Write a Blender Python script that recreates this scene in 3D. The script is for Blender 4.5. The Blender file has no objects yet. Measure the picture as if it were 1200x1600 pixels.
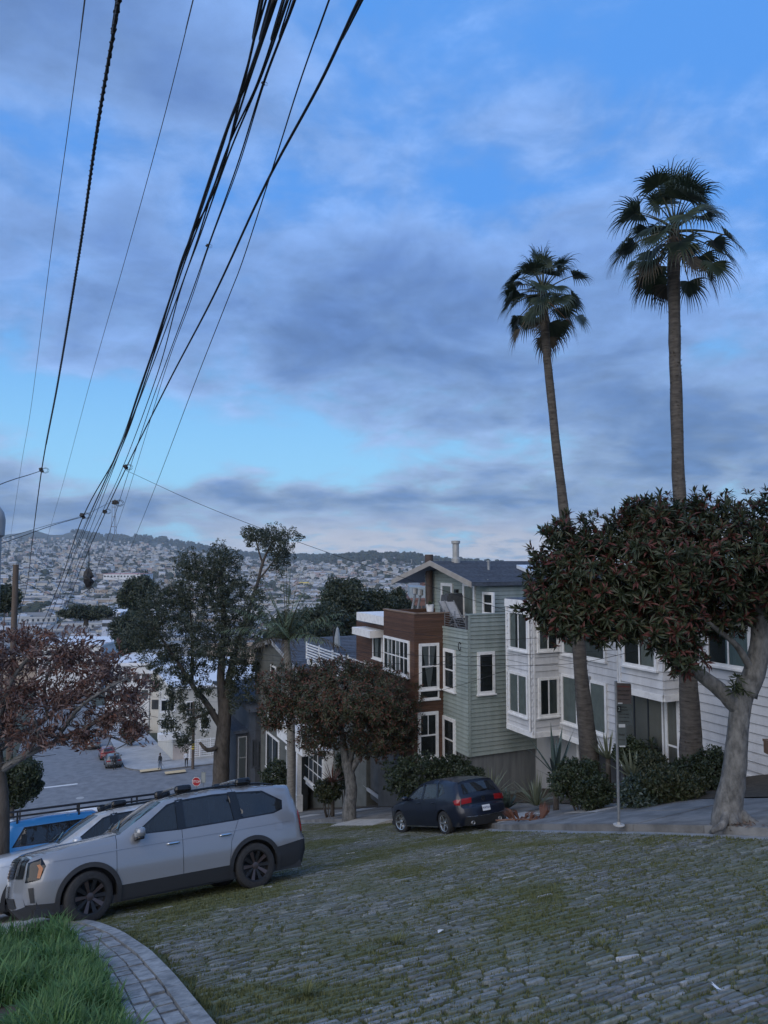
import bpy, bmesh, math, random
from mathutils import Vector, Matrix, noise, geometry, Quaternion
R = math.radians
scene = bpy.context.scene
COL = scene.collection
rnd = random.Random(7)

# ------------------------------------------------------------------ camera
FOC, PITCH = 1120.0, R(3.83)
cam_d = bpy.data.cameras.new('camera'); cam = bpy.data.objects.new('camera', cam_d); COL.objects.link(cam)
cam_d.sensor_fit = 'VERTICAL'; cam_d.sensor_height = 24.0; cam_d.lens = 24.0 * FOC / 1600.0
cam_d.clip_start = 0.1; cam_d.clip_end = 30000
cam.rotation_euler = (R(90) + PITCH, 0, 0)
scene.camera = cam

def at(px, py, d):
    """point seen at photograph pixel px,py lying d metres ahead of the camera"""
    a = (px - 600) / FOC; b = (800 - py) / FOC
    Y = math.cos(PITCH) - b * math.sin(PITCH); Z = math.sin(PITCH) + b * math.cos(PITCH)
    return Vector((a / Y * d, d, Z / Y * d))

# ------------------------------------------------------------------ world, sun, exposure
SUN_EL, SUN_AZ = R(30.0), R(208)      # azimuth clockwise from +Y
scene.view_settings.view_transform = 'Standard'; scene.view_settings.look = 'None'
scene.view_settings.exposure = 0.66; scene.view_settings.gamma = 1.0; scene.view_settings.use_curve_mapping = False
scene.render.engine = 'CYCLES'
cy = scene.cycles
cy.use_denoising = True
cy.max_bounces = 6; cy.diffuse_bounces = 3; cy.glossy_bounces = 3; cy.transmission_bounces = 4
cy.transparent_max_bounces = 12; cy.volume_bounces = 1
cy.sample_clamp_indirect = 4.0

world = bpy.data.worlds.new('World'); scene.world = world; world.use_nodes = True
def make_world():
    nt = world.node_tree; N = nt.nodes; L = nt.links
    N.clear()
    def new(t, **k):
        n = N.new(t)
        for a, b in k.items(): setattr(n, a, b)
        return n
    def put(sock, v):
        if hasattr(v, 'links'): L.new(v, sock)
        else: sock.default_value = v
    def M(op, a, b=0.0, c=0.0, clamp=False):
        n = new('ShaderNodeMath', operation=op); n.use_clamp = clamp
        for i, v in enumerate((a, b, c)): put(n.inputs[i], v)
        return n.outputs[0]
    def VM(op, a, b=None, out=0):
        n = new('ShaderNodeVectorMath', operation=op)
        put(n.inputs[0], a)
        if b is not None: put(n.inputs[1], b)
        return n.outputs[out]
    def mixc(f, a, b):
        n = new('ShaderNodeMix', data_type='RGBA'); put(n.inputs[0], f); put(n.inputs[6], a); put(n.inputs[7], b); return n.outputs[2]
    def sstep(x, lo, hi):
        n = new('ShaderNodeMapRange', interpolation_type='SMOOTHSTEP'); put(n.inputs[0], x); n.inputs[1].default_value = lo; n.inputs[2].default_value = hi; return n.outputs[0]
    def noise_(v, scale, detail, rough, dist=0.0):
        n = new('ShaderNodeTexNoise'); put(n.inputs['Vector'], v)
        n.inputs['Scale'].default_value = scale; n.inputs['Detail'].default_value = detail; n.inputs['Roughness'].default_value = rough; n.inputs['Distortion'].default_value = dist
        return n.outputs['Fac']
    tc = new('ShaderNodeTexCoord'); D = tc.outputs['Generated']
    sky = new('ShaderNodeTexSky', sky_type='NISHITA'); sky.sun_disc = False
    sky.sun_elevation = SUN_EL; sky.sun_rotation = SUN_AZ; sky.altitude = 60; sky.air_density = 1.0; sky.dust_density = 0.35; sky.ozone_density = 3.0
    sep = new('ShaderNodeSeparateXYZ'); L.new(D, sep.inputs[0]); x, y, z = sep.outputs
    zz = M('MAXIMUM', z, 0.0)
    k = M('DIVIDE', 1.0, M('ADD', zz, 0.24))
    cv = new('ShaderNodeCombineXYZ'); L.new(M('MULTIPLY', x, k), cv.inputs[0]); L.new(M('MULTIPLY', y, k), cv.inputs[1])
    P = cv.outputs[0]
    # big soft cloud masses, rags on their edges
    off = VM('ADD', P, (3.7, 1.9, 0.0))
    big = noise_(off, 0.75, 3.0, 0.5, 0.25)
    mid = noise_(VM('MULTIPLY', off, (1.0, 1.0, 1.0)), 3.1, 10.0, 0.56, 0.35)
    fine = noise_(VM('MULTIPLY', off, (1.0, 1.15, 1.0)), 8.0, 8.0, 0.6, 0.25)
    cover = M('ADD', M('MULTIPLY', big, 0.38), M('ADD', M('MULTIPLY', mid, 0.84), M('MULTIPLY', fine, 0.24)))
    # where the real cloud deck was thick and where it had opened: directions in the sky
    wn = new('ShaderNodeTexNoise'); put(wn.inputs['Vector'], P); wn.inputs['Scale'].default_value = 1.6; wn.inputs['Detail'].default_value = 5
    WD = VM('ADD', D, VM('MULTIPLY', VM('SUBTRACT', wn.outputs['Color'], (0.5, 0.5, 0.5)), (0.22, 0.22, 0.10)))
    bias = None
    for (px, py, rx, ry, w) in SKY_BLOBS:
        c = at(px, py, 1.0).normalized()
        dv = VM('SUBTRACT', WD, tuple(c))
        sc = VM('MULTIPLY', dv, (1.0 / rx, 1.0 / rx, 1.0 / ry))
        r2 = VM('DOT_PRODUCT', sc, sc, out=1)
        g = M('MULTIPLY', M('EXPONENT', M('MULTIPLY', r2, -1.0)), w)
        bias = g if bias is None else M('ADD', bias, g)
    cov = M('ADD', cover, bias)
    mask = sstep(cov, 0.51, 0.77)
    thick = sstep(cov, 0.66, 0.98)
    # clear sky
    clear = new('ShaderNodeHueSaturation'); clear.inputs['Saturation'].default_value = SKY_SAT; clear.inputs['Value'].default_value = SKY_VAL
    L.new(sky.outputs[0], clear.inputs['Color'])
    low = sstep(zz, 0.02, 0.42)
    clr = mixc(SKY_MIX, clear.outputs[0], mixc(low, SKY_LOW, SKY_HIGH))
    # cloud colour: pale thin edges, slate undersides, whiter far off over the horizon
    thin = mixc(sstep(zz, 0.0, 0.35), CL_THIN_LOW, CL_THIN)
    dark = mixc(sstep(zz, 0.02, 0.40), CL_DARK_LOW, CL_DARK)
    cc = mixc(thick, thin, dark)
    rag = M('ADD', M('MULTIPLY', M('SUBTRACT', fine, 0.5), 1.3), M('MULTIPLY', M('SUBTRACT', mid, 0.5), 0.9))
    ccv = new('ShaderNodeHueSaturation'); L.new(cc, ccv.inputs['Color']); L.new(M('ADD', 1.0, rag), ccv.inputs['Value'])
    col = mixc(M('MULTIPLY', mask, 0.93), clr, ccv.outputs[0])
    # pale glowing strip of thin cloud low over the west
    band = M('MULTIPLY', M('MULTIPLY', sstep(zz, 0.075, 0.02), sstep(x, -0.36, -0.10)), sstep(M('ADD', M('MULTIPLY', mid, 0.7), M('MULTIPLY', fine, 0.5)), 0.44, 0.66))
    col = mixc(M('MULTIPLY', band, 0.8), col, CL_GLOW)
    gr = mixc(sstep(z, -0.10, -0.01), (0.9, 1.0, 1.2, 1), col)
    bg = new('ShaderNodeBackground'); L.new(gr, bg.inputs[0]); bg.inputs[1].default_value = 0.085
    out = new('ShaderNodeOutputWorld'); L.new(bg.outputs[0], out.inputs[0])
# (pixel the gap or bank is centred on, angular half sizes, weight)
SKY_BLOBS = [(1040, 50, 0.36, 0.17, -0.23), (700, 20, 0.12, 0.12, -0.14), (1190, 420, 0.14, 0.14, -0.15), (620, 330, 0.16, 0.07, -0.14), (480, 180, 0.12, 0.08, -0.05),
             (330, 690, 0.40, 0.050, -0.26), (60, 610, 0.20, 0.06, -0.22), (560, 715, 0.16, 0.03, -0.10), (110, 180, 0.16, 0.05, -0.12),
             (640, 520, 0.34, 0.10, 0.12), (1000, 660, 0.42, 0.09, 0.16), (300, 420, 0.34, 0.10, 0.06),
             (150, 60, 0.35, 0.10, 0.10), (820, 200, 0.22, 0.06, 0.12), (480, 775, 0.40, 0.025, 0.18), (80, 790, 0.25, 0.025, 0.14),
             (760, 30, 0.10, 0.06, 0.10)]
SKY_SAT, SKY_VAL, SKY_MIX = 1.1, 0.6, 0.85
SKY_LOW, SKY_HIGH = (2.7, 6.1, 8.6, 1), (0.80, 2.8, 7.4, 1)
CL_THIN, CL_THIN_LOW = (1.85, 3.2, 6.2, 1), (2.9, 3.8, 5.3, 1)
CL_DARK, CL_DARK_LOW = (0.80, 1.50, 3.35, 1), (0.80, 1.46, 3.0, 1)
CL_GLOW = (5.6, 5.5, 5.6, 1)
make_world()
sun_d = bpy.data.lights.new('sun', 'SUN'); sun = bpy.data.objects.new('sun', sun_d); COL.objects.link(sun)
sun_d.energy = 1.5; sun_d.angle = R(75); sun_d.color = (1.0, 0.90, 0.76)
sd = Vector((math.sin(SUN_AZ) * math.cos(SUN_EL), math.cos(SUN_AZ) * math.cos(SUN_EL), math.sin(SUN_EL)))
sun.rotation_euler = (-sd).to_track_quat('-Z', 'Y').to_euler()

# ------------------------------------------------------------------ materials
MATS = {}
def mat(name, c1, c2=None, scale=6.0, rough=0.8, bump=0.0, bscale=None, metal=0.0, spec=0.5, detail=6, stretch=None, coat=0.0, mix=(0.35, 0.65), object_random=0.0):
    if name in MATS: return MATS[name]
    m = bpy.data.materials.new(name); MATS[name] = m; m.use_nodes = True
    nt = m.node_tree; N = nt.nodes; L = nt.links
    b = N['Principled BSDF']; b.inputs['Roughness'].default_value = rough; b.inputs['Metallic'].default_value = metal
    b.inputs['Specular IOR Level'].default_value = spec; b.inputs['Coat Weight'].default_value = coat; b.inputs['Coat Roughness'].default_value = 0.05
    c1 = tuple(c1) + (1,); b.inputs['Base Color'].default_value = c1
    m.diffuse_color = c1
    if c2 is not None or bump:
        tc = N.new('ShaderNodeTexCoord'); src = tc.outputs['Object']
        if stretch:
            mp = N.new('ShaderNodeMapping'); mp.inputs['Scale'].default_value = stretch; L.new(src, mp.inputs[0]); src = mp.outputs[0]
    if c2 is not None:
        n = N.new('ShaderNodeTexNoise'); L.new(src, n.inputs['Vector']); n.inputs['Scale'].default_value = scale; n.inputs['Detail'].default_value = detail; n.inputs['Roughness'].default_value = 0.62
        r = N.new('ShaderNodeValToRGB'); L.new(n.outputs['Fac'], r.inputs[0])
        r.color_ramp.elements[0].position = mix[0]; r.color_ramp.elements[0].color = c1
        r.color_ramp.elements[1].position = mix[1]; r.color_ramp.elements[1].color = tuple(c2) + (1,)
        colr = r.outputs[0]
        if object_random:
            oi = N.new('ShaderNodeObjectInfo'); h = N.new('ShaderNodeHueSaturation')
            mr = N.new('ShaderNodeMapRange'); mr.inputs[3].default_value = 1 - object_random; mr.inputs[4].default_value = 1 + object_random
            L.new(oi.outputs['Random'], mr.inputs[0]); L.new(mr.outputs[0], h.inputs['Value']); L.new(colr, h.inputs['Color']); colr = h.outputs[0]
        L.new(colr, b.inputs['Base Color'])
    if bump:
        n2 = N.new('ShaderNodeTexNoise'); L.new(src, n2.inputs['Vector']); n2.inputs['Scale'].default_value = bscale or scale * 4; n2.inputs['Detail'].default_value = 8
        bm_ = N.new('ShaderNodeBump'); bm_.inputs['Strength'].default_value = bump; bm_.inputs['Distance'].default_value = 0.02
        L.new(n2.outputs['Fac'], bm_.inputs['Height']); L.new(bm_.outputs[0], b.inputs['Normal'])
    return m

def leaf_mat(name, c1, c2, rough=0.5, trans=0.25):
    """two-tone foliage, each leaf its own shade, a little light coming through"""
    if name in MATS: return MATS[name]
    m = bpy.data.materials.new(name); MATS[name] = m; m.use_nodes = True
    nt = m.node_tree; N = nt.nodes; L = nt.links
    b = N['Principled BSDF']; b.inputs['Roughness'].default_value = rough
    g = N.new('ShaderNodeNewGeometry'); r = N.new('ShaderNodeValToRGB'); L.new(g.outputs['Random Per Island'], r.inputs[0])
    r.color_ramp.elements[0].color = tuple(c1) + (1,); r.color_ramp.elements[1].color = tuple(c2) + (1,)
    L.new(r.outputs[0], b.inputs['Base Color'])
    t = N.new('ShaderNodeBsdfTranslucent'); L.new(r.outputs[0], t.inputs[0])
    mx = N.new('ShaderNodeMixShader'); mx.inputs[0].default_value = trans
    L.new(b.outputs[0], mx.inputs[1]); L.new(t.outputs[0], mx.inputs[2]); L.new(mx.outputs[0], N['Material Output'].inputs[0])
    m.diffuse_color = tuple(c1) + (1,)
    return m

def glass_mat(name, tint=(0.02, 0.03, 0.035), clear=0.3, rough=0.02, tr=(0.75, 0.82, 0.85, 1)):
    if name in MATS: return MATS[name]
    m = bpy.data.materials.new(name); MATS[name] = m; m.use_nodes = True
    nt = m.node_tree; N = nt.nodes; L = nt.links
    b = N['Principled BSDF']; b.inputs['Base Color'].default_value = tuple(tint) + (1,); b.inputs['Roughness'].default_value = rough
    b.inputs['Specular IOR Level'].default_value = 0.7
    t = N.new('ShaderNodeBsdfTransparent'); t.inputs[0].default_value = tr
    fr = N.new('ShaderNodeFresnel'); fr.inputs[0].default_value = 1.6
    s = N.new('ShaderNodeMath'); s.operation = 'SUBTRACT'; s.inputs[0].default_value = clear; L.new(fr.outputs[0], s.inputs[1]); s.use_clamp = True
    mx = N.new('ShaderNodeMixShader'); L.new(s.outputs[0], mx.inputs[0]); L.new(b.outputs[0], mx.inputs[1]); L.new(t.outputs[0], mx.inputs[2])
    L.new(mx.outputs[0], N['Material Output'].inputs[0])
    return m

# ------------------------------------------------------------------ mesh collecting
class MB:
    def __init__(s): s.v = []; s.f = []; s.m = []; s.mi = 0
    def add(s, vs, fs, mi=None):
        o = len(s.v); s.v.extend([tuple(p) for p in vs])
        for f in fs: s.f.append(tuple(i + o for i in f)); s.m.append(s.mi if mi is None else mi)
        return s
    def box(s, c, d, rot=None, mi=None, taper=1.0):
        hx, hy, hz = d[0] / 2, d[1] / 2, d[2] / 2
        pts = [Vector((sx * hx * (taper if sz > 0 else 1), sy * hy * (taper if sz > 0 else 1), sz * hz)) for sz in (-1, 1) for sy in (-1, 1) for sx in (-1, 1)]
        if rot is not None: pts = [rot @ p for p in pts]
        c = Vector(c)
        return s.add([p + c for p in pts], [(0, 2, 3, 1), (4, 5, 7, 6), (0, 1, 5, 4), (2, 6, 7, 3), (0, 4, 6, 2), (1, 3, 7, 5)], mi)
    def span(s, a, b, mi=None):
        return s.box([(a[i] + b[i]) / 2 for i in range(3)], [abs(b[i] - a[i]) for i in range(3)], mi=mi)
    def quad(s, a, b, c, d, mi=None): return s.add([a, b, c, d], [(0, 1, 2, 3)], mi)
    def bar(s, a, b, w, h=None, mi=None, up=Vector((0, 0, 1))):
        a = Vector(a); b = Vector(b); h = h or w; t = (b - a); l = t.length
        if l < 1e-6: return s
        t /= l
        sd_ = t.cross(up)
        if sd_.length < 1e-4: sd_ = Vector((1, 0, 0))
        sd_.normalize(); u_ = sd_.cross(t)
        pts = []
        for e in (a, b):
            for i, j in ((-1, -1), (1, -1), (1, 1), (-1, 1)): pts.append(e + sd_ * (i * w / 2) + u_ * (j * h / 2))
        return s.add(pts, [(3, 2, 1, 0), (4, 5, 6, 7), (0, 1, 5, 4), (1, 2, 6, 5), (2, 3, 7, 6), (3, 0, 4, 7)], mi)
    def tube(s, pts, rad, n=8, caps=True, mi=None, jit=0.0):
        pts = [Vector(p) for p in pts]
        if not hasattr(rad, '__len__'): rad = [rad] * len(pts)
        vs = []; prev = None
        for i, p in enumerate(pts):
            t = (pts[min(i + 1, len(pts) - 1)] - pts[max(i - 1, 0)]).normalized()
            if prev is None:
                a = t.orthogonal().normalized()
            else:
                a = (prev - t * prev.dot(t))
                a = a.normalized() if a.length > 1e-5 else t.orthogonal().normalized()
            prev = a; b = t.cross(a)
            for j in range(n):
                an = 2 * math.pi * j / n; r = rad[i] * (1 + (rnd.uniform(-jit, jit) if jit else 0))
                vs.append(p + (a * math.cos(an) + b * math.sin(an)) * r)
        fs = [(i * n + j, i * n + (j + 1) % n, (i + 1) * n + (j + 1) % n, (i + 1) * n + j) for i in range(len(pts) - 1) for j in range(n)]
        if caps: fs.append(tuple(range(n))[::-1]); fs.append(tuple(range((len(pts) - 1) * n, len(pts) * n)))
        return s.add(vs, fs, mi)
    def lathe(s, prof, n=24, M_=None, mi=None, closed=False):
        """profile of (radius, height) turned about z, placed by matrix M_"""
        vs = []
        for r, h in prof:
            for j in range(n):
                a = 2 * math.pi * j / n; p = Vector((r * math.cos(a), r * math.sin(a), h)); vs.append(M_ @ p if M_ else p)
        k = len(prof); fs = []
        for i in range(k if closed else k - 1):
            i2 = (i + 1) % k
            for j in range(n): fs.append((i * n + j, i * n + (j + 1) % n, i2 * n + (j + 1) % n, i2 * n + j))
        return s.add(vs, fs, mi)
    def prism(s, poly, a, b, mi=None):
        """poly: 2D points mapped by a(p) and b(p) to the two end faces"""
        n = len(poly); vs = [a(p) for p in poly] + [b(p) for p in poly]
        fs = [tuple(range(n))[::-1], tuple(range(n, 2 * n))] + [(i, (i + 1) % n, (i + 1) % n + n, i + n) for i in range(n)]
        return s.add(vs, fs, mi)
    def grid(s, fn, nu, nv, mi=None, flip=False):
        vs = [fn(i / nu, j / nv) for i in range(nu + 1) for j in range(nv + 1)]
        fs = []
        for i in range(nu):
            for j in range(nv):
                q = (i * (nv + 1) + j, (i + 1) * (nv + 1) + j, (i + 1) * (nv + 1) + j + 1, i * (nv + 1) + j + 1)
                fs.append(q[::-1] if flip else q)
        return s.add(vs, fs, mi)
    def mesh(s, name, mats, smooth=False, fix=False):
        me = bpy.data.meshes.new(name); me.from_pydata(s.v, [], s.f)
        if not isinstance(mats, (list, tuple)): mats = [mats]
        for m in mats: me.materials.append(m)
        if len(mats) > 1: me.polygons.foreach_set('material_index', s.m)
        if fix:
            bm = bmesh.new(); bm.from_mesh(me); bmesh.ops.recalc_face_normals(bm, faces=bm.faces); bm.to_mesh(me); bm.free()
        if smooth is True: me.polygons.foreach_set('use_smooth', [True] * len(me.polygons))
        elif smooth:
            me.polygons.foreach_set('use_smooth', [True] * len(me.polygons)); me.set_sharp_from_angle(angle=R(smooth))
        me.update()
        return me
    def build(s, name, mats, parent=None, smooth=False, kind=None, label=None, fix=False):
        return link(name, s.mesh(name, mats, smooth, fix), parent, kind, label)

def link(name, me, parent=None, kind=None, label=None, mtx=None):
    o = bpy.data.objects.new(name, me); COL.objects.link(o)
    if parent is not None: o.parent = parent
    if kind: o['kind'] = kind
    if label: o['label'] = label
    if mtx is not None: o.matrix_basis = mtx
    return o
def tag(o, label, cat, group=None):
    o['label'] = label; o['category'] = cat
    if group: o['group'] = group
    return o
def empty(name, label, cat, loc=(0, 0, 0), group=None, mtx=None):
    o = bpy.data.objects.new(name, None); COL.objects.link(o); o.empty_display_size = 0.3
    if mtx is not None: o.matrix_basis = mtx
    else: o.location = loc
    if label: tag(o, label, cat, group)
    return o
def part_empty(name, parent, loc=(0, 0, 0), rot=(0, 0, 0)):
    o = bpy.data.objects.new(name, None); COL.objects.link(o); o.parent = parent; o.location = loc; o.rotation_euler = rot; o.empty_display_size = 0.1
    return o
def copy_tree(o, parent=None):
    c = o.copy(); COL.objects.link(c); c.parent = parent
    for ch in list(o.children): copy_tree(ch, c)
    return c
def structure(name, mb, mats, smooth=False): return mb.build(name, mats, None, smooth, 'structure')

# ------------------------------------------------------------------ the lie of the land
# the street falls straight away from the camera to an intersection; U runs down it, NN across it to the far kerb
U = Vector((-0.41, 0.912, 0)).normalized(); NN = Vector((U.y, -U.x, 0))
PROF = [(-40, 10), (0, -2.05), (4.5, -3.38), (12.5, -5.70), (18, -7.67), (29.4, -11.1), (60, -20.9), (69, -22.9), (86, -23.3), (140, -29), (300, -44), (700, -52), (1400, -52)]
def zprof(s):
    if s <= PROF[0][0]: return PROF[0][1]
    for (a, za), (b, zb) in zip(PROF, PROF[1:]):
        if s <= b: return za + (zb - za) * (s - a) / (b - a)
    return PROF[-1][1]
def smprof(s):
    w = 1.5
    return sum(zprof(s + k * w / 2) for k in (-2, -1, 0, 1, 2)) / 5
def SN(x, y): return x * U.x + y * U.y, x * NN.x + y * NN.y
def XY(s, n): return U * s + NN * n
def ground(x, y):
    s, n = SN(x, y); return smprof(s)
def on(s, n, dz=0.0):
    p = XY(s, n); return Vector((p.x, p.y, smprof(s) + dz))
def drop(px, py, d0=2.0, d1=130.0, dz=0.0):
    """where the ray through a pixel meets the ground"""
    lo = d0; d = d0
    while d < d1:
        p = at(px, py, d)
        if p.z < ground(p.x, p.y) + dz:
            return p
        d += 0.05
    return at(px, py, d1)
def interp(tbl, x):
    if x <= tbl[0][0]: return tbl[0][1]
    for (a, va), (b, vb) in zip(tbl, tbl[1:]):
        if x <= b: return va + (vb - va) * (x - a) / (b - a)
    return tbl[-1][1]
# kerbs as distance across the street (n) at each distance down it (s)
KERB_R = [(-8, 10.7), (8.4, 10.66), (9.7, 10.6), (12.5, 10.2), (16, 10.7), (19.5, 11.8), (23, 11.8), (28, 10.8), (34, 10.3), (70, 10.0), (130, 10.0)]
KERB_L = [(-8, 1.5), (4.5, 1.3), (8, 1.2), (9.4, 1.12), (11, 0.92), (12.4, 0.65), (13.5, 0.3), (15, -0.1), (18, -0.5), (66, -0.6), (130, -0.6)]
def kr(s): return interp(KERB_R, s)
def kl(s): return interp(KERB_L, s)
# ------------------------------------------------------------------ setting
ASPH = mat('asphalt', (0.14, 0.147, 0.158), (0.21, 0.217, 0.228), 1.2, 0.85, 0.25, 60)
CONC = mat('concrete', (0.095, 0.095, 0.092), (0.225, 0.22, 0.21), 1.7, 0.9, 0.4, 40, object_random=0.16, detail=10, mix=(.28, .62))
CONC_PALE = mat('pale_concrete', (0.36, 0.36, 0.35), (0.47, 0.46, 0.44), 3.0, 0.9, 0.25, 40)
CONC_DARK = mat('dark_concrete', (0.11, 0.115, 0.12), (0.19, 0.19, 0.19), 3.0, 0.9, 0.3, 30)
SOIL = mat('soil', (0.035, 0.028, 0.02), (0.075, 0.06, 0.042), 5, 0.95, 0.6, 25)
EARTH = mat('hillside', (0.035, 0.045, 0.028), (0.075, 0.08, 0.055), 0.01, 0.95, detail=10)
BED = mat('cobble_bed', (0.05, 0.058, 0.025), (0.115, 0.13, 0.055), 1.2, 0.95, 0.6, 60)
PAINT_W = mat('road_paint', (0.55, 0.55, 0.54), (0.72, 0.72, 0.70), 6, 0.7)

# -- terrain out to the hills: ridges of the city's west side
RIDGE = [(-300, 845), (-100, 838), (0, 833), (30, 830), (52, 825), (78, 834), (98, 834), (116, 828), (140, 834), (170, 837), (215, 838), (262, 842), (300, 850),
         (330, 856), (380, 864), (440, 868), (500, 869), (540, 870), (572, 866), (610, 866), (650, 869), (690, 875), (760, 880), (900, 884), (1400, 886)]
def ridge_d(px): return 4300 if px < 430 else (2600 if px > 545 else 4300 + (2600 - 4300) * (px - 430) / 115)
def ridge_z(px, d):
    py = interp(RIDGE, px); return at(px, py, d).z
def terrain(x, y):
    d = math.hypot(x, y)
    if y <= 0 or d < 250: base = ground(x, y); 
    else: base = None
    g = ground(x, y)
    if y > 0 and d > 250:
        px = 600 + FOC * x / y / math.cos(0)
        px = max(-300, min(1400, px))
        dr = ridge_d(px); zr = ridge_z(px, dr) - 6
        t = (y - 900) / (dr - 900)
        if t <= 0: far = -52
        elif t <= 1: far = -52 + (zr + 52) * (0.75 * t + 0.25 * t * t)
        else: far = zr - (t - 1) * 40
        if d > 400 and 0 < t: far += 9 * noise.noise(Vector((x / 300, y / 300, 0.3))) * min(1, t * 4) * (1 if t < 0.9 else 0.3)
        w = min(1, max(0, (d - 250) / 250)); return g * (1 - w) + far * w
    s, n = SN(x, y)
    if s < 0: return max(g, 0) if False else min(g, 9)
    return g
def make_terrain():
    mb = MB(); rings = [0, 3, 6, 9, 12, 15, 18, 21, 25, 29, 34, 40, 47, 54, 61, 66, 72, 80, 90, 110, 135, 165, 200, 250, 310, 380, 470, 580, 700, 850, 1000, 1200, 1450, 1700, 2000, 2300, 2600, 2900, 3250, 3600, 3950, 4300, 4700, 5200]
    angs = []
    a = -180
    while a < 180:
        angs.append(a); a += (0.3 if -34 <= a < 8 else (0.75 if -37 <= a < 40 else 12))
    n = len(angs); vs = []; fs = []
    for r in rings:
        for a in angs:
            x, y = r * math.sin(R(a)), r * math.cos(R(a)); vs.append((x, y, terrain(x, y) - (0.15 if r < 30 else (0.7 if r < 175 else 0))))
    for i in range(len(rings) - 1):
        for j in range(n): fs.append((i * n + j, i * n + (j + 1) % n, (i + 1) * n + (j + 1) % n, (i + 1) * n + j)[::-1])
    mb.add(vs, fs); return structure('terrain', mb, EARTH, smooth=True)
make_terrain()

def strip(fn_lo, fn_hi, s0, s1, ds, dz, across=6, side=None):
    """sheet of ground between two across-street limits"""
    mb = MB(); k = max(1, int(round((s1 - s0) / ds)))
    def p(a, b):
        s = s0 + (s1 - s0) * a; n = fn_lo(s) + (fn_hi(s) - fn_lo(s)) * b; return on(s, n, dz(s, n) if callable(dz) else dz)
    mb.grid(p, k, across, flip=False)
    return mb
COB_END = 31.0
street = structure('street', strip(kl, kr, -8, COB_END, 0.6, -0.004), BED)
road = structure('road', strip(kl, kr, COB_END, 69, 1.0, 0.0), ASPH)
junction = structure('junction_road', strip(lambda s: -70, lambda s: 80, 69, 88.0, 1.0, -0.006, 30), ASPH)
road2 = structure('lower_road', strip(lambda s: -4.6, lambda s: 7.2, 83.2, 250, 2.0, 0.0), ASPH)

def lines_on_road():
    mb = MB()
    for (sa, na, sb, nb, w) in [(82.6, -4.2, 82.6, 2.2, 0.4)]:
        a = on(sa, na, 0.004); b = on(sb, nb, 0.004); t = (b - a).normalized(); sd_ = t.cross(Vector((0, 0, 1))).normalized() * w / 2
        k = 14
        for i in range(k):
            p, q = a.lerp(b, i / k), a.lerp(b, (i + 1) / k)
            for v in (p, q):
                s, n = SN(v.x, v.y); v.z = smprof(s) + 0.006
            mb.quad(p - sd_, p + sd_, q + sd_, q - sd_)
    return mb.build('road_marking', PAINT_W, junction)
lines_on_road()
mh = MB(); p_ = drop(125, 1247); s_, n_ = SN(p_.x, p_.y); q_ = on(s_, n_, 0)
mh.lathe([(0.01, 0.012), (0.30, 0.012), (0.34, 0.010), (0.37, 0.012), (0.38, 0.001)], 24, Matrix.Translation(q_))
tag(mh.build('manhole_cover', mat('manhole_iron', (0.30, 0.30, 0.29), (0.38, 0.38, 0.37), 20, 0.6), None), 'round pale manhole cover set in the road of the lower crossing', 'manhole cover')

# -- setts: the street is paved row by row, each stone its own
def stone_mat(name, lo, hi, moss):
    """each sett its own shade, mottled, with moss creeping over it in patches"""
    m = mat(name, lo, hi, 14.0, 0.78, 0.55, 60, mix=(.3, .7)); nt = m.node_tree; N = nt.nodes; L = nt.links; b = N['Principled BSDF']; base = b.inputs['Base Color'].links[0].from_socket
    g = N.new('ShaderNodeNewGeometry'); oi = N.new('ShaderNodeObjectInfo'); ad = N.new('ShaderNodeMath'); ad.operation = 'ADD'; L.new(g.outputs['Random Per Island'], ad.inputs[0]); L.new(oi.outputs['Random'], ad.inputs[1]); fr = N.new('ShaderNodeMath'); fr.operation = 'FRACT'; L.new(ad.outputs[0], fr.inputs[0])
    mr = N.new('ShaderNodeMapRange'); mr.inputs[3].default_value = .62; mr.inputs[4].default_value = 1.45; L.new(fr.outputs[0], mr.inputs[0]); h = N.new('ShaderNodeHueSaturation'); L.new(mr.outputs[0], h.inputs['Value']); L.new(base, h.inputs['Color'])
    n1 = N.new('ShaderNodeTexNoise'); n1.inputs['Scale'].default_value = .55; n1.inputs['Detail'].default_value = 9; n1.inputs['Roughness'].default_value = .72; L.new(g.outputs['Position'], n1.inputs['Vector']); n2 = N.new('ShaderNodeTexNoise'); n2.inputs['Scale'].default_value = 22; n2.inputs['Detail'].default_value = 4; L.new(g.outputs['Position'], n2.inputs['Vector'])
    s = N.new('ShaderNodeMath'); s.operation = 'MULTIPLY_ADD'; L.new(n2.outputs['Fac'], s.inputs[0]); s.inputs[1].default_value = .35; L.new(n1.outputs['Fac'], s.inputs[2]); mm = N.new('ShaderNodeMapRange'); mm.inputs[1].default_value = .57 - moss; mm.inputs[2].default_value = .82 - moss; mm.inputs[4].default_value = .66; L.new(s.outputs[0], mm.inputs[0])
    mx = N.new('ShaderNodeMix'); mx.data_type = 'RGBA'; L.new(mm.outputs[0], mx.inputs[0]); L.new(h.outputs[0], mx.inputs[6]); mx.inputs[7].default_value = (.10, .115, .045, 1); L.new(mx.outputs[2], b.inputs['Base Color']); return m
STONE = [stone_mat('sett_basalt', (0.08, 0.088, 0.092), (0.18, 0.19, 0.195), .05), stone_mat('sett_slate', (0.12, 0.13, 0.135), (0.25, 0.26, 0.265), .02), stone_mat('sett_mossy', (0.08, 0.09, 0.065), (0.15, 0.16, 0.12), .12), stone_mat('sett_pale', (0.26, 0.27, 0.275), (0.36, 0.365, 0.36), -.12)]
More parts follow.
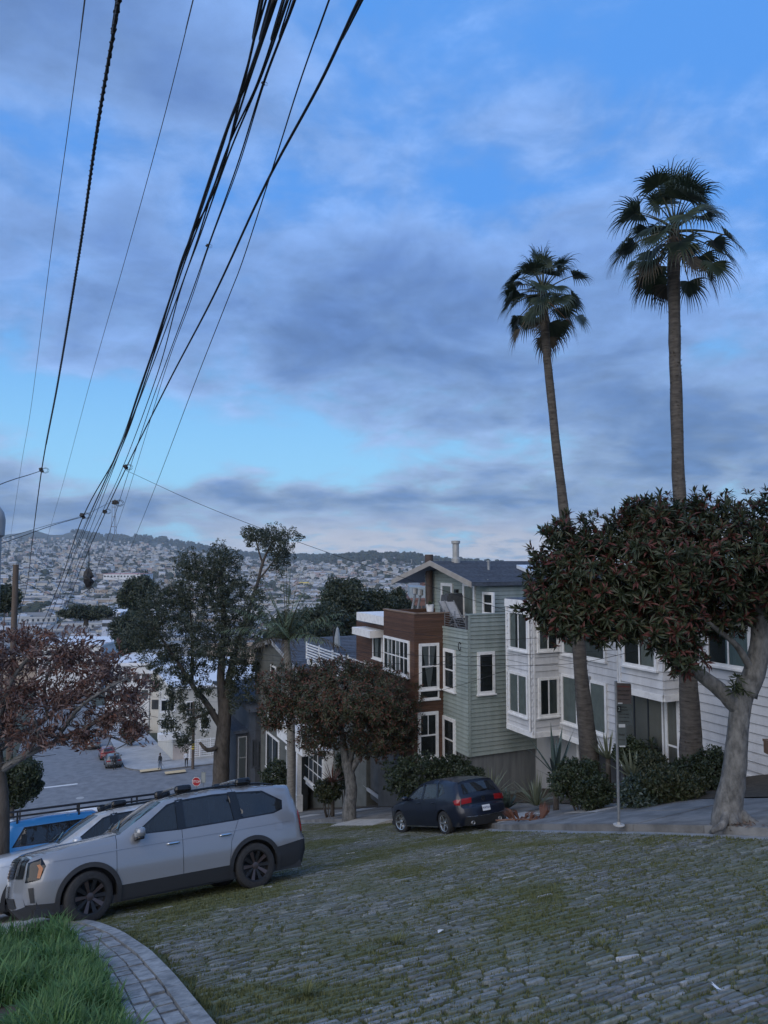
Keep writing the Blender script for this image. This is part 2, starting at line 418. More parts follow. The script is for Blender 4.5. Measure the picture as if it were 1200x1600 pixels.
def sett_shape(r):
    """domed, worn block: base ring, shoulder ring, crown"""
    k = 8; vs = []; ring = []
    for j in range(k):
        a = 2 * math.pi * (j + 0.5) / k; c, s_ = math.cos(a), math.sin(a)
        e = 0.24
        ring.append((0.5 * math.copysign(abs(c) ** e, c) * r.uniform(0.93, 1.05), 0.5 * math.copysign(abs(s_) ** e, s_) * r.uniform(0.9, 1.05)))
    for sc, h in ((1.0, -0.6), (1.0, 0.70), (0.95, 0.94), (0.78, 1.0)):
        for (x, y) in ring: vs.append((x * sc, y * sc, h + (r.uniform(-0.12, 0.12) if h > 0 else 0)))
    vs.append((r.uniform(-.1, .1), r.uniform(-.1, .1), 1.03))
    fs = [(i * k + j, i * k + (j + 1) % k, (i + 1) * k + (j + 1) % k, (i + 1) * k + j) for i in range(3) for j in range(k)]
    fs += [(3 * k + j, 3 * k + (j + 1) % k, 4 * k) for j in range(k)]
    return vs, fs
def sett_plain(r):
    """the same block seen from further off: fewer faces"""
    vs = []
    for sc, h in ((1.0, -.6), (1.0, .62), (.82, 1.0)):
        for sx, sy in ((-1, -1), (1, -1), (1, 1), (-1, 1)): vs.append((sx * .5 * sc * r.uniform(.9, 1.03), sy * .5 * sc * r.uniform(.85, 1.05), h + (r.uniform(-.12, .12) if h > 0 else 0)))
    return vs, [(i * 4 + j, i * 4 + (j + 1) % 4, i * 4 + 4 + (j + 1) % 4, i * 4 + 4 + j) for i in range(2) for j in range(4)] + [(8, 9, 10, 11)]
def proj(p):
    c, s_ = math.cos(PITCH), math.sin(PITCH); Y = p[1] * c + p[2] * s_; Z = -p[1] * s_ + p[2] * c
    return (600 + FOC * p[0] / Y, 800 - FOC * Z / Y, Y) if Y > 0.5 else (0, 9999, Y)
def moss_amount(s, n):
    v = noise.noise(Vector((s * 0.35, n * 0.4, 3.1))) + 0.6 * noise.noise(Vector((s * 1.1, n * 1.1, 9.2)))
    return v + 0.35 * math.exp(-((n - 1.6) / 1.6) ** 2) + 0.22 * min(1, max(0, (s - 5) / 8))
def pave():
    r = random.Random(11); shapes = [sett_shape(r) for _ in range(14)]; plain = [sett_plain(r) for _ in range(10)]
    stones = []
    s = -0.6
    row = 0
    while s < COB_END:
        w = r.uniform(0.038, 0.058); n = kl(s) + 0.06 + r.uniform(0, 0.2); hi = kr(s) - 0.38
        while n < hi:
            l = r.uniform(0.19, 0.34)
            if n + l > hi + 0.1: break
            sc_, nc_ = s + 0.05 * math.sin(n * 0.8 + row * 0.02) + 0.03 * noise.noise(Vector((s, n, 0))) + r.uniform(-.012, .012), n + l / 2
            c = on(sc_, nc_)
            px, py, Y = proj(c)
            if -140 < px < 1560 and py < 1900:
                mo = moss_amount(sc_, nc_)
                mi = 3 if r.random() < 0.004 else (2 if mo + r.uniform(-.25, .25) > 0.42 else (1 if r.random() < 0.35 else 0))
                h = r.uniform(0.013, 0.024) * (0.8 if mi == 2 else 1)
                slope = (smprof(sc_ + 0.2) - smprof(sc_ - 0.2)) / 0.4
                ax = NN; ay = (U + Vector((0, 0, slope))).normalized(); az = ax.cross(ay)
                if az.z < 0: az = -az
                q = Matrix((ax, ay, az)).transposed().to_4x4()
                q = q @ Matrix.Rotation(r.gauss(0, 0.05), 4, 'Z') @ Matrix.Rotation(r.gauss(0, 0.035), 4, 'X') @ Matrix.Rotation(r.gauss(0, 0.03), 4, 'Y') @ Matrix.Diagonal((l - 0.02, w - 0.006, h, 1))
                q = Matrix.Translation(c + Vector((0, 0, r.uniform(-.008, .012)))) @ q
                stones.append((l * w / Y ** 2.6, q, r.randrange(14), mi))
            n += l + r.uniform(0.008, 0.03)
        s += w + r.uniform(0.014, 0.028); row += 1
    stones.sort(key=lambda t: -t[0])
    meshes = {}
    for _, q, k, mi in stones[:300]:
        if (k, mi) not in meshes:
            mb = MB(); mb.add(*shapes[k]); meshes[(k, mi)] = mb.mesh('cobblestone', STONE[mi], smooth=50)
        link('cobblestone', meshes[(k, mi)], street, mtx=q)
    mb = MB()
    for area, q, k, mi in stones[300:]:
        vs, fs = shapes[k] if SN(q[0][3], q[1][3])[0] < 7.5 else plain[k % 10]; mb.add([q @ Vector(v) for v in vs], fs, mi)
    mb.build('cobblestones', STONE, street, smooth=50, kind='stuff')
    return len(stones)
pave()

# -- moss and low grass in the joints
MOSS = leaf_mat('joint_moss', (0.075, 0.09, 0.03), (0.165, 0.17, 0.065), 0.8, 0.15)
def joint_grass():
    r = random.Random(5); mb = MB(); tries = 0
    while tries < 125000:
        tries += 1
        s = 1.5 + (COB_END - 1.5) * r.random() ** 1.5; n = r.uniform(kl(s), kr(s) - 0.3)
        mo = moss_amount(s, n)
        if mo < r.uniform(-0.6, 0.55): continue
        p = on(s, n, 0.0); px, py, Y = proj(p)
        if not (-100 < px < 1450 and py < 1800): continue
        tall = 0.012 + 0.03 * max(0, mo - 0.3) * r.random()
        for k in range(4):
            a = r.uniform(0, 6.28); dx = Vector((math.cos(a), math.sin(a), 0)); b = p + Vector((r.uniform(-.07, .07), r.uniform(-.05, .05), -0.005))
            b.z = smprof(SN(b.x, b.y)[0])
            sd_ = Vector((-dx.y, dx.x, 0)) * r.uniform(0.004, 0.009); h = tall * r.uniform(0.8, 1.9)
            mb.add([b - sd_, b + sd_, b + dx * h * 0.6 + Vector((0, 0, h + 0.02))], [(0, 1, 2)])
    o = mb.build('joint_grass', MOSS, None, kind='stuff')
    tag(o, 'short moss and grass growing in the joints of the cobbled street', 'grass')
joint_grass()
def tuft(px, py, k, h, seed):
    r = random.Random(seed); mb = MB(); p = drop(px, py)
    for i in range(k):
        a = r.uniform(0, 6.28); dx = Vector((math.cos(a), math.sin(a), 0)); b = p + dx * r.uniform(0, 0.12); b.z = smprof(SN(b.x, b.y)[0])
        sd_ = Vector((-dx.y, dx.x, 0)) * 0.006; hh = h * r.uniform(0.6, 1.3)
        mb.add([b - sd_, b + sd_, b + dx * hh * 0.35 + sd_ * 0.7 + Vector((0, 0, hh * 0.7)), b + dx * hh * 0.35 - sd_ * 0.7 + Vector((0, 0, hh * 0.7)), b + dx * hh * 0.9 + Vector((0, 0, hh))], [(0, 1, 2, 3), (3, 2, 4)])
    return mb
for i, (px, py, k, h, lab) in enumerate([(478, 1560, 90, 0.10, 'bright grass tuft between cobbles in front of the kerb strip end'), (618, 1476, 70, 0.08, 'small grass tuft between cobbles in the middle of the street'),
                                (940, 1482, 70, 0.07, 'low grass tuft between the cobbles above the pale stone')]):
    tag(tuft(px, py, k, h, i).build('grass_tuft', MOSS), lab, 'grass tuft', 'grass tufts in the cobbles')

# -- kerbs, gutter and pavement on the uphill... far side
gutter = structure('gutter', strip(lambda s: kr(s) - 0.33, lambda s: kr(s) - 0.005, 1, 68, 0.6, 0.006, 1), mat('gutter_concrete', (0.20, 0.21, 0.215), (0.31, 0.32, 0.325), 2.5, 0.85, 0.3, 30))
SW_H = 0.14; SW_W = 3.1
def swz(s, n): return SW_H + 0.03 * max(0, n - kr(s))
sidewalk = structure('sidewalk', strip(lambda s: kr(s) + 0.1, lambda s: kr(s) + SW_W, 0, 68.5, 0.8, lambda s, n: swz(s, n) - 0.025, 3), CONC_DARK)
def slab(mb, s0, s1, n0, n1, zf, th=0.1, ks=2):
    """flat piece following the street's fall, with thickness"""
    top = []; 
    vs = []
    for i in range(ks + 1):
        s = s0 + (s1 - s0) * i / ks
        a, b = n0(s) if callable(n0) else n0, n1(s) if callable(n1) else n1
        vs += [on(s, a, zf(s, a)), on(s, b, zf(s, b)), on(s, a, zf(s, a) - th), on(s, b, zf(s, b) - th)]
    fs = []
    for i in range(ks):
        o = i * 4; fs += [(o, o + 4, o + 5, o + 1), (o + 2, o + 3, o + 7, o + 6), (o, o + 2, o + 6, o + 4), (o + 1, o + 5, o + 7, o + 3)]
    fs += [(0, 1, 3, 2), (ks * 4, ks * 4 + 2, ks * 4 + 3, ks * 4 + 1)]
    return mb.add(vs, fs)
s = 2.0; k = 0
while s < 46:
    for j in range(2):
        mb = MB(); j_ = rnd.uniform(-.006, .012)
        slab(mb, s + 0.008, s + 1.52, lambda t, j=j: kr(t) + 0.165 + j * 1.47, lambda t, j=j: kr(t) + 0.165 + j * 1.47 + 1.455, lambda t, n, j_=j_: swz(t, n) + j_)
        mb.build('paving_slab', CONC_PALE if (k * 7 + j * 3) % 11 == 4 else CONC, sidewalk)
    mb = MB(); slab(mb, s + 0.006, s + 1.524, lambda t: kr(t), lambda t: kr(t) + 0.155, lambda t, n: SW_H + 0.004, 0.4)
    mb.build('kerb_stone', CONC, sidewalk)
    s += 1.53; k += 1
mb = MB(); slab(mb, s, 68.4, kr, lambda t: kr(t) + 0.155, lambda t, n: SW_H, 0.4, 8); mb.build('kerb_run', CONC, sidewalk)
mb = MB(); slab(mb, s, 68.4, lambda t: kr(t) + 0.16, lambda t: kr(t) + SW_W, swz, 0.1, 8); mb.build('paving_run', CONC, sidewalk)
# pale apron patch beside the street tree
mb = MB(); slab(mb, 24.6, 27.4, lambda t: kr(t) - 0.9, lambda t: kr(t) - 0.02, lambda t, n: 0.03 + 0.11 * (n - kr(t) + 0.9) / 0.9, 0.2); mb.build('driveway_apron', CONC_PALE, sidewalk)

# -- near side: strip of flat stones along the kerb, grass bank beyond it
verge = structure('verge', strip(lambda s: -9, lambda s: kl(s) - 0.6, -4, 12.2, 0.5, lambda s, n: 0.05 - 0.1 * max(0, -n) * 0.3, 8), SOIL)
footpath = structure('footpath', strip(lambda s: -9, lambda s: kl(s) - 0.01, 12.2, 68, 0.8, 0.03, 6), CONC_PALE)
edge = structure('kerb_strip', strip(lambda s: kl(s) - 0.69, lambda s: kl(s) - 0.005, 1, 14.0, 0.4, 0.048, 1), CONC_DARK)
r_ = random.Random(3)
s = 2.0
EDGE_M = [mat('edge_stone', (0.15, 0.155, 0.155), (0.33, 0.33, 0.32), 7, 0.85, 0.5, 25, object_random=0.15)]
while s < 13.8:
    L_ = r_.uniform(0.62, 0.8); mb = MB()
    slab(mb, s, s + L_ - 0.012, lambda t: kl(t) - 0.16, lambda t: kl(t) + 0.0, lambda t, n: 0.085, 0.2); mb.build('kerb_block', EDGE_M, edge)
    s += L_
s = 2.0
while s < 13.8:
    L_ = r_.uniform(0.14, 0.30)
    for j in range(3):
        mb = MB(); w0 = -0.67 + j * 0.167; z_ = r_.uniform(0.055, 0.08); o_ = r_.uniform(-.03, .03)
        slab(mb, s + o_, s + o_ + L_ - 0.018, lambda t: kl(t) + w0 + 0.01, lambda t: kl(t) + w0 + 0.158, lambda t, n: z_, 0.15, 1); mb.build('edge_stone', EDGE_M, edge)
    s += L_
GRASS = leaf_mat('tall_grass', (0.045, 0.11, 0.03), (0.13, 0.24, 0.07), 0.55, 0.35)
def tall_grass():
    r = random.Random(21); mb = MB(); made = 0
    while made < 15000:
        s = r.uniform(3.6, 12.1); n = kl(s) - 0.62 - 3.6 * r.random() ** 1.3
        if n > kl(s) - 0.74 and r.random() < 0.4: continue
        c = noise.noise(Vector((s * 1.7, n * 1.7, 0.5)))
        if c < -0.35: continue
        p = on(s, n, 0.04); px, py, Y = proj(p)
        if not (-60 < px < 330 and py < 1760): continue
        made += 1
        h = r.uniform(0.12, 0.31) * (0.7 + 1.1 * max(0, c + 0.25)); a = r.uniform(0, 6.28); lean = r.uniform(0.15, 0.95)
        dx = Vector((math.cos(a), math.sin(a), 0)) ; sd_ = Vector((-dx.y, dx.x, 0)) * (r.uniform(0.003, 0.008) if r.random() < .85 else r.uniform(.010, .018))
        pts = [p + dx * (h * lean * t * t) + Vector((0, 0, h * (t - 0.35 * lean * t * t))) for t in (0, 0.4, 0.75, 1)]
        mb.add([pts[0] - sd_, pts[0] + sd_, pts[1] - sd_, pts[1] + sd_, pts[2] - sd_ * .7, pts[2] + sd_ * .7, pts[3]], [(0, 1, 3, 2), (2, 3, 5, 4), (4, 5, 6)])
    tag(mb.build('tall_grass', GRASS, None, smooth=True, kind='stuff'), 'long green grass growing on the bank beside the kerb stones', 'grass')
tall_grass()

# -- far corner of the crossing
corner = MB()
cs0, cn0, rad = 84.0, 7.2, 4.0
def corner_poly():
    pts = []
    for i in range(9):
        a = R(90 * i / 8); pts.append((cs0 + rad - rad * math.sin(a) * 1.0, cn0 + rad - rad * math.cos(a)))
    return pts
cp = corner_poly()
poly = cp + [(cs0, 60), (cs0 + 3.6, 60), (cs0 + 3.6, cn0 + 4.4), (170, cn0 + 4.4), (170, cn0)]
def flat_prism(mb, poly, dz, th):
    n = len(poly); top = [on(s, q, dz) for s, q in poly]; bot = [v - Vector((0, 0, th)) for v in top]
    return mb.add(top + bot, [tuple(range(n)), tuple(range(2 * n - 1, n - 1, -1))] + [(i, i + n, (i + 1) % n + n, (i + 1) % n) for i in range(n)])
corner_q = MB()
for a, b in (((cs0, 11.2), (cs0 + 4.8, 60)), ((cs0 + 4.0, 7.2), (170, 12.8))):
    k = 12
    corner_q.grid(lambda u_, v_: on(a[0] + (b[0] - a[0]) * u_, a[1] + (b[1] - a[1]) * v_, 0.15), k * 2, 2)
fan = [on(s, q, 0.15) for s, q in cp] ; fan.append(on(cs0 + 4.0, 11.2, 0.15))
corner_q.add(fan, [(i, i + 1, len(fan) - 1) for i in range(len(fan) - 2)])
far_walk = structure('corner_sidewalk', corner_q, mat('far_concrete', (0.30, 0.31, 0.32), (0.40, 0.41, 0.42), 0.8, 0.9))
ck = MB(); edge_pts = [(170, 7.2)] + [(cs0 + 4, 7.2)] + cp[0:] + [(cs0, 60)]
path = [(170, 7.2), (130, 7.2), (100, 7.2)] + cp + [(cs0, 16), (cs0, 24), (cs0, 40), (cs0, 60)]
for (a, b) in zip(path, path[1:]):
    pa, pb = on(*a), on(*b)
    ck.quad(pa - Vector((0, 0, .1)), pb - Vector((0, 0, .1)), pb + Vector((0, 0, .152)), pa + Vector((0, 0, .152)))
ck.build('kerb_face', CONC_DARK, far_walk)
TACT = mat('tactile_mat', (0.55, 0.42, 0.24), (0.62, 0.48, 0.28), 30, 0.8)
for (px, py) in ((235, 1203), (274, 1206)):
    p = drop(px, py, 60, 130, 0.15); s_, n_ = SN(p.x, p.y); mb = MB()
    mb.grid(lambda u_, v_: on(s_ - 0.5 + u_ * 1.0, n_ - 1.1 + 2.2 * v_, 0.158), 3, 3); mb.build('tactile_paving', TACT, far_walk)
# ------------------------------------------------------------------ houses along the far side
def hit_n(px, py, n):
    q = at(px, py, 1.0); s, k = SN(q.x, q.y); return q * (n / k)
def hit_s(px, py, s_):
    q = at(px, py, 1.0); k, n = SN(q.x, q.y); return q * (s_ / k)
WHITE = mat('white_trim_paint', (0.60, 0.60, 0.60), (0.78, 0.78, 0.77), 5, 0.6, .15, 20, mix=(.25, .55))
OFFWHITE = mat('offwhite_siding', (0.44, 0.445, 0.46), (0.60, 0.605, 0.615), 2.6, 0.7, 0.12, 30, object_random=0.06, stretch=(1, 1, .22), mix=(.25, .6))
SAGE = mat('sage_siding', (0.20, 0.245, 0.225), (0.285, 0.325, 0.305), 2.6, 0.7, 0.12, 30, object_random=0.07, stretch=(1, 1, .22), mix=(.25, .65))
SAGE_D = mat('sage_base_concrete', (0.13, 0.14, 0.145), (0.20, 0.21, 0.21), 1.2, 0.9, 0.2, 20, stretch=(4, 4, 0.5))
BROWN = mat('redwood_board', (0.070, 0.035, 0.021), (0.120, 0.060, 0.036), 2.5, 0.6, 0.25, 40, stretch=(0.6, 0.6, 8), object_random=0.22)
OLIVE = mat('olive_grey_siding', (0.085, 0.09, 0.08), (0.12, 0.125, 0.115), 1.5, 0.75, object_random=0.08)
CHAR = mat('charcoal_siding', (0.035, 0.042, 0.052), (0.055, 0.062, 0.075), 1.5, 0.7, object_random=0.1)
SLATE = mat('asphalt_shingle', (0.045, 0.055, 0.075), (0.085, 0.10, 0.125), 6, 0.9, 0.5, 30, stretch=(1, 1, 1), object_random=0.15)
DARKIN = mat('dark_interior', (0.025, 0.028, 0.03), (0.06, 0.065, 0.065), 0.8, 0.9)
CURT = mat('curtain_cloth', (0.42, 0.44, 0.44), (0.55, 0.57, 0.56), 14, 0.9, stretch=(3, 3, 0.2))
BLIND = mat('window_blind', (0.36, 0.40, 0.38), (0.45, 0.49, 0.46), 3, 0.8)
SHADE = mat('window_shade_dim', (0.14, 0.16, 0.155), (0.19, 0.21, 0.205), 3, 0.8)
PANE = glass_mat('window_glass', (0.04, 0.05, 0.052), 0.85, 0.02, (0.93, 0.97, 0.97, 1))
ALU = mat('dark_aluminium', (0.06, 0.065, 0.07), None, rough=0.4, metal=0.6)
STEEL = mat('galvanised_steel', (0.28, 0.29, 0.30), (0.36, 0.37, 0.38), 12, 0.5, metal=0.7)
BLACK = mat('black_metal', (0.02, 0.02, 0.022), None, rough=0.5)
FOUND_SHADE = mat('foundation_shadow_paint', (0.05, 0.055, 0.06), (0.08, 0.085, 0.09), 2, 0.9)

class House:
    def __init__(h, name, label, cat, s, n, group=None):
        o = on(s, n); ax = -U; ay = NN
        h.m = Matrix(((ax.x, ay.x, 0, o.x), (ax.y, ay.y, 0, o.y), (0, 0, 1, o.z), (0, 0, 0, 1))); h.inv = h.m.inverted()
        h.root = empty(name, label, cat, mtx=h.m, group=group); h.s, h.n = s, n
    def l(h, p): return h.inv @ Vector(p)
    def lp(h, s, n, z): p = XY(s, n); return h.inv @ Vector((p.x, p.y, z))
    def add(h, name, mb, mats, parent=None, smooth=False, label=None, kind=None): return mb.build(name, mats, parent or h.root, smooth, kind, label)
class Plane_:
    """a wall's face: o = its lower left seen from outside, r along it, out towards the viewer (house coordinates)"""
    def __init__(p, h, a, b, z0, z1):
        p.h = h; A = h.lp(a[0], a[1], z0); B = h.lp(b[0], b[1], z0); p.o = A; p.w = (B - A).length; p.r = (B - A) / p.w; p.up = Vector((0, 0, 1)); p.out = p.r.cross(p.up); p.z0, p.z1 = z0, z1; p.hh = z1 - z0
        p.a, p.b = a, b
    def pt(p, x, z, o=0.0): return p.o + p.r * x + p.up * z + p.out * o
    def hit(p, px, py):
        q = at(px, py, 1.0); wo = p.h.m @ p.o; wn_ = (p.h.m.to_3x3() @ p.out); k = wo.dot(wn_) / q.dot(wn_); lo = p.h.inv @ (q * k) - p.o
        return lo.dot(p.r), lo.z
    def box(p, mb, x0, x1, z0, z1, o0, o1, mi=None):
        vs = [p.pt(x, z, o) for o in (o0, o1) for z in (z0, z1) for x in (x0, x1)]
        return mb.add(vs, [(0, 2, 3, 1), (4, 5, 7, 6), (0, 1, 5, 4), (2, 6, 7, 3), (0, 4, 6, 2), (1, 3, 7, 5)], mi)
def wall(h, a, b, z0, z1, m, expo=0.2, th=0.15, name='wall', shape=None, e0=0.0, e1=0.0, board='siding_board', lap=True, backm=None):
    """backing sheet with a run of lapped boards; shape(z) -> (x0, x1) trims boards under a gable"""
    p = Plane_(h, a, b, z0, z1); mb = MB()
    if shape:
        k = 14
        for i in range(k):
            za, zb = p.hh * i / k, p.hh * (i + 1) / k; xa, xb = shape(za), shape(zb)
            vs = [p.pt(x, z, o) for o in (-th, 0) for (x, z) in ((xa[0], za), (xa[1], za), (xb[1], zb), (xb[0], zb))]
            mb.add(vs, [(3, 2, 1, 0), (4, 5, 6, 7), (0, 1, 5, 4), (2, 3, 7, 6), (1, 2, 6, 5), (3, 0, 4, 7)])
    else: p.box(mb, 0, p.w, 0, p.hh, -th, 0)
    p.wall = h.add(name, mb, backm or (FOUND_SHADE if expo and lap else m))  # dark backing paints in the shade lines between boards
    if expo:
        z = 0.0; me = None
        while z < p.hh - 0.03:
            zt = min(z + expo, p.hh); x0, x1 = (shape((z + zt) / 2) if shape else (0, p.w)); x0 -= e0; x1 += e1
            if x1 - x0 > 0.08:
                g = (0.016 if expo > .2 else .011) if lap else 0.006; oo = 0.036 if lap else 0.018; oi = 0.006 if lap else 0.018
                mk = MB(); vs = [p.pt(x, zz, o) for x in (x0, x1) for (zz, o) in ((z + g, 0.001), (z + g, oo), (zt, oi), (zt, 0.001))]
                mk.add(vs, [(0, 1, 2, 3), (7, 6, 5, 4), (0, 4, 5, 1), (1, 5, 6, 2), (2, 6, 7, 3), (0, 3, 7, 4)])
                mk.build(board, m, p.wall)
            z = zt
    return p
def window(p, x0, x1, z0, z1, style='slider', tw=0.09, trim=None, curtain=None, sill=True, n=2, m=2, name='window', glass=None, bar=None, proud=0.085):
    h = p.h; trim = trim or WHITE; bar = bar or trim; mb = MB()
    p.box(mb, x0, x1, z1 - tw, z1, 0.001, proud); p.box(mb, x0, x1, z0, z0 + tw, 0.001, proud)
    p.box(mb, x0, x0 + tw, z0 + tw, z1 - tw, 0.001, proud); p.box(mb, x1 - tw, x1, z0 + tw, z1 - tw, 0.001, proud)
    w = h.add(name, mb, trim)
    if sill:
        mb = MB(); p.box(mb, x0 - 0.04, x1 + 0.04, z0 - 0.05, z0 - 0.001, 0.001, proud + 0.05); mb.build('sill', trim, w)
    X0, X1, Z0, Z1 = x0 + tw, x1 - tw, z0 + tw, z1 - tw
    mb = MB(); mb.quad(p.pt(X0, Z0, 0.038), p.pt(X1, Z0, 0.038), p.pt(X1, Z1, 0.038), p.pt(X0, Z1, 0.038)); mb.build('dark_room_sheet', DARKIN, w)  # flat sheet; the unlit room's darkness is put into its colour
    if curtain:
        for (f0, f1, t0, t1, cm) in curtain:   # fractions of the opening; t0,t1 narrow it at the foot
            mb = MB(); k = 12; a0, a1 = X0 + (X1 - X0) * f0, X0 + (X1 - X0) * f1; b0, b1 = X0 + (X1 - X0) * t0, X0 + (X1 - X0) * t1
            mb.grid(lambda u_, v_: p.pt((b0 + (b1 - b0) * u_) * (1 - v_) + (a0 + (a1 - a0) * u_) * v_, Z0 + (Z1 - Z0) * v_, 0.043 + 0.004 * math.sin(u_ * k * 3.1)), k * 2, 3); mb.build('curtain', cm, w, smooth=True)
    panes = []
    if style == 'slider': cols, rows, bw = [0, 0.5, 1], [0, 1], 0.05
    elif style == 'triple': cols, rows, bw = [0, 0.33, 0.67, 1], [0, 1], 0.05
    elif style == 'sash': cols, rows, bw = [0, 1], [0, 0.5, 1], 0.055
    elif style == 'sash2': cols, rows, bw = [0, 1], [0, 0.5, 1], 0.06
    elif style == 'grid': cols, rows, bw = [i / n for i in range(n + 1)], [i / m for i in range(m + 1)], 0.045
    else: cols, rows, bw = [0, 1], [0, 1], 0.04
    xs = [X0 + (X1 - X0) * c for c in cols]; zs = [Z0 + (Z1 - Z0) * c for c in rows]
    for i, x in enumerate(xs[1:-1]):
        mb = MB(); p.box(mb, x - bw / 2, x + bw / 2, Z0, Z1, 0.039, 0.066); mb.build('mullion', bar, w)
    for z in zs[1:-1]:
        mb = MB(); p.box(mb, X0, X1, z - bw / 2, z + bw / 2, 0.0395, 0.0675); mb.build('rail', bar, w)
    if style == 'sash2':
        mb = MB(); xm = (X0 + X1) / 2; p.box(mb, xm - 0.018, xm + 0.018, zs[1], Z1, 0.041, 0.061); mb.build('mullion', bar, w)
    for i in range(len(xs) - 1):
        for j in range(len(zs) - 1):
            mb = MB(); e = 0.052 + 0.0015 * ((i + j) % 2)
            mb.quad(p.pt(xs[i], zs[j], e), p.pt(xs[i + 1], zs[j], e), p.pt(xs[i + 1], zs[j + 1], e), p.pt(xs[i], zs[j + 1], e)); mb.build('pane', glass or PANE, w)
    return w
def win_px(p, L, T, Rr, B, **k):
    x0, _ = p.hit(L, (T + B) / 2); x1, _ = p.hit(Rr, (T + B) / 2); xm = (L + Rr) / 2; z1 = p.hit(xm, T)[1]; z0 = p.hit(xm, B)[1]
    return window(p, x0, x1, z0, z1, **k)
def trim_band(p, z0, z1, proud, m=None, name='trim_band', x0=None, x1=None):
    mb = MB(); p.box(mb, 0 if x0 is None else x0, p.w if x1 is None else x1, z0, z1, 0.001, proud); return p.h.add(name, mb, m or WHITE)

# ---- the long off-white block with its saw-tooth bays
def white_block():
    nA = 15.7
    pA0 = hit_n(793, 1134, nA); sA0 = SN(pA0.x, pA0.y)[0]; pA1 = hit_n(834, 1149, nA); sA1 = SN(pA1.x, pA1.y)[0]
    nC = nA + 1.15
    h = House('apartment_block', 'long off-white clapboard apartment block with stepped bays behind the two palms', 'building', sA1, nC)
    zb, zt = pA0.z, hit_n(793, 938, nA).z
    sC1 = SN(*hit_n(972, 1000, nC).xy)[0]
    nD = nA + 0.25
    D0 = hit_n(969, 1085, nD); D1 = hit_n(1037, 1088, nD); sD0, sD1 = SN(*D0.xy)[0], SN(*D1.xy)[0]
    nE = nD + 0.75; sE1 = sD1 - 9.5
    zD = (D0.z + D1.z) / 2 + 0.05
    A = wall(h, (sA0, nA), (sA1, nA), zb, zt, OFFWHITE, 0.25)
    B = wall(h, (sA1, nA + 0.002), (sA1, nC), zb, zt, OFFWHITE, 0.25)
    zC = hit_n(905, 1159, nC).z
    Cc = wall(h, (sA1, nC), (sC1, nC), zC, zt, OFFWHITE, 0.25)
    D = wall(h, (sD0, nD), (sD1, nD), zD, zt + 0.3, OFFWHITE, 0.25)
    Dl = wall(h, (sD0, nC + 0.3), (sD0, nD + 0.002), zD, zt + 0.3, OFFWHITE, 0.25)
    Dr = wall(h, (sD1, nD + 0.002), (sD1, nE), zD, zt + 0.3, OFFWHITE, 0.25)
    zE = hit_n(1150, 1212, nE).z
    E = wall(h, (sD1, nE), (sE1, nE), zE, zt + 0.3, OFFWHITE, 0.25)
    Ee = wall(h, (sE1, nE + 0.002), (sE1, nE + 8), zE - 1, zt + 0.3, OFFWHITE, 0)
    W = wall(h, (sA0, nC + 9), (sA0, nA + 0.002), zb, zt, OFFWHITE, 0.25)
    # lobby, recessed under the second bay, and the wall over the garage
    mb = MB()
    for (a, b, z0, z1) in (((sC1 + 0.4, nC + 0.32), (sD1 + 0.3, nE + 0.32), zE - 2.5, zD),):
        pass
    # solid body of the building behind its faces
    body = MB()
    def blk(s0, s1, n0, n1, z0, z1):
        a, b = h.lp(s0, n0, z0), h.lp(s1, n1, z1); body.span(a, b)
    blk(sA0 - 0.16, sA1 + 0.16, nA + 0.16, nC + 8, zb + 0.02, zt - 0.02); blk(sA1 + 0.16, sC1, nC + 0.16, nC + 8, zC + 0.02, zt - 0.03); blk(sD0 - 0.16, sD1 + 0.17, nD + 0.16, nC + 8, zD + 0.02, zt + 0.25); blk(sD1 - 0.02, sE1 + 0.17, nE + 0.16, nE + 8, zE - 0.5, zt + 0.24)
    h.add('inner_wall', body, FOUND_SHADE)
    # undersides, trim and cornice
    for p, nm in ((A, 0), (B, 0), (Cc, 0), (D, 0), (Dr, 0)): trim_band(p, -0.09, 0.10, 0.05, name='base_trim')
    for p in (A, B, Cc, D, Dr, E): trim_band(p, p.hh - 0.22, p.hh + 0.06, 0.08, name='cornice')
    for p, x in ((A, 0), (B, 0.02), (D, 0), (E, 0)): trim_band(p, 0.1, p.hh - 0.22, 0.046, name='corner_board', x0=0.0, x1=0.07)
    # ground storey: dark recess, pale garage door, foundations
    g0 = ground(*XY(sA0, nA).xy) - 1.0
    base = MB()
    base.span(h.lp(sA0 - 0.05, nA + 2.0, g0), h.lp(sD0 + 0.2, nC + 7.9, zb + 0.02)); h.add('ground_floor', base, FOUND_SHADE)
    gp = Plane_(h, (sA0 - 0.6, nA + 1.99), (sA1 - 3.4, nA + 1.99), g0, zb); gd = MB(); x0 = gp.hit(838, 1180)[0]; x1 = x0 + 2.6
    gp.box(gd, x0, x1, 0.1, gp.hh + 0.0, 0.0, 0.05); door = h.add('garage_door', gd, mat('garage_door_paint', (0.42, 0.43, 0.44), (0.48, 0.49, 0.50), 2, 0.6))
    fr = MB(); gp.box(fr, x0 - 0.12, x0 - 0.001, 0.1, gp.hh - 0.02, 0.0, 0.09); gp.box(fr, x1 + 0.001, x1 + 0.12, 0.1, gp.hh - 0.02, 0.0, 0.09); fr.build('frame', WHITE, door)
    for i in range(1, 4):
        mb = MB(); gp.box(mb, x0 + 0.1, x1 - 0.1, 0.1 + i * 0.6, 0.12 + i * 0.6, 0.051, 0.056); mb.build('panel_line', mat('door_groove', (0.3, 0.31, 0.32), None), door)
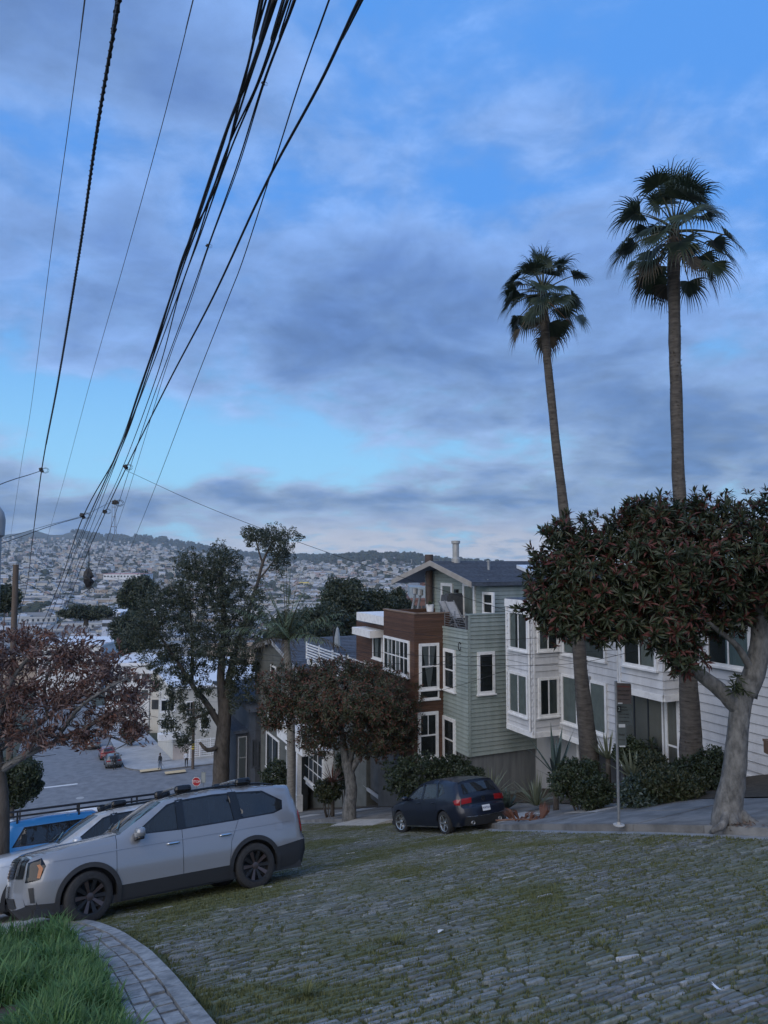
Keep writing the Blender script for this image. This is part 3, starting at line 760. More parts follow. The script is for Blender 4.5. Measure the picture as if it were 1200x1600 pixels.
    soff = MB(); soff.span(h.lp(sA0, nA + 0.01, zb - 0.02), h.lp(sA1 + 0.02, nC + 2.4, zb + 0.0)); soff.span(h.lp(sA1, nC + 0.01, zC - 0.02), h.lp(sC1, nC + 2.4, zC)); soff.span(h.lp(sD0, nD + 0.01, zD - 0.02), h.lp(sD1, nD + 2.3, zD)); h.add('soffit', soff, FOUND_SHADE)
    # under C: plinth planting wall ; lobby glazing under D
    nL = nD + 0.72
    LB = Plane_(h, (SN(*hit_n(972, 1150, nL).xy)[0], nL), (SN(*hit_n(1040, 1150, nL).xy)[0], nL), hit_n(1005, 1205, nL).z, zD)
    lob = MB(); LB.box(lob, -0.1, LB.w + 0.05, -1.8, -0.06, -1.0, 0.0); h.add('lobby_plinth', lob, FOUND_SHADE)
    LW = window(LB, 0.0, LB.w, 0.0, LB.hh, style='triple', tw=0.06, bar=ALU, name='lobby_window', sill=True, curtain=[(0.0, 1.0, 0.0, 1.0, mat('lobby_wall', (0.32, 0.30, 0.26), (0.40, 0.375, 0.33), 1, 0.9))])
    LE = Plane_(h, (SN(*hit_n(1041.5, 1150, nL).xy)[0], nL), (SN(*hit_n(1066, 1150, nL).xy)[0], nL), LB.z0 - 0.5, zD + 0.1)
    lob = MB(); LE.box(lob, 0, LE.w, -1.6, LE.hh - 0.1, -1.0, 0.0); h.add('entry_bay', lob, FOUND_SHADE)
    LD = window(LE, 0.02, LE.w - 0.02, 0.1, LE.hh - 0.12, style='sash', tw=0.10, name='entry_door', sill=False, curtain=[(0, 1, 0, 1, MATS['lobby_wall'])])
    # windows (storey by storey)
    b1 = [(0.5, 1, 0.5, 1, BLIND)]; b2 = [(0, 0.5, 0, 0.5, BLIND)]; b0 = [(0, 1, 0, 1, BLIND)]
    win_px(A, 797, 955, 827, 1016, curtain=[(0, .3, 0, .3, BLIND), (.5, 1, .5, 1, SHADE)]); win_px(A, 797, 1051, 827, 1117, curtain=b0)
    win_px(B, 838, 966, 871, 1017, sill=True, curtain=[(0, .5, 0, .5, BLIND)]); win_px(B, 840, 1058, 872, 1119, curtain=b1)
    win_px(Cc, 881, 978, 948, 1028, style='slider', curtain=b2 + [(.5, 1, .5, 1, SHADE)]); win_px(Cc, 880, 1060, 950, 1139, style='triple', curtain=[(0, .3, 0, .3, BLIND), (.3, .36, .3, .36, SHADE), (.5, 1, .5, 1, BLIND)])
    win_px(D, 975, 985, 1028, 1043, curtain=[(.55, 1, .55, 1, BLIND)])
    win_px(Dr, 1044, 990, 1061, 1045, style='fixed', tw=0.07)
    win_px(E, 1106, 975, 1176, 1043, style='slider', curtain=[(0.42, 1, 0.42, 1, mat('pale_blue_curtain', (0.30, 0.42, 0.45), (0.36, 0.48, 0.50), 9, 0.9, stretch=(4, 4, .2)))])
    trim_band(E, 0.0, 0.14, 0.05, name='base_trim')
    pl = MB(); pl.span(h.lp(sD1 - 1.05, nE + 0.1, zE - 1.6), h.lp(sE1, nE + 7.9, zE - 0.01)); h.add('foundation', pl, FOUND_SHADE)
    # gutters' downpipes, vents and a meter on the long wall
    for p, x, z1 in ((Cc, Cc.w - .12, Cc.hh - .25), (E, .22, E.hh - .25), (A, A.w - .1, A.hh - .25)):
        m_ = MB(); q0, q1 = p.pt(x, .12, .09), p.pt(x, z1, .09); m_.tube([q0, q1], .04, 8); m_.build('downpipe', WHITE, h.root, smooth=40)
    for p, fx, fz in ((Cc, .5, .47), (E, .12, .52)):
        m_ = MB(); x, z = p.w * fx, p.hh * fz; p.box(m_, x - .14, x + .14, z - .1, z + .1, .04, .09); h.add('wall_vent', m_, STEEL)
    # small wooden meter post at the right
    q = hit_n(1199, 1185, nE - 0.25)
    rf = MB(); rf.span(h.lp(sA0, nA, zt + 0.06), h.lp(sD0, nC + 8, zt + 0.10)); rf.span(h.lp(sD0, nD, zt + 0.36), h.lp(sE1, nE + 8, zt + 0.40)); h.add('roof', rf, SLATE)
    return h
WB = white_block()
q = hit_n(1206, 1160, 14.9); s_, n_ = SN(q.x, q.y); g_ = on(s_, n_, 0.2)
mb = MB(); mb.bar(g_, Vector((g_.x, g_.y, q.z)), 0.1); fp = empty('wooden_gate_post', 'short brown wooden post with a flat cap beside the pale street tree', 'post', g_)
mb = MB(); mb.span((-.06, -.06, 0), (.06, .06, q.z - g_.z)); mb.build('post_shaft', mat('old_wood', (0.16, 0.09, 0.05), (0.24, 0.14, 0.08), 8, 0.8, stretch=(1, 1, .1)), fp)
mb = MB(); mb.span((-.14, -.14, q.z - g_.z + .001), (.14, .14, q.z - g_.z + .05)); mb.span((-.14, -.1, q.z - g_.z - .25), (-.065, .1, q.z - g_.z - .0)); mb.build('post_cap', MATS['old_wood'], fp)

# ---- sage green house with gabled top storey
def sage_house():
    nS = 14.5
    C0 = hit_n(733, 1183, nS); sC = SN(*C0.xy)[0]; sL = SN(*hit_n(693, 1100, nS).xy)[0]
    h = House('sage_green_house', 'sage green clapboard house with shallow gabled top storey and roof deck', 'house', sC, nS)
    zb = C0.z; zp = hit_n(733, 962, nS).z; zd = zp - 0.62
    g0 = ground(*XY(sL, nS).xy) - 1.2
    F = wall(h, (sL, nS), (sC, nS), zb, zd, SAGE, 0.165)
    Rt = wall(h, (sC, nS + 0.002), (sC, nS + 9), zb, zp, SAGE, 0.165)
    bm_ = MB(); bm_.span(h.lp(sC + 0.08, nS + 0.1, g0), h.lp(sL - 0.2, nS + 8.9, zb - 0.005)); h.add('foundation', bm_, SAGE_D)
    inn = MB(); inn.span(h.lp(sC + 0.16, nS + 0.16, zb), h.lp(sL - 0.02, nS + 8.9, zd - 0.01)); h.add('inner_wall', inn, FOUND_SHADE)
    k = MB(); Rt.box(k, -0.03, Rt.w, Rt.hh, Rt.hh + 0.05, -0.17, 0.05); h.add('parapet_cap', k, SAGE)
    trim_band(F, F.hh - 0.03, F.hh + 0.06, 0.05, SAGE, 'deck_edge')
    trim_band(Rt, 0.0, Rt.hh, 0.046, SAGE, 'corner_board', 0.0, 0.08)
    # windows
    win_px(F, 695, 1014, 713, 1079, style='sash', tw=0.13); win_px(F, 694, 1121, 713, 1190, style='sash', tw=0.13)
    win_px(Rt, 745, 1018, 772, 1084, style='fixed', tw=0.11)
    # deck railing along the open front edge
    rp = Plane_(h, (sL, nS + 0.06), (sC + 0.25, nS + 0.06), zd + 0.06, zp); rail = part_empty('deck_railing', h.root)
    for i in range(6):
        m_ = MB(); z = 0.06 + i * 0.095; m_.bar(rp.pt(0, z), rp.pt(rp.w, z), 0.018); m_.build('rail_bar', STEEL, rail)
    for x in (0.03, rp.w * 0.5, rp.w - 0.03):
        m_ = MB(); m_.bar(rp.pt(x, 0), rp.pt(x, 0.66), 0.035); m_.build('rail_post', STEEL, rail)
    # top storey set back behind the deck
    nU = nS + 1.55; sU = sC + 0.95; sUe = sU + 5.6
    zf = zd; zr = at(697, 877, 33).z
    rise = 0.85; half = 3.55; sm = sU + half - 0.25; zev = zr - rise - 0.10
    zw = zev + 0.12
    def shp(z):
        zz = z + zf
        if zz <= zw: return (0, 5.6)
        f = (zz - zw) / (zr - 0.12 - zw); xm = sUe - sm; return (max(0, xm - (xm + 1.3) * (1 - f)), min(5.6, xm + (5.6 - xm + 0.1) * (1 - f)))
    G = wall(h, (sUe, nU), (sU, nU), zf, zr - 0.14, SAGE, 0.165, shape=shp)
    GR = wall(h, (sU, nU + 0.002), (sU, nU + 7.3), zf, zw, SAGE, 0.165)
    inn = MB(); inn.span(h.lp(sU + 0.16, nU + 0.16, zf), h.lp(sUe, nU + 7.2, zw - 0.02)); h.add('upper_inner_wall', inn, FOUND_SHADE)
    win_px(G, 691, 911, 709, 975, style='fixed', tw=0.14, curtain=[(0, 1, 0, 1, BLIND)], name='deck_door', sill=False)
    win_px(G, 725, 911, 744, 966, style='fixed', tw=0.14, curtain=[(0, 1, 0, 1, BLIND)], name='deck_door', sill=False)
    win_px(G, 756, 925, 773, 961, style='sash', tw=0.11)
    lm = MB(); x, z = G.hit(716, 923); G.box(lm, x - .09, x + .09, z - .08, z + .06, 0.04, 0.17); h.add('wall_lamp', lm, BLACK)
    # roof: two slabs with deep eaves, shingled
    n0, n1 = nU - 0.95, nU + 7.6; sl, sr = sm + half + 0.55, sm - half
    th = 0.14
    for (se, nm) in ((sr, 1), (sl, -1)):
        a, b = h.lp(sm, n0, zr), h.lp(sm, n1, zr); ze = zr - rise - (0.1 if se == sl else 0); c, d = h.lp(se, n1, ze), h.lp(se, n0, ze)
        v = Vector((0, 0, -th)); mb = MB(); mb.add([a, b, c, d, a + v, b + v, c + v, d + v], [(0, 1, 2, 3), (7, 6, 5, 4), (0, 4, 5, 1), (1, 5, 6, 2), (2, 6, 7, 3), (3, 7, 4, 0)])
        rf = h.add('roof', mb, SLATE)
        mb = MB(); e = Vector((0, -0.03, 0.0)); o_ = Vector((0, 0, 0.035)); mb.add([a + e + o_, d + e + o_, d + e + v * 1.4, a + e + v * 1.4, a + o_, d + o_, d + v * 1.4, a + v * 1.4], [(0, 3, 2, 1), (4, 5, 6, 7), (0, 1, 5, 4), (2, 3, 7, 6), (1, 2, 6, 5)]); mb.build('barge_board', mat('barge_paint', (0.30, 0.27, 0.24), (0.36, 0.33, 0.29), 3, 0.7), rf)
        if se == sr:
            rows = 22
            for i in range(rows):
                f0, f1 = i / rows, (i + 1) / rows; m_ = MB(); nrm = Vector((rise, 0, half)).normalized()
                p0, p1 = a.lerp(d, f0), a.lerp(d, f1); r0, r1 = b.lerp(c, f0), b.lerp(c, f1)
                m_.add([p0 + nrm * .012, r0 + nrm * .012, r1 + nrm * .03, p1 + nrm * .03, p1 + nrm * .004, r1 + nrm * .004], [(0, 3, 2, 1), (3, 4, 5, 2)]); m_.build('shingle_course', SLATE, rf)
            f = lambda u_, v_, o: a.lerp(d, u_).lerp(b.lerp(c, u_), v_) + Vector((0, 0, o))
            m_ = MB(); m_.add([f(.42, .42, .05), f(.42, .56, .05), f(.78, .56, .05), f(.78, .42, .05), f(.42, .42, .2), f(.42, .56, .2), f(.78, .56, .2), f(.78, .42, .2)], [(4, 7, 6, 5), (0, 1, 5, 4), (1, 2, 6, 5), (2, 3, 7, 6), (3, 0, 4, 7)]); m_.build('skylight', mat('skylight_dome', (0.62, 0.66, 0.70), None, rough=0.3), rf)
            m_ = MB(); q = f(.45, .24, 0); m_.lathe([(0.0, 0.42), (.11, .42), (.11, .36), (.07, .36), (.07, -.1)], 12, Matrix.Translation(q)); m_.build('vent_pipe', STEEL, rf)
            m_ = MB(); q = f(.06, .14, 0); m_.lathe([(0.0, 0.98), (.2, .98), (.2, .86), (.15, .84), (.15, .22), (.2, .18), (.2, -.1)], 16, Matrix.Translation(q)); m_.build('flue', mat('flue_metal', (0.34, 0.34, 0.33), (0.42, 0.42, 0.40), 6, 0.6, metal=0.3), rf)
    # weathered steel flue up the front wall
    q = G.hit(678, 960); x = q[0]; b0 = G.pt(x, 0, 0.25); topz = at(678, 866, 32).z
    b0.z = zf - 0.4 - h.m[2][3]
    m_ = MB(); m_.lathe([(0.17, 0), (0.17, topz - zf - 0.05), (0.20, topz - zf - 0.05), (0.20, topz - zf + 0.4), (0.0, topz - zf + 0.4)], 20, Matrix.Translation(b0)); h.add('chimney_pipe', m_, mat('rusted_flue', (0.055, 0.038, 0.032), (0.085, 0.06, 0.05), 5, 0.7), smooth=40)
    eb = MB(); eb.box(G.pt(5.6 + 0.0, G.hh - 0.3, 0) + Vector((0, 0, 0)), (0.01, 0.01, 0.01)); 
    h.zd, h.nS, h.sC, h.sL, h.nU, h.G = zd, nS, sC, sL, nU, G
    return h
SG = sage_house()

# ---- redwood clad house with white windows
def brown_house():
    nS = SG.nS; sB = SG.sL
    q = hit_s(648, 960, sB); nB = SN(*q.xy)[1]; sB2 = SN(*hit_n(600, 960, nB).xy)[0]
    h = House('redwood_house', 'dark redwood boarded house with big white framed windows and roof terrace', 'house', sB, nB)
    zt = q.z; zb = hit_s(670, 1180, sB).z; g0 = ground(*XY(sB, nB).xy) - 1.5
    Rr = wall(h, (sB, nB + 0.002), (sB, nS + 0.3), zb - 0.25, zt, BROWN, 0.105, lap=False, board='cladding_board', backm=FOUND_SHADE)
    F = wall(h, (sB2, nB), (sB, nB), zb - 0.25, zt, BROWN, 0.105, lap=False, board='cladding_board', backm=FOUND_SHADE)
    Lf = wall(h, (sB2, nB + 2.5), (sB2, nB + 0.002), zb, zt, BROWN, 0, backm=BROWN)
    k = MB(); F.box(k, -0.03, F.w + 0.05, F.hh + 0.001, F.hh + 0.05, -0.16, 0.05); Rr.box(k, 0.052, Rr.w, Rr.hh + 0.001, Rr.hh + 0.048, -0.16, 0.05); h.add('parapet_cap', k, mat('cap_wood', (0.18, 0.12, 0.08), (0.24, 0.17, 0.12), 4, 0.7))
    inn = MB(); inn.span(h.lp(sB + 0.16, nB + 0.16, zb), h.lp(sB2 - 0.16, nB + 9, zt - 1.0)); inn.span(h.lp(sB2 - 0.2, nB + 1.2, g0), h.lp(sB2 + 4.2, nB + 9, zt - 0.55)); h.add('inner_wall', inn, FOUND_SHADE)
    fl = MB(); fl.span(h.lp(sB + 0.1, nB + 0.6, g0), h.lp(sB2 + 2.0, nB + 6, zb - 0.3)); h.add('ground_floor', fl, FOUND_SHADE)
    tp = MB(); tp.span(h.lp(sB, nB + 0.6, zt - 0.9), h.lp(sB - 1.2, nS + 5.0, zt - 0.85)); 
    bk = wall(h, (sB2 - 0.2, nB + 3.0), (sB + 0.1, nB + 3.0), zt - 1.0, zt, BROWN, 0.105, lap=False, board='cladding_board')
    # windows on the return face
    cur = [(0.0, .45, .28, .45, CURT), (.45, 1.0, .45, .7, CURT)]
    win_px(Rr, 654, 1005, 685, 1077, style='sash2', tw=0.11, curtain=[(0.05, .95, .42, .60, CURT)]); win_px(Rr, 654, 1077, 685, 1092, style='fixed', tw=0.06, sill=True)
    win_px(Rr, 652, 1112, 684, 1185, style='sash2', tw=0.13)
    # triple casement on the street face
    win_px(F, 601, 997, 641, 1052, style='grid', n=6, m=2, tw=0.10, curtain=[(.1, .25, .1, .3, CURT), (.5, .66, .5, .7, CURT)])
    # wing further down with white fascia slabs
    nW = nB + 1.15
    P0 = hit_n(554, 985, nW); sW = SN(*P0.xy)[0]
    zW = hit_n(590, 985, nW).z
    Wf = wall(h, (sW - 0.3, nW), (sB2, nW), g0 + 1.0, zW + 0.25, BROWN, 0.105, lap=False, board='cladding_board', backm=FOUND_SHADE)
    win_px(Wf, 584, 987, 599, 1030, style='fixed', tw=0.10, curtain=[(.1, .6, .2, .5, CURT)])
    fs = MB(); zf1 = hit_n(580, 962, nW - 0.6).z; fs.span(h.lp(SN(*hit_n(557, 965, nW - .6).xy)[0], nW - 0.6, zf1 - 0.35), h.lp(sB2 - 0.01, nW + 5, zf1 + 0.05)); h.add('roof', fs, WHITE)
    fs = MB(); zf2 = hit_n(565, 983, nW - .8).z; fs.span(h.lp(SN(*hit_n(550, 985, nW - .8).xy)[0], nW - 0.8, zf2 - 0.34), h.lp(SN(*hit_n(578, 985, nW - .8).xy)[0], nW + 1.5, zf2)); h.add('canopy', fs, WHITE)
    v0 = h.lp(sB2 + 1.0, nW + 1.0, zf1 + 0.05)
    for dx, dz in ((0, 0), (-0.55, 0.04)):
        m_ = MB(); b0 = v0 + Vector((dx, 0, 0)); t0 = b0 + Vector((0.35, 0, .95 + dz)); m_.tube([b0 - Vector((.1, 0, .05)), t0], 0.06, 8); m_.lathe([(.0, .32), (.14, .30), (.14, .05), (.07, .0)], 10, Matrix.Translation(t0)); h.add('roof_vent', m_, STEEL)
    # lower entry: dark door bay with pale posts
    nEn = nB + 1.0
    Ep = Plane_(h, (SN(*hit_n(566, 1200, nEn).xy)[0], nEn), (SN(*hit_n(612, 1200, nEn).xy)[0], nEn), g0, hit_n(590, 1170, nEn).z)
    mb = MB(); Ep.box(mb, 0.05, Ep.w, 0, Ep.hh, -0.8, 0.0); h.add('entry_bay', mb, FOUND_SHADE)
    for px in (571, 577):
        x = Ep.hit(px, 1200)[0]; m_ = MB(); Ep.box(m_, x - .06, x + .06, 0.4, Ep.hh, 0.01, 0.1); h.add('entry_post', m_, mat('grey_trim', (0.30, 0.31, 0.32), (0.36, 0.37, 0.38), 3, 0.6))
    x0, z0 = Ep.hit(573, 1228); x1 = Ep.hit(608, 1228)[0]; m_ = MB(); Ep.box(m_, x0, x1, z0 - .07, z0 + .07, 0.11, 0.2); h.add('entry_sill', m_, MATS['grey_trim'])
    h.nB, h.sB, h.sB2, h.zt = nB, sB, sB2, zt
    return h
BR = brown_house()
# ---- flat roofed porch house with a roof deck, next down the street
TRIM_G = MATS['grey_trim']
def deck_house():
    n = 14.0; s1 = SN(*hit_n(573, 1100, n).xy)[0]; s0 = SN(*hit_n(482, 1100, n).xy)[0]
    h = House('deck_house', 'olive clapboard house with white bay window and white railed roof deck', 'house', s1, n)
    zt = hit_n(530, 1046, n + .3).z; g0 = ground(*XY(s0, n).xy) - 1.0
    F = wall(h, (s0, n), (s1, n), g0, zt, OLIVE, 0.17)
    Rt = wall(h, (s1, n + .002), (s1, n + 9), g0, zt, OLIVE, 0.17)
    inn = MB(); inn.span(h.lp(s1 + .16, n + .16, g0), h.lp(s0, n + 9, zt - .02)); h.add('inner_wall', inn, FOUND_SHADE)
    trim_band(F, F.hh - .25, F.hh + .05, .12, name='cornice'); trim_band(Rt, Rt.hh - .25, Rt.hh + .05, .1, name='cornice')
    # sloping bay of small panes
    x0, zz1 = F.hit(484, 1160); x1, _ = F.hit(521, 1160); z1 = F.hit(502, 1163)[1]; z0 = F.hit(502, 1222)[1]
    bb = MB(); F.box(bb, x0 - .05, x1 + .05, z0 - .35, z1 + .15, .001, .55); bay = h.add('bay', bb, WHITE)
    P2 = Plane_(h, XY(0, 0).xy, (1, 1), 0, 1) if False else None
    Fb = Plane_(h, (s0, n - .55), (s1, n - .55), F.z0, F.z1)
    window(Fb, x0, x1, z0, z1, style='grid', n=5, m=3, tw=.09, name='window', sill=True)
    sb = Plane_(h, (s0 - x1, n - .54), (s0 - x1, n - .01), F.z0, F.z1)
    # roof deck railing
    rail = part_empty('deck_railing', h.root)
    rp = Plane_(h, (s0 + .1, n - .12), (s1, n - .12), zt + .05, zt + 1); rq = Plane_(h, (s1 - .06, n - .1), (s1 - .06, n + 5), zt + .05, zt + 1)
    for p in (rp, rq):
        for i in range(6):
            m_ = MB(); z = .12 + i * .16; m_.bar(p.pt(0, z), p.pt(p.w, z), .05, .07); m_.build('rail_bar', WHITE, rail)
        for j in range(5):
            x = .03 + (p.w - .06) * j / 4; m_ = MB(); m_.bar(p.pt(x, 0), p.pt(x, 1.05), .08); m_.build('rail_post', WHITE, rail)
    h.zt, h.F, h.s0, h.s1, h.n = zt, F, s0, s1, n
    return h
DH = deck_house()
def gable_house(name, lab, n, pxa, pxb, zt_e, zt_r, m, depth, over=.45, expo=.17, gdrop=1.2, shingle=True):
    """house with its gable to the street; ridge runs back from the street"""
    sa = SN(*hit_n(pxa, 1100, n).xy)[0]; sb = SN(*hit_n(pxb, 1100, n).xy)[0]          # sa further down the street
    h = House(name, lab, 'house', sb, n); g0 = ground(*XY(sa, n).xy) - gdrop; W = sa - sb
    def shp(z):
        zz = z + g0
        if zz <= zt_e: return (0, W)
        f = (zz - zt_e) / (zt_r - zt_e); return (W / 2 * f, W - W / 2 * f)
    F = wall(h, (sa, n), (sb, n), g0, zt_r - .02, m, expo, shape=shp)
    Rt = wall(h, (sb, n + .002), (sb, n + depth), g0, zt_e, m, expo)
    inn = MB(); inn.span(h.lp(sb + .16, n + .16, g0), h.lp(sa, n + depth, zt_e - .02)); h.add('inner_wall', inn, FOUND_SHADE)
    sl = (zt_r - zt_e) / (W / 2); sm = (sa + sb) / 2
    for sg in (-1, 1):
        se = sm + sg * (W / 2 + over); ze = zt_r - sl * (W / 2 + over); a, b, c, d = h.lp(sm, n - over, zt_r + .1), h.lp(sm, n + depth + over, zt_r + .1), h.lp(se, n + depth + over, ze + .1), h.lp(se, n - over, ze + .1); v = Vector((0, 0, -.16)); mb = MB()
        mb.add([a, b, c, d, a + v, b + v, c + v, d + v], [(0, 1, 2, 3), (7, 6, 5, 4), (0, 4, 5, 1), (1, 5, 6, 2), (2, 6, 7, 3), (3, 7, 4, 0)]); rf = h.add('roof', mb, SLATE, )
        mb = MB(); e = Vector((0, -.04, .03)); mb.add([a + e, d + e, d + e + v * 1.6, a + e + v * 1.6, a + e * 0 + Vector((0, -.001, .03)), d + Vector((0, -.001, .03)), d + v * 1.6 + Vector((0, -.001, 0)), a + v * 1.6 + Vector((0, -.001, 0))], [(0, 3, 2, 1), (4, 5, 6, 7), (0, 1, 5, 4), (2, 3, 7, 6)]); mb.build('barge_board', TRIM_G if m is OLIVE else CHAR, rf)
        if sg == -1 and shingle:
            rows = 20; nrm = (b - a).cross(d - a).normalized(); nrm = nrm if nrm.z > 0 else -nrm
            for i in range(rows):
                p0, p1, r0, r1 = a.lerp(d, i / rows), a.lerp(d, (i + 1) / rows), b.lerp(c, i / rows), b.lerp(c, (i + 1) / rows); m_ = MB()
                m_.add([p0 + nrm * .01, r0 + nrm * .01, r1 + nrm * .035, p1 + nrm * .035, p1 + nrm * .003, r1 + nrm * .003], [(0, 3, 2, 1), (3, 4, 5, 2)]); m_.build('shingle_course', SLATE, rf)
            h.rf, h.q = rf, (a, b, c, d, nrm)
    h.F, h.Rt, h.sa, h.sb, h.n, h.g0 = F, Rt, sa, sb, n, g0
    return h
n_ = 13.6
PH = gable_house('porch_house', 'grey Victorian house with white columned porch and dark shingle roof', n_, 398, 474, hit_n(474, 1046, n_).z, hit_n(430, 1000, n_).z, OLIVE, 13)
def porch():
    h = PH; F = h.F; a, b, c, d, nrm = h.q
    f = lambda u_, v_, o: a.lerp(d, u_).lerp(b.lerp(c, u_), v_) + nrm * o
    mb = MB(); k = [(.3, .62), (.3, .78), (.75, .78), (.75, .62)]; mb.add([f(*q, .04) for q in k] + [f(*q, .22) for q in k], [(0, 1, 5, 4), (1, 2, 6, 5), (2, 3, 7, 6), (3, 0, 4, 7), (4, 5, 6, 7)]); sk = mb.build('skylight', WHITE, h.rf)
    k2 = [(.36, .64), (.36, .76), (.69, .76), (.69, .64)]; mb = MB(); mb.add([f(*q, .225) for q in k2], [(0, 1, 2, 3)]); mb.build('pane', DARKIN, sk)
    # windows of the front
    win_px(F, 417, 1149, 437, 1206, style='slider', tw=.14); win_px(F, 420, 1105, 436, 1128, style='fixed', tw=.14)
    win_px(F, 424, 1040, 432, 1060, style='fixed', tw=.1)
    # porch: plinth, columns, beam, roof
    po = part_empty('porch', h.root); n0 = h.n - 0.8
    Pp = Plane_(h, (SN(*hit_n(443, 1200, n0).xy)[0], n0), (SN(*hit_n(474, 1200, n0).xy)[0], n0), h.g0, hit_n(455, 1130, n0).z)
    for px, w in ((450, .22), (465, .26)):
        x = Pp.hit(px, 1200)[0]; zt = Pp.hit(px, 1166)[1]; zg = Pp.hit(px, 1273)[1]; m_ = MB(); Pp.box(m_, x - w / 2, x + w / 2, zg + 1.1, zt, -.2, .06); Pp.box(m_, x - w * .8, x + w * .8, zg - .8, zg + 1.1, -.26, .12); Pp.box(m_, x - w * .9, x + w * .9, zt - .18, zt - .001, -.27, .13); m_.build('column', WHITE, po)
    z0, z1 = Pp.hit(455, 1166)[1], Pp.hit(455, 1128)[1]
    m_ = MB(); Pp.box(m_, -1.2, Pp.w + .1, z0, z0 + (z1 - z0) * .35, -.79, .1); m_.build('beam', WHITE, po)
    m_ = MB(); Pp.box(m_, -1.15, Pp.w + .06, z0 + (z1 - z0) * .35, z0 + (z1 - z0) * .8, -.79, .02); m_.build('frieze', TRIM_G, po)
    m_ = MB(); Pp.box(m_, -1.4, Pp.w + .25, z0 + (z1 - z0) * .8, z1, -.79, .35); m_.build('cornice', WHITE, po)
    for i in range(7):
        x = -1.0 + i * (Pp.w + 1.1) / 6; m_ = MB(); Pp.box(m_, x - .06, x + .06, z0 + (z1 - z0) * .42, z0 + (z1 - z0) * .8 - .002, .021, .24); m_.build('bracket', WHITE, po)
    for i in range(4):
        x = -.9 + i * (Pp.w + .9) / 3.3; m_ = MB(); Pp.box(m_, x, x + .5, z0 + (z1 - z0) * .44, z0 + (z1 - z0) * .72, .0205, .05); m_.build('frieze_panel', WHITE, po)
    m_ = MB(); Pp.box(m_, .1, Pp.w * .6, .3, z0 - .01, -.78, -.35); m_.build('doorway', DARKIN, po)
    m_ = MB(); Pp.box(m_, -1.5, -.02, .2, (z0) * .28, -.79, .0); m_.build('porch_base', OLIVE, po)
porch()
n_ = 13.2
CH = gable_house('charcoal_house', 'charcoal clapboard house with dark trimmed windows below the tall weeping tree', n_, 345, 400, hit_n(400, 1108, n_).z, hit_n(375, 1083, n_).z, CHAR, 12, over=.6, expo=.16)
def charcoal():
    h = CH; F, Rt = h.F, h.Rt
    x, z0 = Rt.hit(398, 1215); 
    for px0, px1, py0, py1 in ((393, 399, 1155, 1198), (402, 408, 1157, 1200)):
        win_px(Rt, px0, py0, px1, py1, style='sash', tw=.1, trim=CHAR)
    # square bay on the street front
    x0, x1 = F.w * .38, F.w * .82; z0 = F.hit(365, 1196)[1]; z1 = F.hit(365, 1128)[1]; mb = MB(); F.box(mb, x0, x1, z0 - .3, z1 + .25, .001, .9); bay = h.add('bay', mb, CHAR)
    mb = MB(); F.box(mb, x0 - .2, x1 + .2, z1 + .25, z1 + .45, .001, 1.1); mb.build('bay_roof', SLATE, bay)
    s1 = h.sa - x1; Sb = Plane_(h, (s1, h.n - .9), (s1, h.n - .002), F.z0, F.z1)
    window(Sb, .12, .80, z0 + .3, z1, style='sash', tw=.08, trim=TRIM_G, curtain=[(0, 1, 0, 1, CURT)], name='window')
charcoal()
# ---- pale corner building over the crossing, lattice fence before it, white flat roofs behind
def corner_building():
    n = 12.6; s1 = 88.6
    h = House('corner_building', 'pale stucco corner building beyond the crossing with a bay and white flat roof', 'building', s1, n)
    g0 = ground(*XY(s1 + 12, n).xy) - .8; zt = hit_s(262, 1078, s1).z
    ST = mat('pink_stucco', (0.42, 0.37, 0.35), (0.50, 0.45, 0.42), 1.2, .9, .2, 20); STP = mat('cream_stucco', (0.46, 0.45, 0.41), (0.54, 0.53, 0.48), 1.2, .9, .2, 20)
    F = wall(h, (s1 + 14, n), (s1, n), g0, zt, STP, 0); Rt = wall(h, (s1, n + .002), (s1, n + 16), g0, zt, STP, 0)
    mb = MB(); mb.span(h.lp(s1 + .1, n + .1, g0), h.lp(s1 + 13.9, n + 15.9, zt + .0)); h.add('inner_wall', mb, STP)
    mb = MB(); Rt.box(mb, .01, 3.4, .1, 3.9, .001, .12); Rt.box(mb, 3.6, 8.5, .1, 2.2, .001, .1); h.add('plinth', mb, ST)
    mb = MB(); mb.span(h.lp(s1 - .4, n - .4, zt), h.lp(s1 + 14.4, n + 16.4, zt + .3)); h.add('roof', mb, mat('white_roof', (0.62, 0.64, 0.67), (0.72, 0.74, 0.77), .6, .7))
    for px0, px1, py0, py1 in ((250, 262, 1122, 1140), (264, 274, 1122, 1140), (250, 274, 1092, 1112), (290, 304, 1095, 1120), (312, 326, 1120, 1140)):
        win_px(Rt, px0, py0, px1, py1, style='slider', tw=.16)
    for k in range(3): window(F, 2 + k * 4, 3.6 + k * 4, F.hh - 4, F.hh - 2, style='sash', tw=.14)
    mb = MB(); q0 = Rt.hit(246, 1145); q1 = Rt.hit(280, 1145); Rt.box(mb, q0[0], q1[0], q0[1] - .7, q0[1], .001, 1.1); h.add('bay_base', mb, WHITE)
    return h
CB = corner_building()
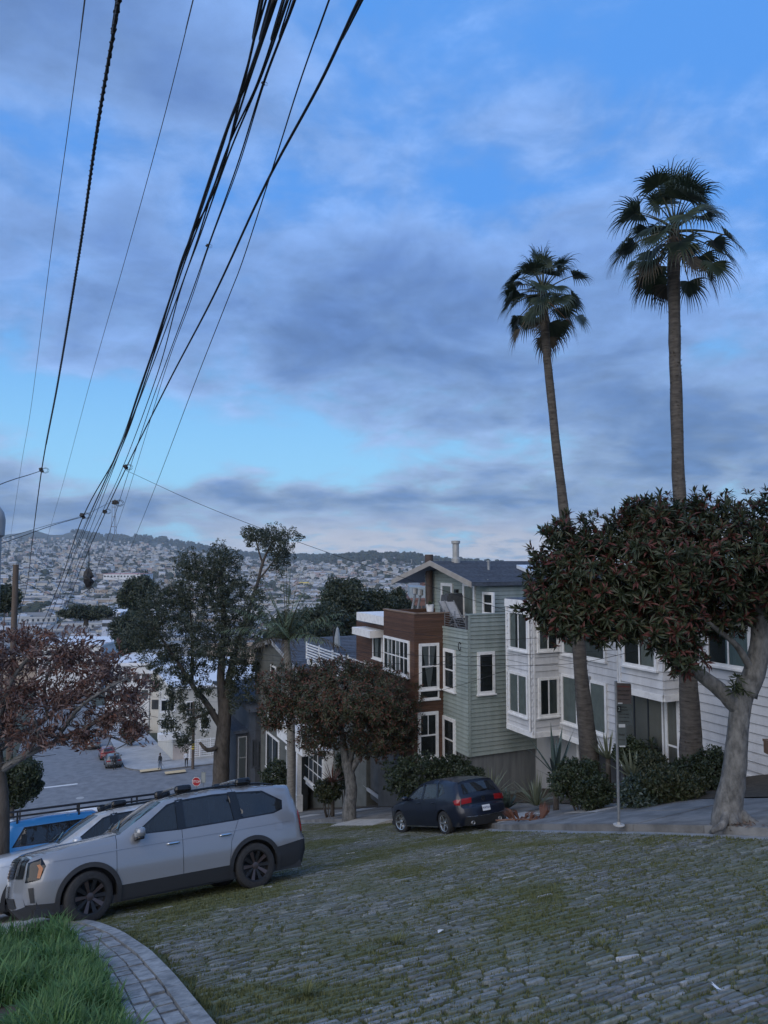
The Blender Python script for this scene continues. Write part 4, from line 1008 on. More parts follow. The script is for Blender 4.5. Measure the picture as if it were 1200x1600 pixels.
def lattice():
    s1 = 87.2; n0 = 14.3; n1 = 21.5; t = empty('lattice_fence', 'white lattice fence on a low wall behind the two people at the corner', 'fence', on(s1, n0)); b = t.location.copy(); k = 6
    for i in range(k + 1):
        p = on(s1, n0 + (n1 - n0) * i / k, .0) - b; m_ = MB(); m_.bar(p, p + Vector((0, 0, 2.5)), .1); m_.build('post', WHITE, t)
    for i in range(9):
        z = .45 + i * .24; m_ = MB(); m_.bar(on(s1, n0, z) - b, on(s1, n1, z) - b, .04, .09); m_.build('slat', WHITE, t)
    for i in range(28):
        p = on(s1 + .03, n0 + (n1 - n0) * (i + .5) / 28, 0) - b; m_ = MB(); m_.bar(p + Vector((0, 0, .4)), p + Vector((0, 0, 2.4)), .035); m_.build('lath', WHITE, t)
    m_ = MB(); m_.bar(on(s1, n0, .15) - b, on(s1, n1, .15) - b, .25, .5); m_.build('low_wall', CONC_PALE, t)
lattice()
def block(name, lab, cat, corners_px, d, dd, zt_px, m, roof=None, win=None, zb=None, pen=None, wm=None):
    """plain far building: px range on its front, depth behind, windows in rows"""
    L_, Rr = at(corners_px[0], 950, d), at(corners_px[1], 950, d); zt = at(600, zt_px, d).z; z0 = (terrain(L_.x, L_.y) if zb is None else zb) - 1.5; w = Rr.x - L_.x
    t = empty(name, lab, cat, (L_.x, d, z0)); mb = MB(); mb.span((0, 0, 0), (w, dd, zt - z0)); mb.build('wall', m, t)
    mb = MB(); mb.span((-.3, -.3, zt - z0), (w + .3, dd + .3, zt - z0 + .5)); mb.build('roof', roof or MATS['white_roof'], t)
    if win:
        nx, nz, fw, fh = win; wh = min(zt - z0, win[4] if len(win) > 4 else 99) if False else zt - z0
        top = zt - z0
        for i in range(nx):
            for j in range(nz):
                x = w * (i + .5) / nx; z = top - (fh * 1.9) * (j + .75); m_ = MB(); m_.span((x - fw / 2, -.08, z - fh / 2), (x + fw / 2, .001, z + fh / 2)); f_ = m_.build('window', wm or DARKIN, t)
    return t, w, zt - z0
W_ = mat('white_wall', (0.55, 0.56, 0.57), (0.63, 0.64, 0.65), .5, .8); CREAM = mat('cream_wall', (0.50, 0.47, 0.41), (0.58, 0.55, 0.48), .5, .8); BRICK = mat('dull_brick_wall', (0.14, 0.075, 0.062), (0.20, 0.11, 0.09), 1.2, .9); BLUEG = mat('blue_grey_wall', (0.22, 0.27, 0.30), (0.28, 0.33, 0.36), .6, .8)
block('flat_roof_building', 'low white building with a bright flat roof seen through the weeping tree', 'building', (238, 330), 118, 16, 1052, CREAM, win=(6, 2, 1.1, 1.5))
block('flat_roof_building', 'wide cream building with bright white roof behind the weeping tree trunk', 'building', (335, 420), 112, 18, 1075, W_, win=(6, 2, 1.1, 1.5))
block('flat_roof_building', 'pale building with white roof between the brown tree and weeping tree', 'building', (168, 236), 128, 14, 1040, W_, win=(5, 2, 1.1, 1.5))
block('flat_roof_building', 'long white shed roof low behind the brown tree crown', 'building', (60, 160), 190, 20, 1010, W_, win=(8, 2, 1.4, 1.2))
t, w, hh = block('brick_building', 'far dull red brick building with rows of dark windows beside the rusted chimney pipe', 'building', (634, 720), 205, 30, 938, BRICK, roof=BRICK, win=(14, 4, .8, 1.6))
mb = MB(); mb.span((w * .08, 4, hh + .5), (w * .5, 20, hh + 3.6)); mb.build('penthouse', BLUEG, t)
mb = MB(); mb.span((w * .35, 14, hh + .6), (w * .9, 28, hh + 7.6)); mb.build('tower', BRICK, t)
block('blue_white_building', 'small white and blue building in the valley under the hanging cables', 'building', (160, 188), 330, 22, 958, mat('blue_white_wall', (0.30, 0.36, 0.48), (0.50, 0.53, 0.58), .25, .8), win=(5, 2, 1.6, 1.6))
t, w, hh = block('yellow_roof_building', 'cream building with a bright yellow top storey near the tall trees', 'building', (466, 489), 1150, 40, 916, CREAM, roof=mat('yellow_paint', (0.62, 0.45, 0.06), (0.68, 0.5, 0.08), .3, .7), win=(6, 2, 1.8, 2.2))
mb = MB(); mb.span((1, 1, hh + .5), (w * .8, 25, hh + 6)); mb.build('top_storey', MATS['yellow_paint'], t)
SUNLIT_PINK = mat('sunlit_pink_wall', (0.62, 0.42, 0.34), (0.68, 0.48, 0.40), .3, .85)  # low sun on the walls is put into this pink
block('hilltop_building', 'large pink-lit building with small windows below the wooded hill crest', 'building', (602, 634), 2250, 40, 875, SUNLIT_PINK, win=(8, 3, 3, 3.5), zb=at(600, 889, 2250).z)
block('hilltop_building', 'smaller pale building beside the large pink-lit one on the wooded hill', 'building', (581, 597), 2280, 30, 879, CREAM, win=(5, 2, 3, 3.5), zb=at(600, 887, 2280).z)
block('rose_roofed_hall', 'long low hall with a rose coloured roof in the middle of the town', 'building', (160, 222), 900, 40, 897, W_, roof=mat('rose_roof', (0.42, 0.22, 0.22), (0.48, 0.26, 0.26), .2, .9), win=(12, 1, 2, 2), zb=at(190, 904, 900).z)

# ------------------------------------------------------------------ the town in the valley and up the hills
WALLS = [mat('town_' + nm, tuple(v * .85 for v in c), tuple(v * 1.02 for v in c), .05, .85) for nm, c in (('white', (.58, .58, .58)), ('cream', (.50, .47, .41)), ('grey', (.34, .35, .36)), ('blue', (.32, .38, .44)), ('tan', (.42, .34, .27)), ('pink', (.46, .36, .34)), ('pale', (.45, .46, .46)), ('dark', (.16, .16, .17)))]
ROOFS = [mat('town_roof_' + nm, tuple(v * .62 for v in c), tuple(v * .8 for v in c), .05, .9) for nm, c in (('grey', (.26, .27, .28)), ('white', (.55, .56, .58)), ('slate', (.12, .125, .14)), ('brown', (.17, .12, .10)))]
TOWN_WIN = mat('town_window', (0.03, 0.035, 0.045), (0.07, 0.08, 0.09), .02, .3)
TM = WALLS + ROOFS + [TOWN_WIN]
def town_house(mb, x, y, z, w, dp, h, rot, gable, wi, ri, wins=True):
    c, s = math.cos(rot), math.sin(rot)
    def T(a, b, q): return (x + a * c - b * s, y + a * s + b * c, z + q)
    v = [T(sx * w / 2, sy * dp / 2, q) for q in (-5, h) for sx, sy in ((-1, -1), (1, -1), (1, 1), (-1, 1))]
    mb.add(v, [(0, 1, 5, 4), (1, 2, 6, 5), (2, 3, 7, 6), (3, 0, 4, 7)], wi)
    ro = 8 + ri
    if gable:
        g = h + w * .28; mb.add([T(-w / 2 - .3, -dp / 2 - .3, h), T(w / 2 + .3, -dp / 2 - .3, h), T(w / 2 + .3, dp / 2, h), T(-w / 2 - .3, dp / 2, h), T(0, -dp / 2 - .3, g), T(0, dp / 2, g)], [(0, 4, 5, 3), (4, 1, 2, 5), (2, 3, 5)], ro); mb.add([T(-w / 2, -dp / 2 - .05, h), T(w / 2, -dp / 2 - .05, h), T(0, -dp / 2 - .05, g - .2)], [(0, 1, 2)], wi)
    else:
        mb.add([T(-w / 2, -dp / 2, h), T(w / 2, -dp / 2, h), T(w / 2, dp / 2, h), T(-w / 2, dp / 2, h)], [(0, 1, 2, 3)], ro)
        mb.add([T(-w / 2 - .2, -dp / 2 - .25, h - .4), T(w / 2 + .2, -dp / 2 - .25, h - .4), T(w / 2 + .2, -dp / 2 - .25, h + .5), T(-w / 2 - .2, -dp / 2 - .25, h + .5)], [(0, 1, 2, 3)], wi)
    if wins:
        k = max(2, int(w / 3.2))
        for fl in range(max(1, int(h / 3.2))):
            for i in range(k):
                a = -w / 2 + w * (i + .5) / k; q = 1.2 + fl * 3.1
                mb.add([T(a - .65, -dp / 2 - .12, q), T(a + .65, -dp / 2 - .12, q), T(a + .65, -dp / 2 - .12, q + 1.6), T(a - .65, -dp / 2 - .12, q + 1.6)], [(0, 1, 2, 3)], 12)
def town():
    r = random.Random(77); homes = []; green = []
    for i in range(60000):
        if len(homes) > 7600: break
        px = r.uniform(-40, 760); u_ = r.random()
        d = 230 * (4150 / 230) ** (u_ ** .75)
        if px > 640 and d < 700: continue
        x = (px - 600) / FOC * d; y = d; dr = ridge_d(px)
        if d > dr * .86: continue
        t = (d - 900) / (dr - 900)
        nz = noise.noise(Vector((x / 260, y / 260, 7))) ; dens = .92 if t < .5 else (.92 * max(0, 1 - (t - .5) / .33))
        if px > 430 and px < 720 and t > .55: dens *= .5 if nz < .1 else 1
        if nz > .38: dens *= .25
        if r.random() > dens: continue
        # blocks of a street grid
        ga = -.28; gx, gy = x * math.cos(ga) - y * math.sin(ga), x * math.sin(ga) + y * math.cos(ga)
        if (gx % 130) < 14 or (gy % 75) < 12: continue
        gx = round(gx / 9) * 9; x, y = gx * math.cos(-ga) - gy * math.sin(-ga), gx * math.sin(-ga) + gy * math.cos(-ga)
        big = d < 800 and r.random() < .22
        w = r.uniform(7, 10) if not big else r.uniform(16, 34); h = r.uniform(6, 11) if not big else r.uniform(7, 13)
        homes.append((d, x, y, w, r.uniform(10, 16), h, -ga + r.choice((0, 0, 1.57)) + r.gauss(0, .03), r.random() < .4 and not big, r.choices(range(8), (8, 5, 4, 3, 3, 2, 5, 2))[0], r.choices(range(4), (5, 4, 3, 1))[0]))
    homes.sort(); seen = {}
    kinds = ['gabled', 'flat roofed']; cols = ['white', 'cream', 'grey', 'blue grey', 'tan', 'pinkish', 'pale grey', 'dark grey']
    for q in homes[:240]:
        d, x, y, w, dp, h, rot, gb, wi, ri = q; z = terrain(x, y); mb = MB(); town_house(mb, 0, 0, 0, w, dp, h, rot, gb, wi, ri)
        o = mb.build('town_house', TM); o.location = (x, y, z); px, py, _ = proj((x, y, z + h * .5))
        zone = next(s for lim, s in ((30, 'beside the old utility pole'), (75, 'between the utility pole and the cable bundle'), (120, 'under the lower cable ends'), (160, 'under the hanging black cable lump'), (205, 'above the brown tree tip'), (250, 'beside the weeping tree'), (330, 'behind the upper weeping tree'), (400, 'through the weeping tree top'), (450, 'under the lollipop-shaped crown'), (500, 'above the feathery palm'), (560, 'over the rounded dark tree'), (620, 'over the uneven dark trees'), (900, 'near the rusted chimney pipe')) if px < lim)
        row = 'lowest' if d < 330 else ('low' if d < 420 else ('middle' if d < 520 else 'upper')); wide = 'wide ' if w > 15 else ''
        lab_ = '%s%s %s house, %s roof, %s row, %s' % (wide, cols[wi], kinds[0] if gb else 'flat', ('grey', 'white', 'slate', 'brown')[ri], row, zone)
        lab_ = lab_.replace('pale grey', 'pale').replace('blue grey', 'bluish').replace('dark grey', 'dark'); tag(o, lab_, 'house', 'houses of the valley'); seen.setdefault(lab_, []).append((px, o))
    for lab_, l in seen.items():
        l.sort(key=lambda e: e[0])
        if len(l) > 1:
            for i, (_, o) in enumerate(l): o['label'] = ('leftmost ' if i == 0 else ('rightmost ' if i == len(l) - 1 else ('second ', 'third ', 'fourth ', 'fifth ')[min(3, i - 1)])) + lab_.replace(' row,', ',').replace('lowest,', 'lowest row,')
        for _, o in l:
            if len(o['label'].split()) > 16: o['label'] = o['label'].replace('the ', '', 1)
    mb = MB()
    for q in homes[240:]:
        d, x, y, w, dp, h, rot, gb, wi, ri = q; town_house(mb, x, y, terrain(x, y), w, dp, h, rot, gb, wi, ri, d < 2600)
    o = mb.build('distant_town', TM, None, kind='stuff'); tag(o, 'far houses covering the valley floor and the hillsides', 'town')
    # trees among them, woods on the crests
    def blob(mb, x, y, z, rx, rz, mi):
        k, m = 7, 4; vs = [(x, y, z + rz * r.uniform(.9, 1.1))]
        for j in range(1, m):
            th = math.pi * .62 * j / (m - 1)
            for i in range(k):
                a = 6.283 * (i + .5 * j) / k; f = r.uniform(.72, 1.25); vs.append((x + rx * f * math.sin(th) * math.cos(a), y + rx * f * math.sin(th) * math.sin(a), z + rz * math.cos(th) * f))
        fs = [(0, 1 + i, 1 + (i + 1) % k) for i in range(k)] + [(1 + j * k + i, 1 + (j + 1) * k + i, 1 + (j + 1) * k + (i + 1) % k, 1 + j * k + (i + 1) % k) for j in range(m - 2) for i in range(k)]
        mb.add(vs, fs, mi)
    mb = MB(); n = 0
    for i in range(200000):
        if n > 11000: break
        px = r.uniform(-60, 780); d = 240 * (4350 / 240) ** (r.random() ** .7); x = (px - 600) / FOC * d; dr = ridge_d(px)
        if d > dr * 1.01: continue
        t = (d - 900) / (dr - 900); nz = noise.noise(Vector((x / 260, d / 260, 7)))
        wood = (t > .74 + .06 * nz and px > 118) or (px > 480 and t > .66 and nz < .25)
        if px < 118 and t > .72: continue
        if not wood and r.random() > (.55 + (.45 if nz > .2 else 0)): continue
        s = (r.uniform(3.5, 8) if not wood else r.uniform(7, 15)) * (1 if d > 500 else .8); z = terrain(x, d)
        for _ in range(2 if not wood else 3):
            blob(mb, x + r.uniform(-s, s), d + r.uniform(-s, s), z + s * .5, s * r.uniform(.6, 1), s * r.uniform(.7, 1.3), r.randrange(2)); n += 1
    o = mb.build('distant_trees', [mat('far_trees_a', (.022, .032, .022), (.05, .062, .04), .12, .95), mat('far_trees_b', (.03, .036, .026), (.065, .07, .048), .12, .95)], None, kind='stuff'); tag(o, 'dark trees scattered through the far town and along the hill crests', 'trees')
town()
# broadcasting mast on the far ridge
def mast():
    d = 4350; top = at(179, 778, d); zb = at(179, 842, d).z - 8; b = Vector((top.x, d, zb)); t = empty('broadcast_tower', 'slender three legged broadcasting tower on the far ridge behind the cables', 'tower', b); H_ = top.z - zb; M_ = mat('mast_steel', (.11, .10, .10), None, rough=.6)
    prof = [(0, 24), (H_ * .32, 17), (H_ * .55, 12), (H_ * .78, 13)]
    legs = []
    for k in range(3):
        a = R(90 + 120 * k + 8); pts = [Vector((math.cos(a) * q, math.sin(a) * q, z)) for z, q in prof]; legs.append(pts); mb = MB(); mb.tube(pts, [2.6, 2.2, 2.0, 1.8], 6); mb.build('leg', M_, t)
    for z, q in prof[1:]:
        mb = MB()
        for k in range(3):
            a0, a1 = R(98 + 120 * k), R(98 + 120 * (k + 1)); mb.bar((math.cos(a0) * q, math.sin(a0) * q, z), (math.cos(a1) * q, math.sin(a1) * q, z), 3, 5)
        mb.build('cross_beam', M_, t)
    for k in range(3):
        a = R(98 + 120 * k); mb = MB(); q = prof[-1][1]; mb.tube([(math.cos(a) * q, math.sin(a) * q, H_ * .78), (math.cos(a) * q, math.sin(a) * q, H_ * (1.0 if k == 0 else .95))], [2.2, 1.2], 6); mb.build('antenna', M_, t)
mast()
# ------------------------------------------------------------------ trees and plants
BARK_G = mat('grey_bark', (0.07, 0.07, 0.068), (0.20, 0.195, 0.185), 9, 0.92, 1.0, 26, stretch=(1, 1, 0.5))
BARK_D = mat('dark_bark', (0.05, 0.042, 0.035), (0.11, 0.095, 0.08), 5, 0.95, 0.6, 25, stretch=(1, 1, .4))
BARK_P = mat('palm_bark', (0.055, 0.048, 0.042), (0.12, 0.105, 0.09), 6, 0.95, 0.8, 40, stretch=(.6, .6, 3))
LF_DARK = leaf_mat('leaf_dark', (0.016, 0.028, 0.014), (0.046, 0.060, 0.028))
LF_RED = leaf_mat('leaf_red', (0.058, 0.016, 0.014), (0.125, 0.036, 0.028))
LF_OLIVE = leaf_mat('leaf_olive', (0.034, 0.042, 0.018), (0.085, 0.088, 0.042))
LF_BROWN = leaf_mat('leaf_brown', (0.085, 0.050, 0.046), (0.24, 0.165, 0.145), 0.7, 0.15)
LF_RUST = leaf_mat('leaf_rust', (0.075, 0.030, 0.020), (0.17, 0.075, 0.050), 0.6)
LF_EUC = leaf_mat('leaf_grey_green', (0.032, 0.044, 0.030), (0.095, 0.108, 0.070))
LF_PALE = leaf_mat('blossom_pale', (0.35, 0.31, 0.26), (0.50, 0.44, 0.38), 0.7)
LF_PALM = leaf_mat('palm_leaf', (0.020, 0.034, 0.020), (0.060, 0.080, 0.045), 0.45, 0.15)
LF_PALMD = leaf_mat('palm_leaf_dead', (0.05, 0.04, 0.028), (0.10, 0.08, 0.052), 0.8, 0.1)
LF_BUSH = leaf_mat('leaf_bush', (0.022, 0.036, 0.016), (0.060, 0.078, 0.030))
LF_FLAX = leaf_mat('leaf_flax', (0.08, 0.10, 0.06), (0.22, 0.24, 0.16), 0.5, 0.15)
LF_AGAVE = leaf_mat('leaf_agave', (0.035, 0.060, 0.055), (0.075, 0.105, 0.09), 0.5, 0.05)
ZUP = Vector((0, 0, 1))
def rvec(r): 
    while True:
        v = Vector((r.uniform(-1, 1), r.uniform(-1, 1), r.uniform(-1, 1)))
        if 0.01 < v.length < 1: return v
def leaf(mb, b, d, up, L, w, mi, droop=0.25):
    """lance-shaped leaf, folded on its midrib, curving down"""
    d = d.normalized(); s = d.cross(up)
    s = s.normalized() if s.length > 1e-3 else d.orthogonal().normalized(); n = s.cross(d)
    m = b + d * L * 0.5 + Vector((0, 0, -droop * L * 0.18)); t = b + d * L + Vector((0, 0, -droop * L * 0.6))
    mb.add([b, m - s * w / 2 + n * w * .15, m + s * w / 2 + n * w * .15, t, m - n * w * .1], [(0, 4, 1), (0, 2, 4), (1, 4, 3), (4, 2, 3)], mi)
def leaf2(mb, b, d, up, L, w, mi, droop=0.25):
    d = d.normalized(); s = d.cross(up); s = s.normalized() if s.length > 1e-3 else d.orthogonal().normalized(); m = b + d * L * .5 + Vector((0, 0, -droop * L * .18))
    mb.add([b, m - s * w / 2, b + d * L + Vector((0, 0, -droop * L * .6)), m + s * w / 2], [(0, 1, 2, 3)], mi)
def rosette(r, k, L, w, mis, fl=0, leaf=leaf):
    """shoot tip: a whorl of leaves round +Z"""
    mb = MB()
    for i in range(k):
        a = i * 2.4 + r.uniform(-.3, .3); e = R(r.uniform(-25, 75)) if i > 3 else R(r.uniform(45, 85))
        d = Vector((math.cos(a) * math.cos(e), math.sin(a) * math.cos(e), math.sin(e))); l = L * r.uniform(.7, 1.15)
        leaf(mb, Vector((0, 0, r.uniform(-.05, .05))) + d * .02, d, ZUP, l, w * r.uniform(.8, 1.2), r.choice(mis), r.uniform(.1, .7))
    for i in range(fl):
        d = rvec(r); d.z = abs(d.z) + .5; mb.box(d.normalized() * L * .5, (L * .1, L * .1, L * .06), mi=len(mis) and max(mis) + 1)
    return mb
def spray(r, k, L, w, mis, hang=0.8, leaf=leaf):
    """twig end with drooping leaves"""
    mb = MB()
    for i in range(k):
        b = rvec(r) * L * 0.9; d = rvec(r); d.z = d.z * (1 - hang) - hang; leaf(mb, b, d, rvec(r), L * r.uniform(.7, 1.2), w * r.uniform(.8, 1.2), r.choice(mis), .3)
    return mb
def pick_points(r, clumps, n, shell=0.55, flat=0.0):
    pts = []; vol = [c[1].x * c[1].y + c[1].x * c[1].z + c[1].y * c[1].z for c in clumps]; tot = sum(vol)
    for (c, rad), v in zip(clumps, vol):
        for _ in range(max(1, int(n * v / tot))):
            u_ = rvec(r).normalized(); f = (shell + (1 - shell) * r.random() ** .7) * (1 + .34 * noise.noise(u_ * 2.1 + c * .7) + .16 * noise.noise(u_ * 5.0 + c))
            p = c + Vector((u_.x * rad.x, u_.y * rad.y, u_.z * rad.z)) * f
            if any(((p - c2).x / r2.x) ** 2 + ((p - c2).y / r2.y) ** 2 + ((p - c2).z / r2.z) ** 2 < 0.30 for c2, r2 in clumps if c2 is not c): continue
            pts.append((p, u_))
    return pts
def crown(root, name, variants, mats, clumps, n, r, up=0.6, sc=(.8, 1.2), shell=0.55, singles=300, rest='foliage', keep=None):
    """leaf pieces through the crown: the nearest ones are objects of their own, the others one mass"""
    base = Vector(root.location); pts = pick_points(r, clumps, n, shell)
    if keep: pts = [q for q in pts if keep(q[0])]
    pts.sort(key=lambda q: q[0].length - 0.6 * (q[1].dot(-q[0].normalized())))
    me = [v.mesh(name, mats) for v in variants] if singles else None
    mb = MB()
    for i, (p, u_) in enumerate(pts):
        ax = (u_ + Vector((0, 0, up)) + rvec(r) * .35).normalized(); q = ax.to_track_quat('Z', 'Y') @ Quaternion((0, 0, 1), r.uniform(0, 6.28)); s = r.uniform(*sc); k = r.randrange(len(variants))
        M_ = Matrix.LocRotScale(p - base, q, Vector((s, s, s)))
        if i < singles: link(name, me[k], root, mtx=M_)
        else:
            v = variants[k]; o = len(mb.v); mb.v.extend([tuple(M_ @ Vector(a)) for a in v.v]); mb.f.extend([tuple(j + o for j in f) for f in v.f]); mb.m.extend(v.m)
    if mb.v: mb.build(rest, mats, root, kind='stuff')
def limb(root, name, pts, rad, m, n=9, jit=0.05, smooth=True):
    """tapered limb through world points"""
    b = Vector(root.location); P_ = [Vector(p) - b for p in pts]
    Q, Rr = [], []
    for i in range(len(P_) - 1):
        p0, p1, p2, p3 = P_[max(i - 1, 0)], P_[i], P_[i + 1], P_[min(i + 2, len(P_) - 1)]
        for k in range(4):
            t = k / 4; Q.append(0.5 * ((2 * p1) + (p2 - p0) * t + (2 * p0 - 5 * p1 + 4 * p2 - p3) * t * t + (3 * p1 - p0 - 3 * p2 + p3) * t ** 3)); Rr.append(rad[i] + (rad[i + 1] - rad[i]) * t)
    Q.append(P_[-1]); Rr.append(rad[-1])
    mb = MB(); mb.tube(Q, Rr, n, jit=jit); return mb.build(name, m, root, smooth=smooth)
def clump(px, py, rx, ry, d, rd=None, dz=0):
    c = at(px, py, d); k = d / FOC; return (c, Vector((rx * k, rd if rd else (rx + ry) / 2 * k, ry * k)))

# ---- the big tree at the right kerb
def right_tree():
    r = random.Random(31); d = 13.0; b = on(*SN(*at(1140, 1290, d).xy)); b.z += swz(*SN(b.x, b.y)) + 0.01
    t = empty('kerb_tree', 'large dark tree with reddish leaf tips and pale grey forked trunk at the kerb', 'tree', b)
    k = d / FOC
    def P(px, py, dd=0): return at(px, py, d + dd)
    limb(t, 'trunk', [b + Vector((0, 0, -.15)), P(1138, 1268), P(1147, 1210), P(1153, 1140), P(1158, 1098), P(1168, 1060)], [.36, .245, .20, .17, .18, .165], BARK_G, 18, .05)
    for (pts, rad) in (([P(1165, 1085), P(1182, 1040), P(1188, 980), P(1178, 930), P(1160, 880, .2)], [.19, .18, .15, .11, .07]),
                       ([P(1152, 1105), P(1125, 1078), P(1085, 1046), P(1056, 1010), P(1030, 960, -.1), P(1000, 915, -.2)], [.16, .135, .11, .095, .08, .05]),
                       ([P(1176, 1050), P(1152, 1010, -.15), P(1122, 985, -.3), P(1090, 960, -.5)], [.08, .055, .045, .03]),
                       ([P(1188, 1000), P(1215, 950, .3), P(1250, 900, .5)], [.13, .1, .06]), ([P(1186, 975), P(1140, 960, .5), P(1070, 950, .9), P(980, 925, 1.0), P(900, 915, .9)], [.12, .09, .08, .06, .03]),
                       ([P(1030, 962), P(960, 945, -.1), P(890, 930, .1)], [.07, .05, .03]), ([P(1180, 930), P(1110, 880), P(1040, 850, .3)], [.09, .06, .03])):
        limb(t, 'branch', pts, rad, BARK_G, 10)
    for (px, py, dx, dz, ra) in ((1118, 1292, -.42, .06, .09), (1165, 1290, .5, 0, .11), (1140, 1296, -.1, -.05, .12), (1085, 1297, 0, 0, .0)):
        if ra: limb(t, 'root', [b + Vector((dx * .15, -.1, .25)), b + Vector((dx * .6, -.22 - abs(dz), .07)), b + Vector((dx * 1.15, -.35, -.03))], [ra, ra * .75, ra * .4], BARK_G, 8)
    cl = [clump(*c) for c in ((858, 930, 45, 52, d + .2, .6), (880, 868, 42, 60, d + .5, .7), (925, 905, 62, 88, d + .3, .9), (985, 880, 66, 82, d, 1.0), (950, 965, 60, 42, d + .2, .8), (1045, 860, 70, 84, d - .2, 1.1), (1035, 965, 62, 58, d - .2, .9), (1115, 860, 72, 92, d, 1.2), (1120, 945, 66, 50, d + .3, .9), (1185, 870, 75, 100, d, 1.2), (1265, 890, 80, 110, d + .3, 1.2), (1065, 1018, 34, 36, d - .5, .4), (885, 965, 44, 40, d + .1, .6), (1010, 815, 55, 38, d, .8))]
    mats = [LF_DARK, LF_OLIVE, LF_RED]
    vs = [rosette(r, 15, .19, .046, m) for m in ([0, 0, 2, 1], [0, 0, 0], [0, 1, 0, 0], [0, 2, 0, 1], [0, 0, 2], [2, 2, 0], [0, 2, 1])]
    crown(t, 'leaf_whorl', vs, mats, cl, 4000, r, .7, (.75, 1.15), .35)
    # one shoot low on the trunk
    sh = [(P(1158, 1065, -.35), Vector((-.7, -.4, .3)))]
    for i in range(5):
        M_ = Matrix.LocRotScale(P(1156 + r.uniform(-10, 8), 1068 + r.uniform(-10, 14), -.3) - b, Vector((r.uniform(-1, .3), -.5, r.uniform(-.4, .8))).to_track_quat('Z', 'Y'), Vector((.8, .8, .8))); link('leaf_whorl', vs[1].mesh('leaf_whorl', mats), t, mtx=M_)
    return t
right_tree()
# ---- round street tree beside the apron
def mid_tree():
    r = random.Random(32); d = 29.5; b = on(*SN(*at(546, 1282, d).xy), 0.15)
    t = empty('round_street_tree', 'broad round street tree with rusty foliage in front of the porch houses', 'tree', b)
    def P(px, py, dd=0): return at(px, py, d + dd)
    limb(t, 'trunk', [b + Vector((0, 0, -.2)), P(546, 1262), P(549, 1235), P(546, 1210), P(541, 1190)], [.33, .27, .24, .22, .21], BARK_G, 12)
    for pts, rad in (([P(541, 1195), P(537, 1172), P(533, 1140, .2), P(520, 1100, .4)], [.17, .14, .11, .06]), ([P(548, 1205), P(560, 1185), P(578, 1165, -.2), P(600, 1130, -.3)], [.15, .12, .09, .05]), ([P(545, 1190), P(552, 1168, .3), P(556, 1135, .4), P(560, 1090, .5)], [.13, .11, .09, .05]), ([P(533, 1140), P(500, 1110), P(455, 1085)], [.09, .07, .03])):
        limb(t, 'branch', pts, rad, BARK_G, 8)
    cl = [clump(*c) for c in ((445, 1080, 44, 40, d - .2, 1.2), (490, 1085, 52, 52, d - .6, 1.6), (545, 1085, 58, 52, d - .8, 1.9), (600, 1100, 54, 56, d - .5, 1.8), (625, 1135, 36, 48, d, 1.2), (500, 1145, 40, 38, d + .2, 1.2), (585, 1150, 50, 36, d + .2, 1.5), (430, 1115, 28, 28, d, .8), (540, 1050, 60, 18, d, 1.2))]
    mats = [LF_DARK, LF_OLIVE, LF_RUST, LF_PALE]
    vs = [rosette(r, 12, .185, .048, m, f) for m, f in (([0, 1, 2], 0), ([0, 1, 2, 0], 0), ([2, 2, 1], 0), ([1, 1, 2], 2), ([2, 0, 0, 0], 0), ([2, 1, 1], 1), ([0, 2, 1], 0))]
    crown(t, 'leaf_whorl', vs, mats, cl, 3900, r, .6, (.75, 1.2), .45)
mid_tree()
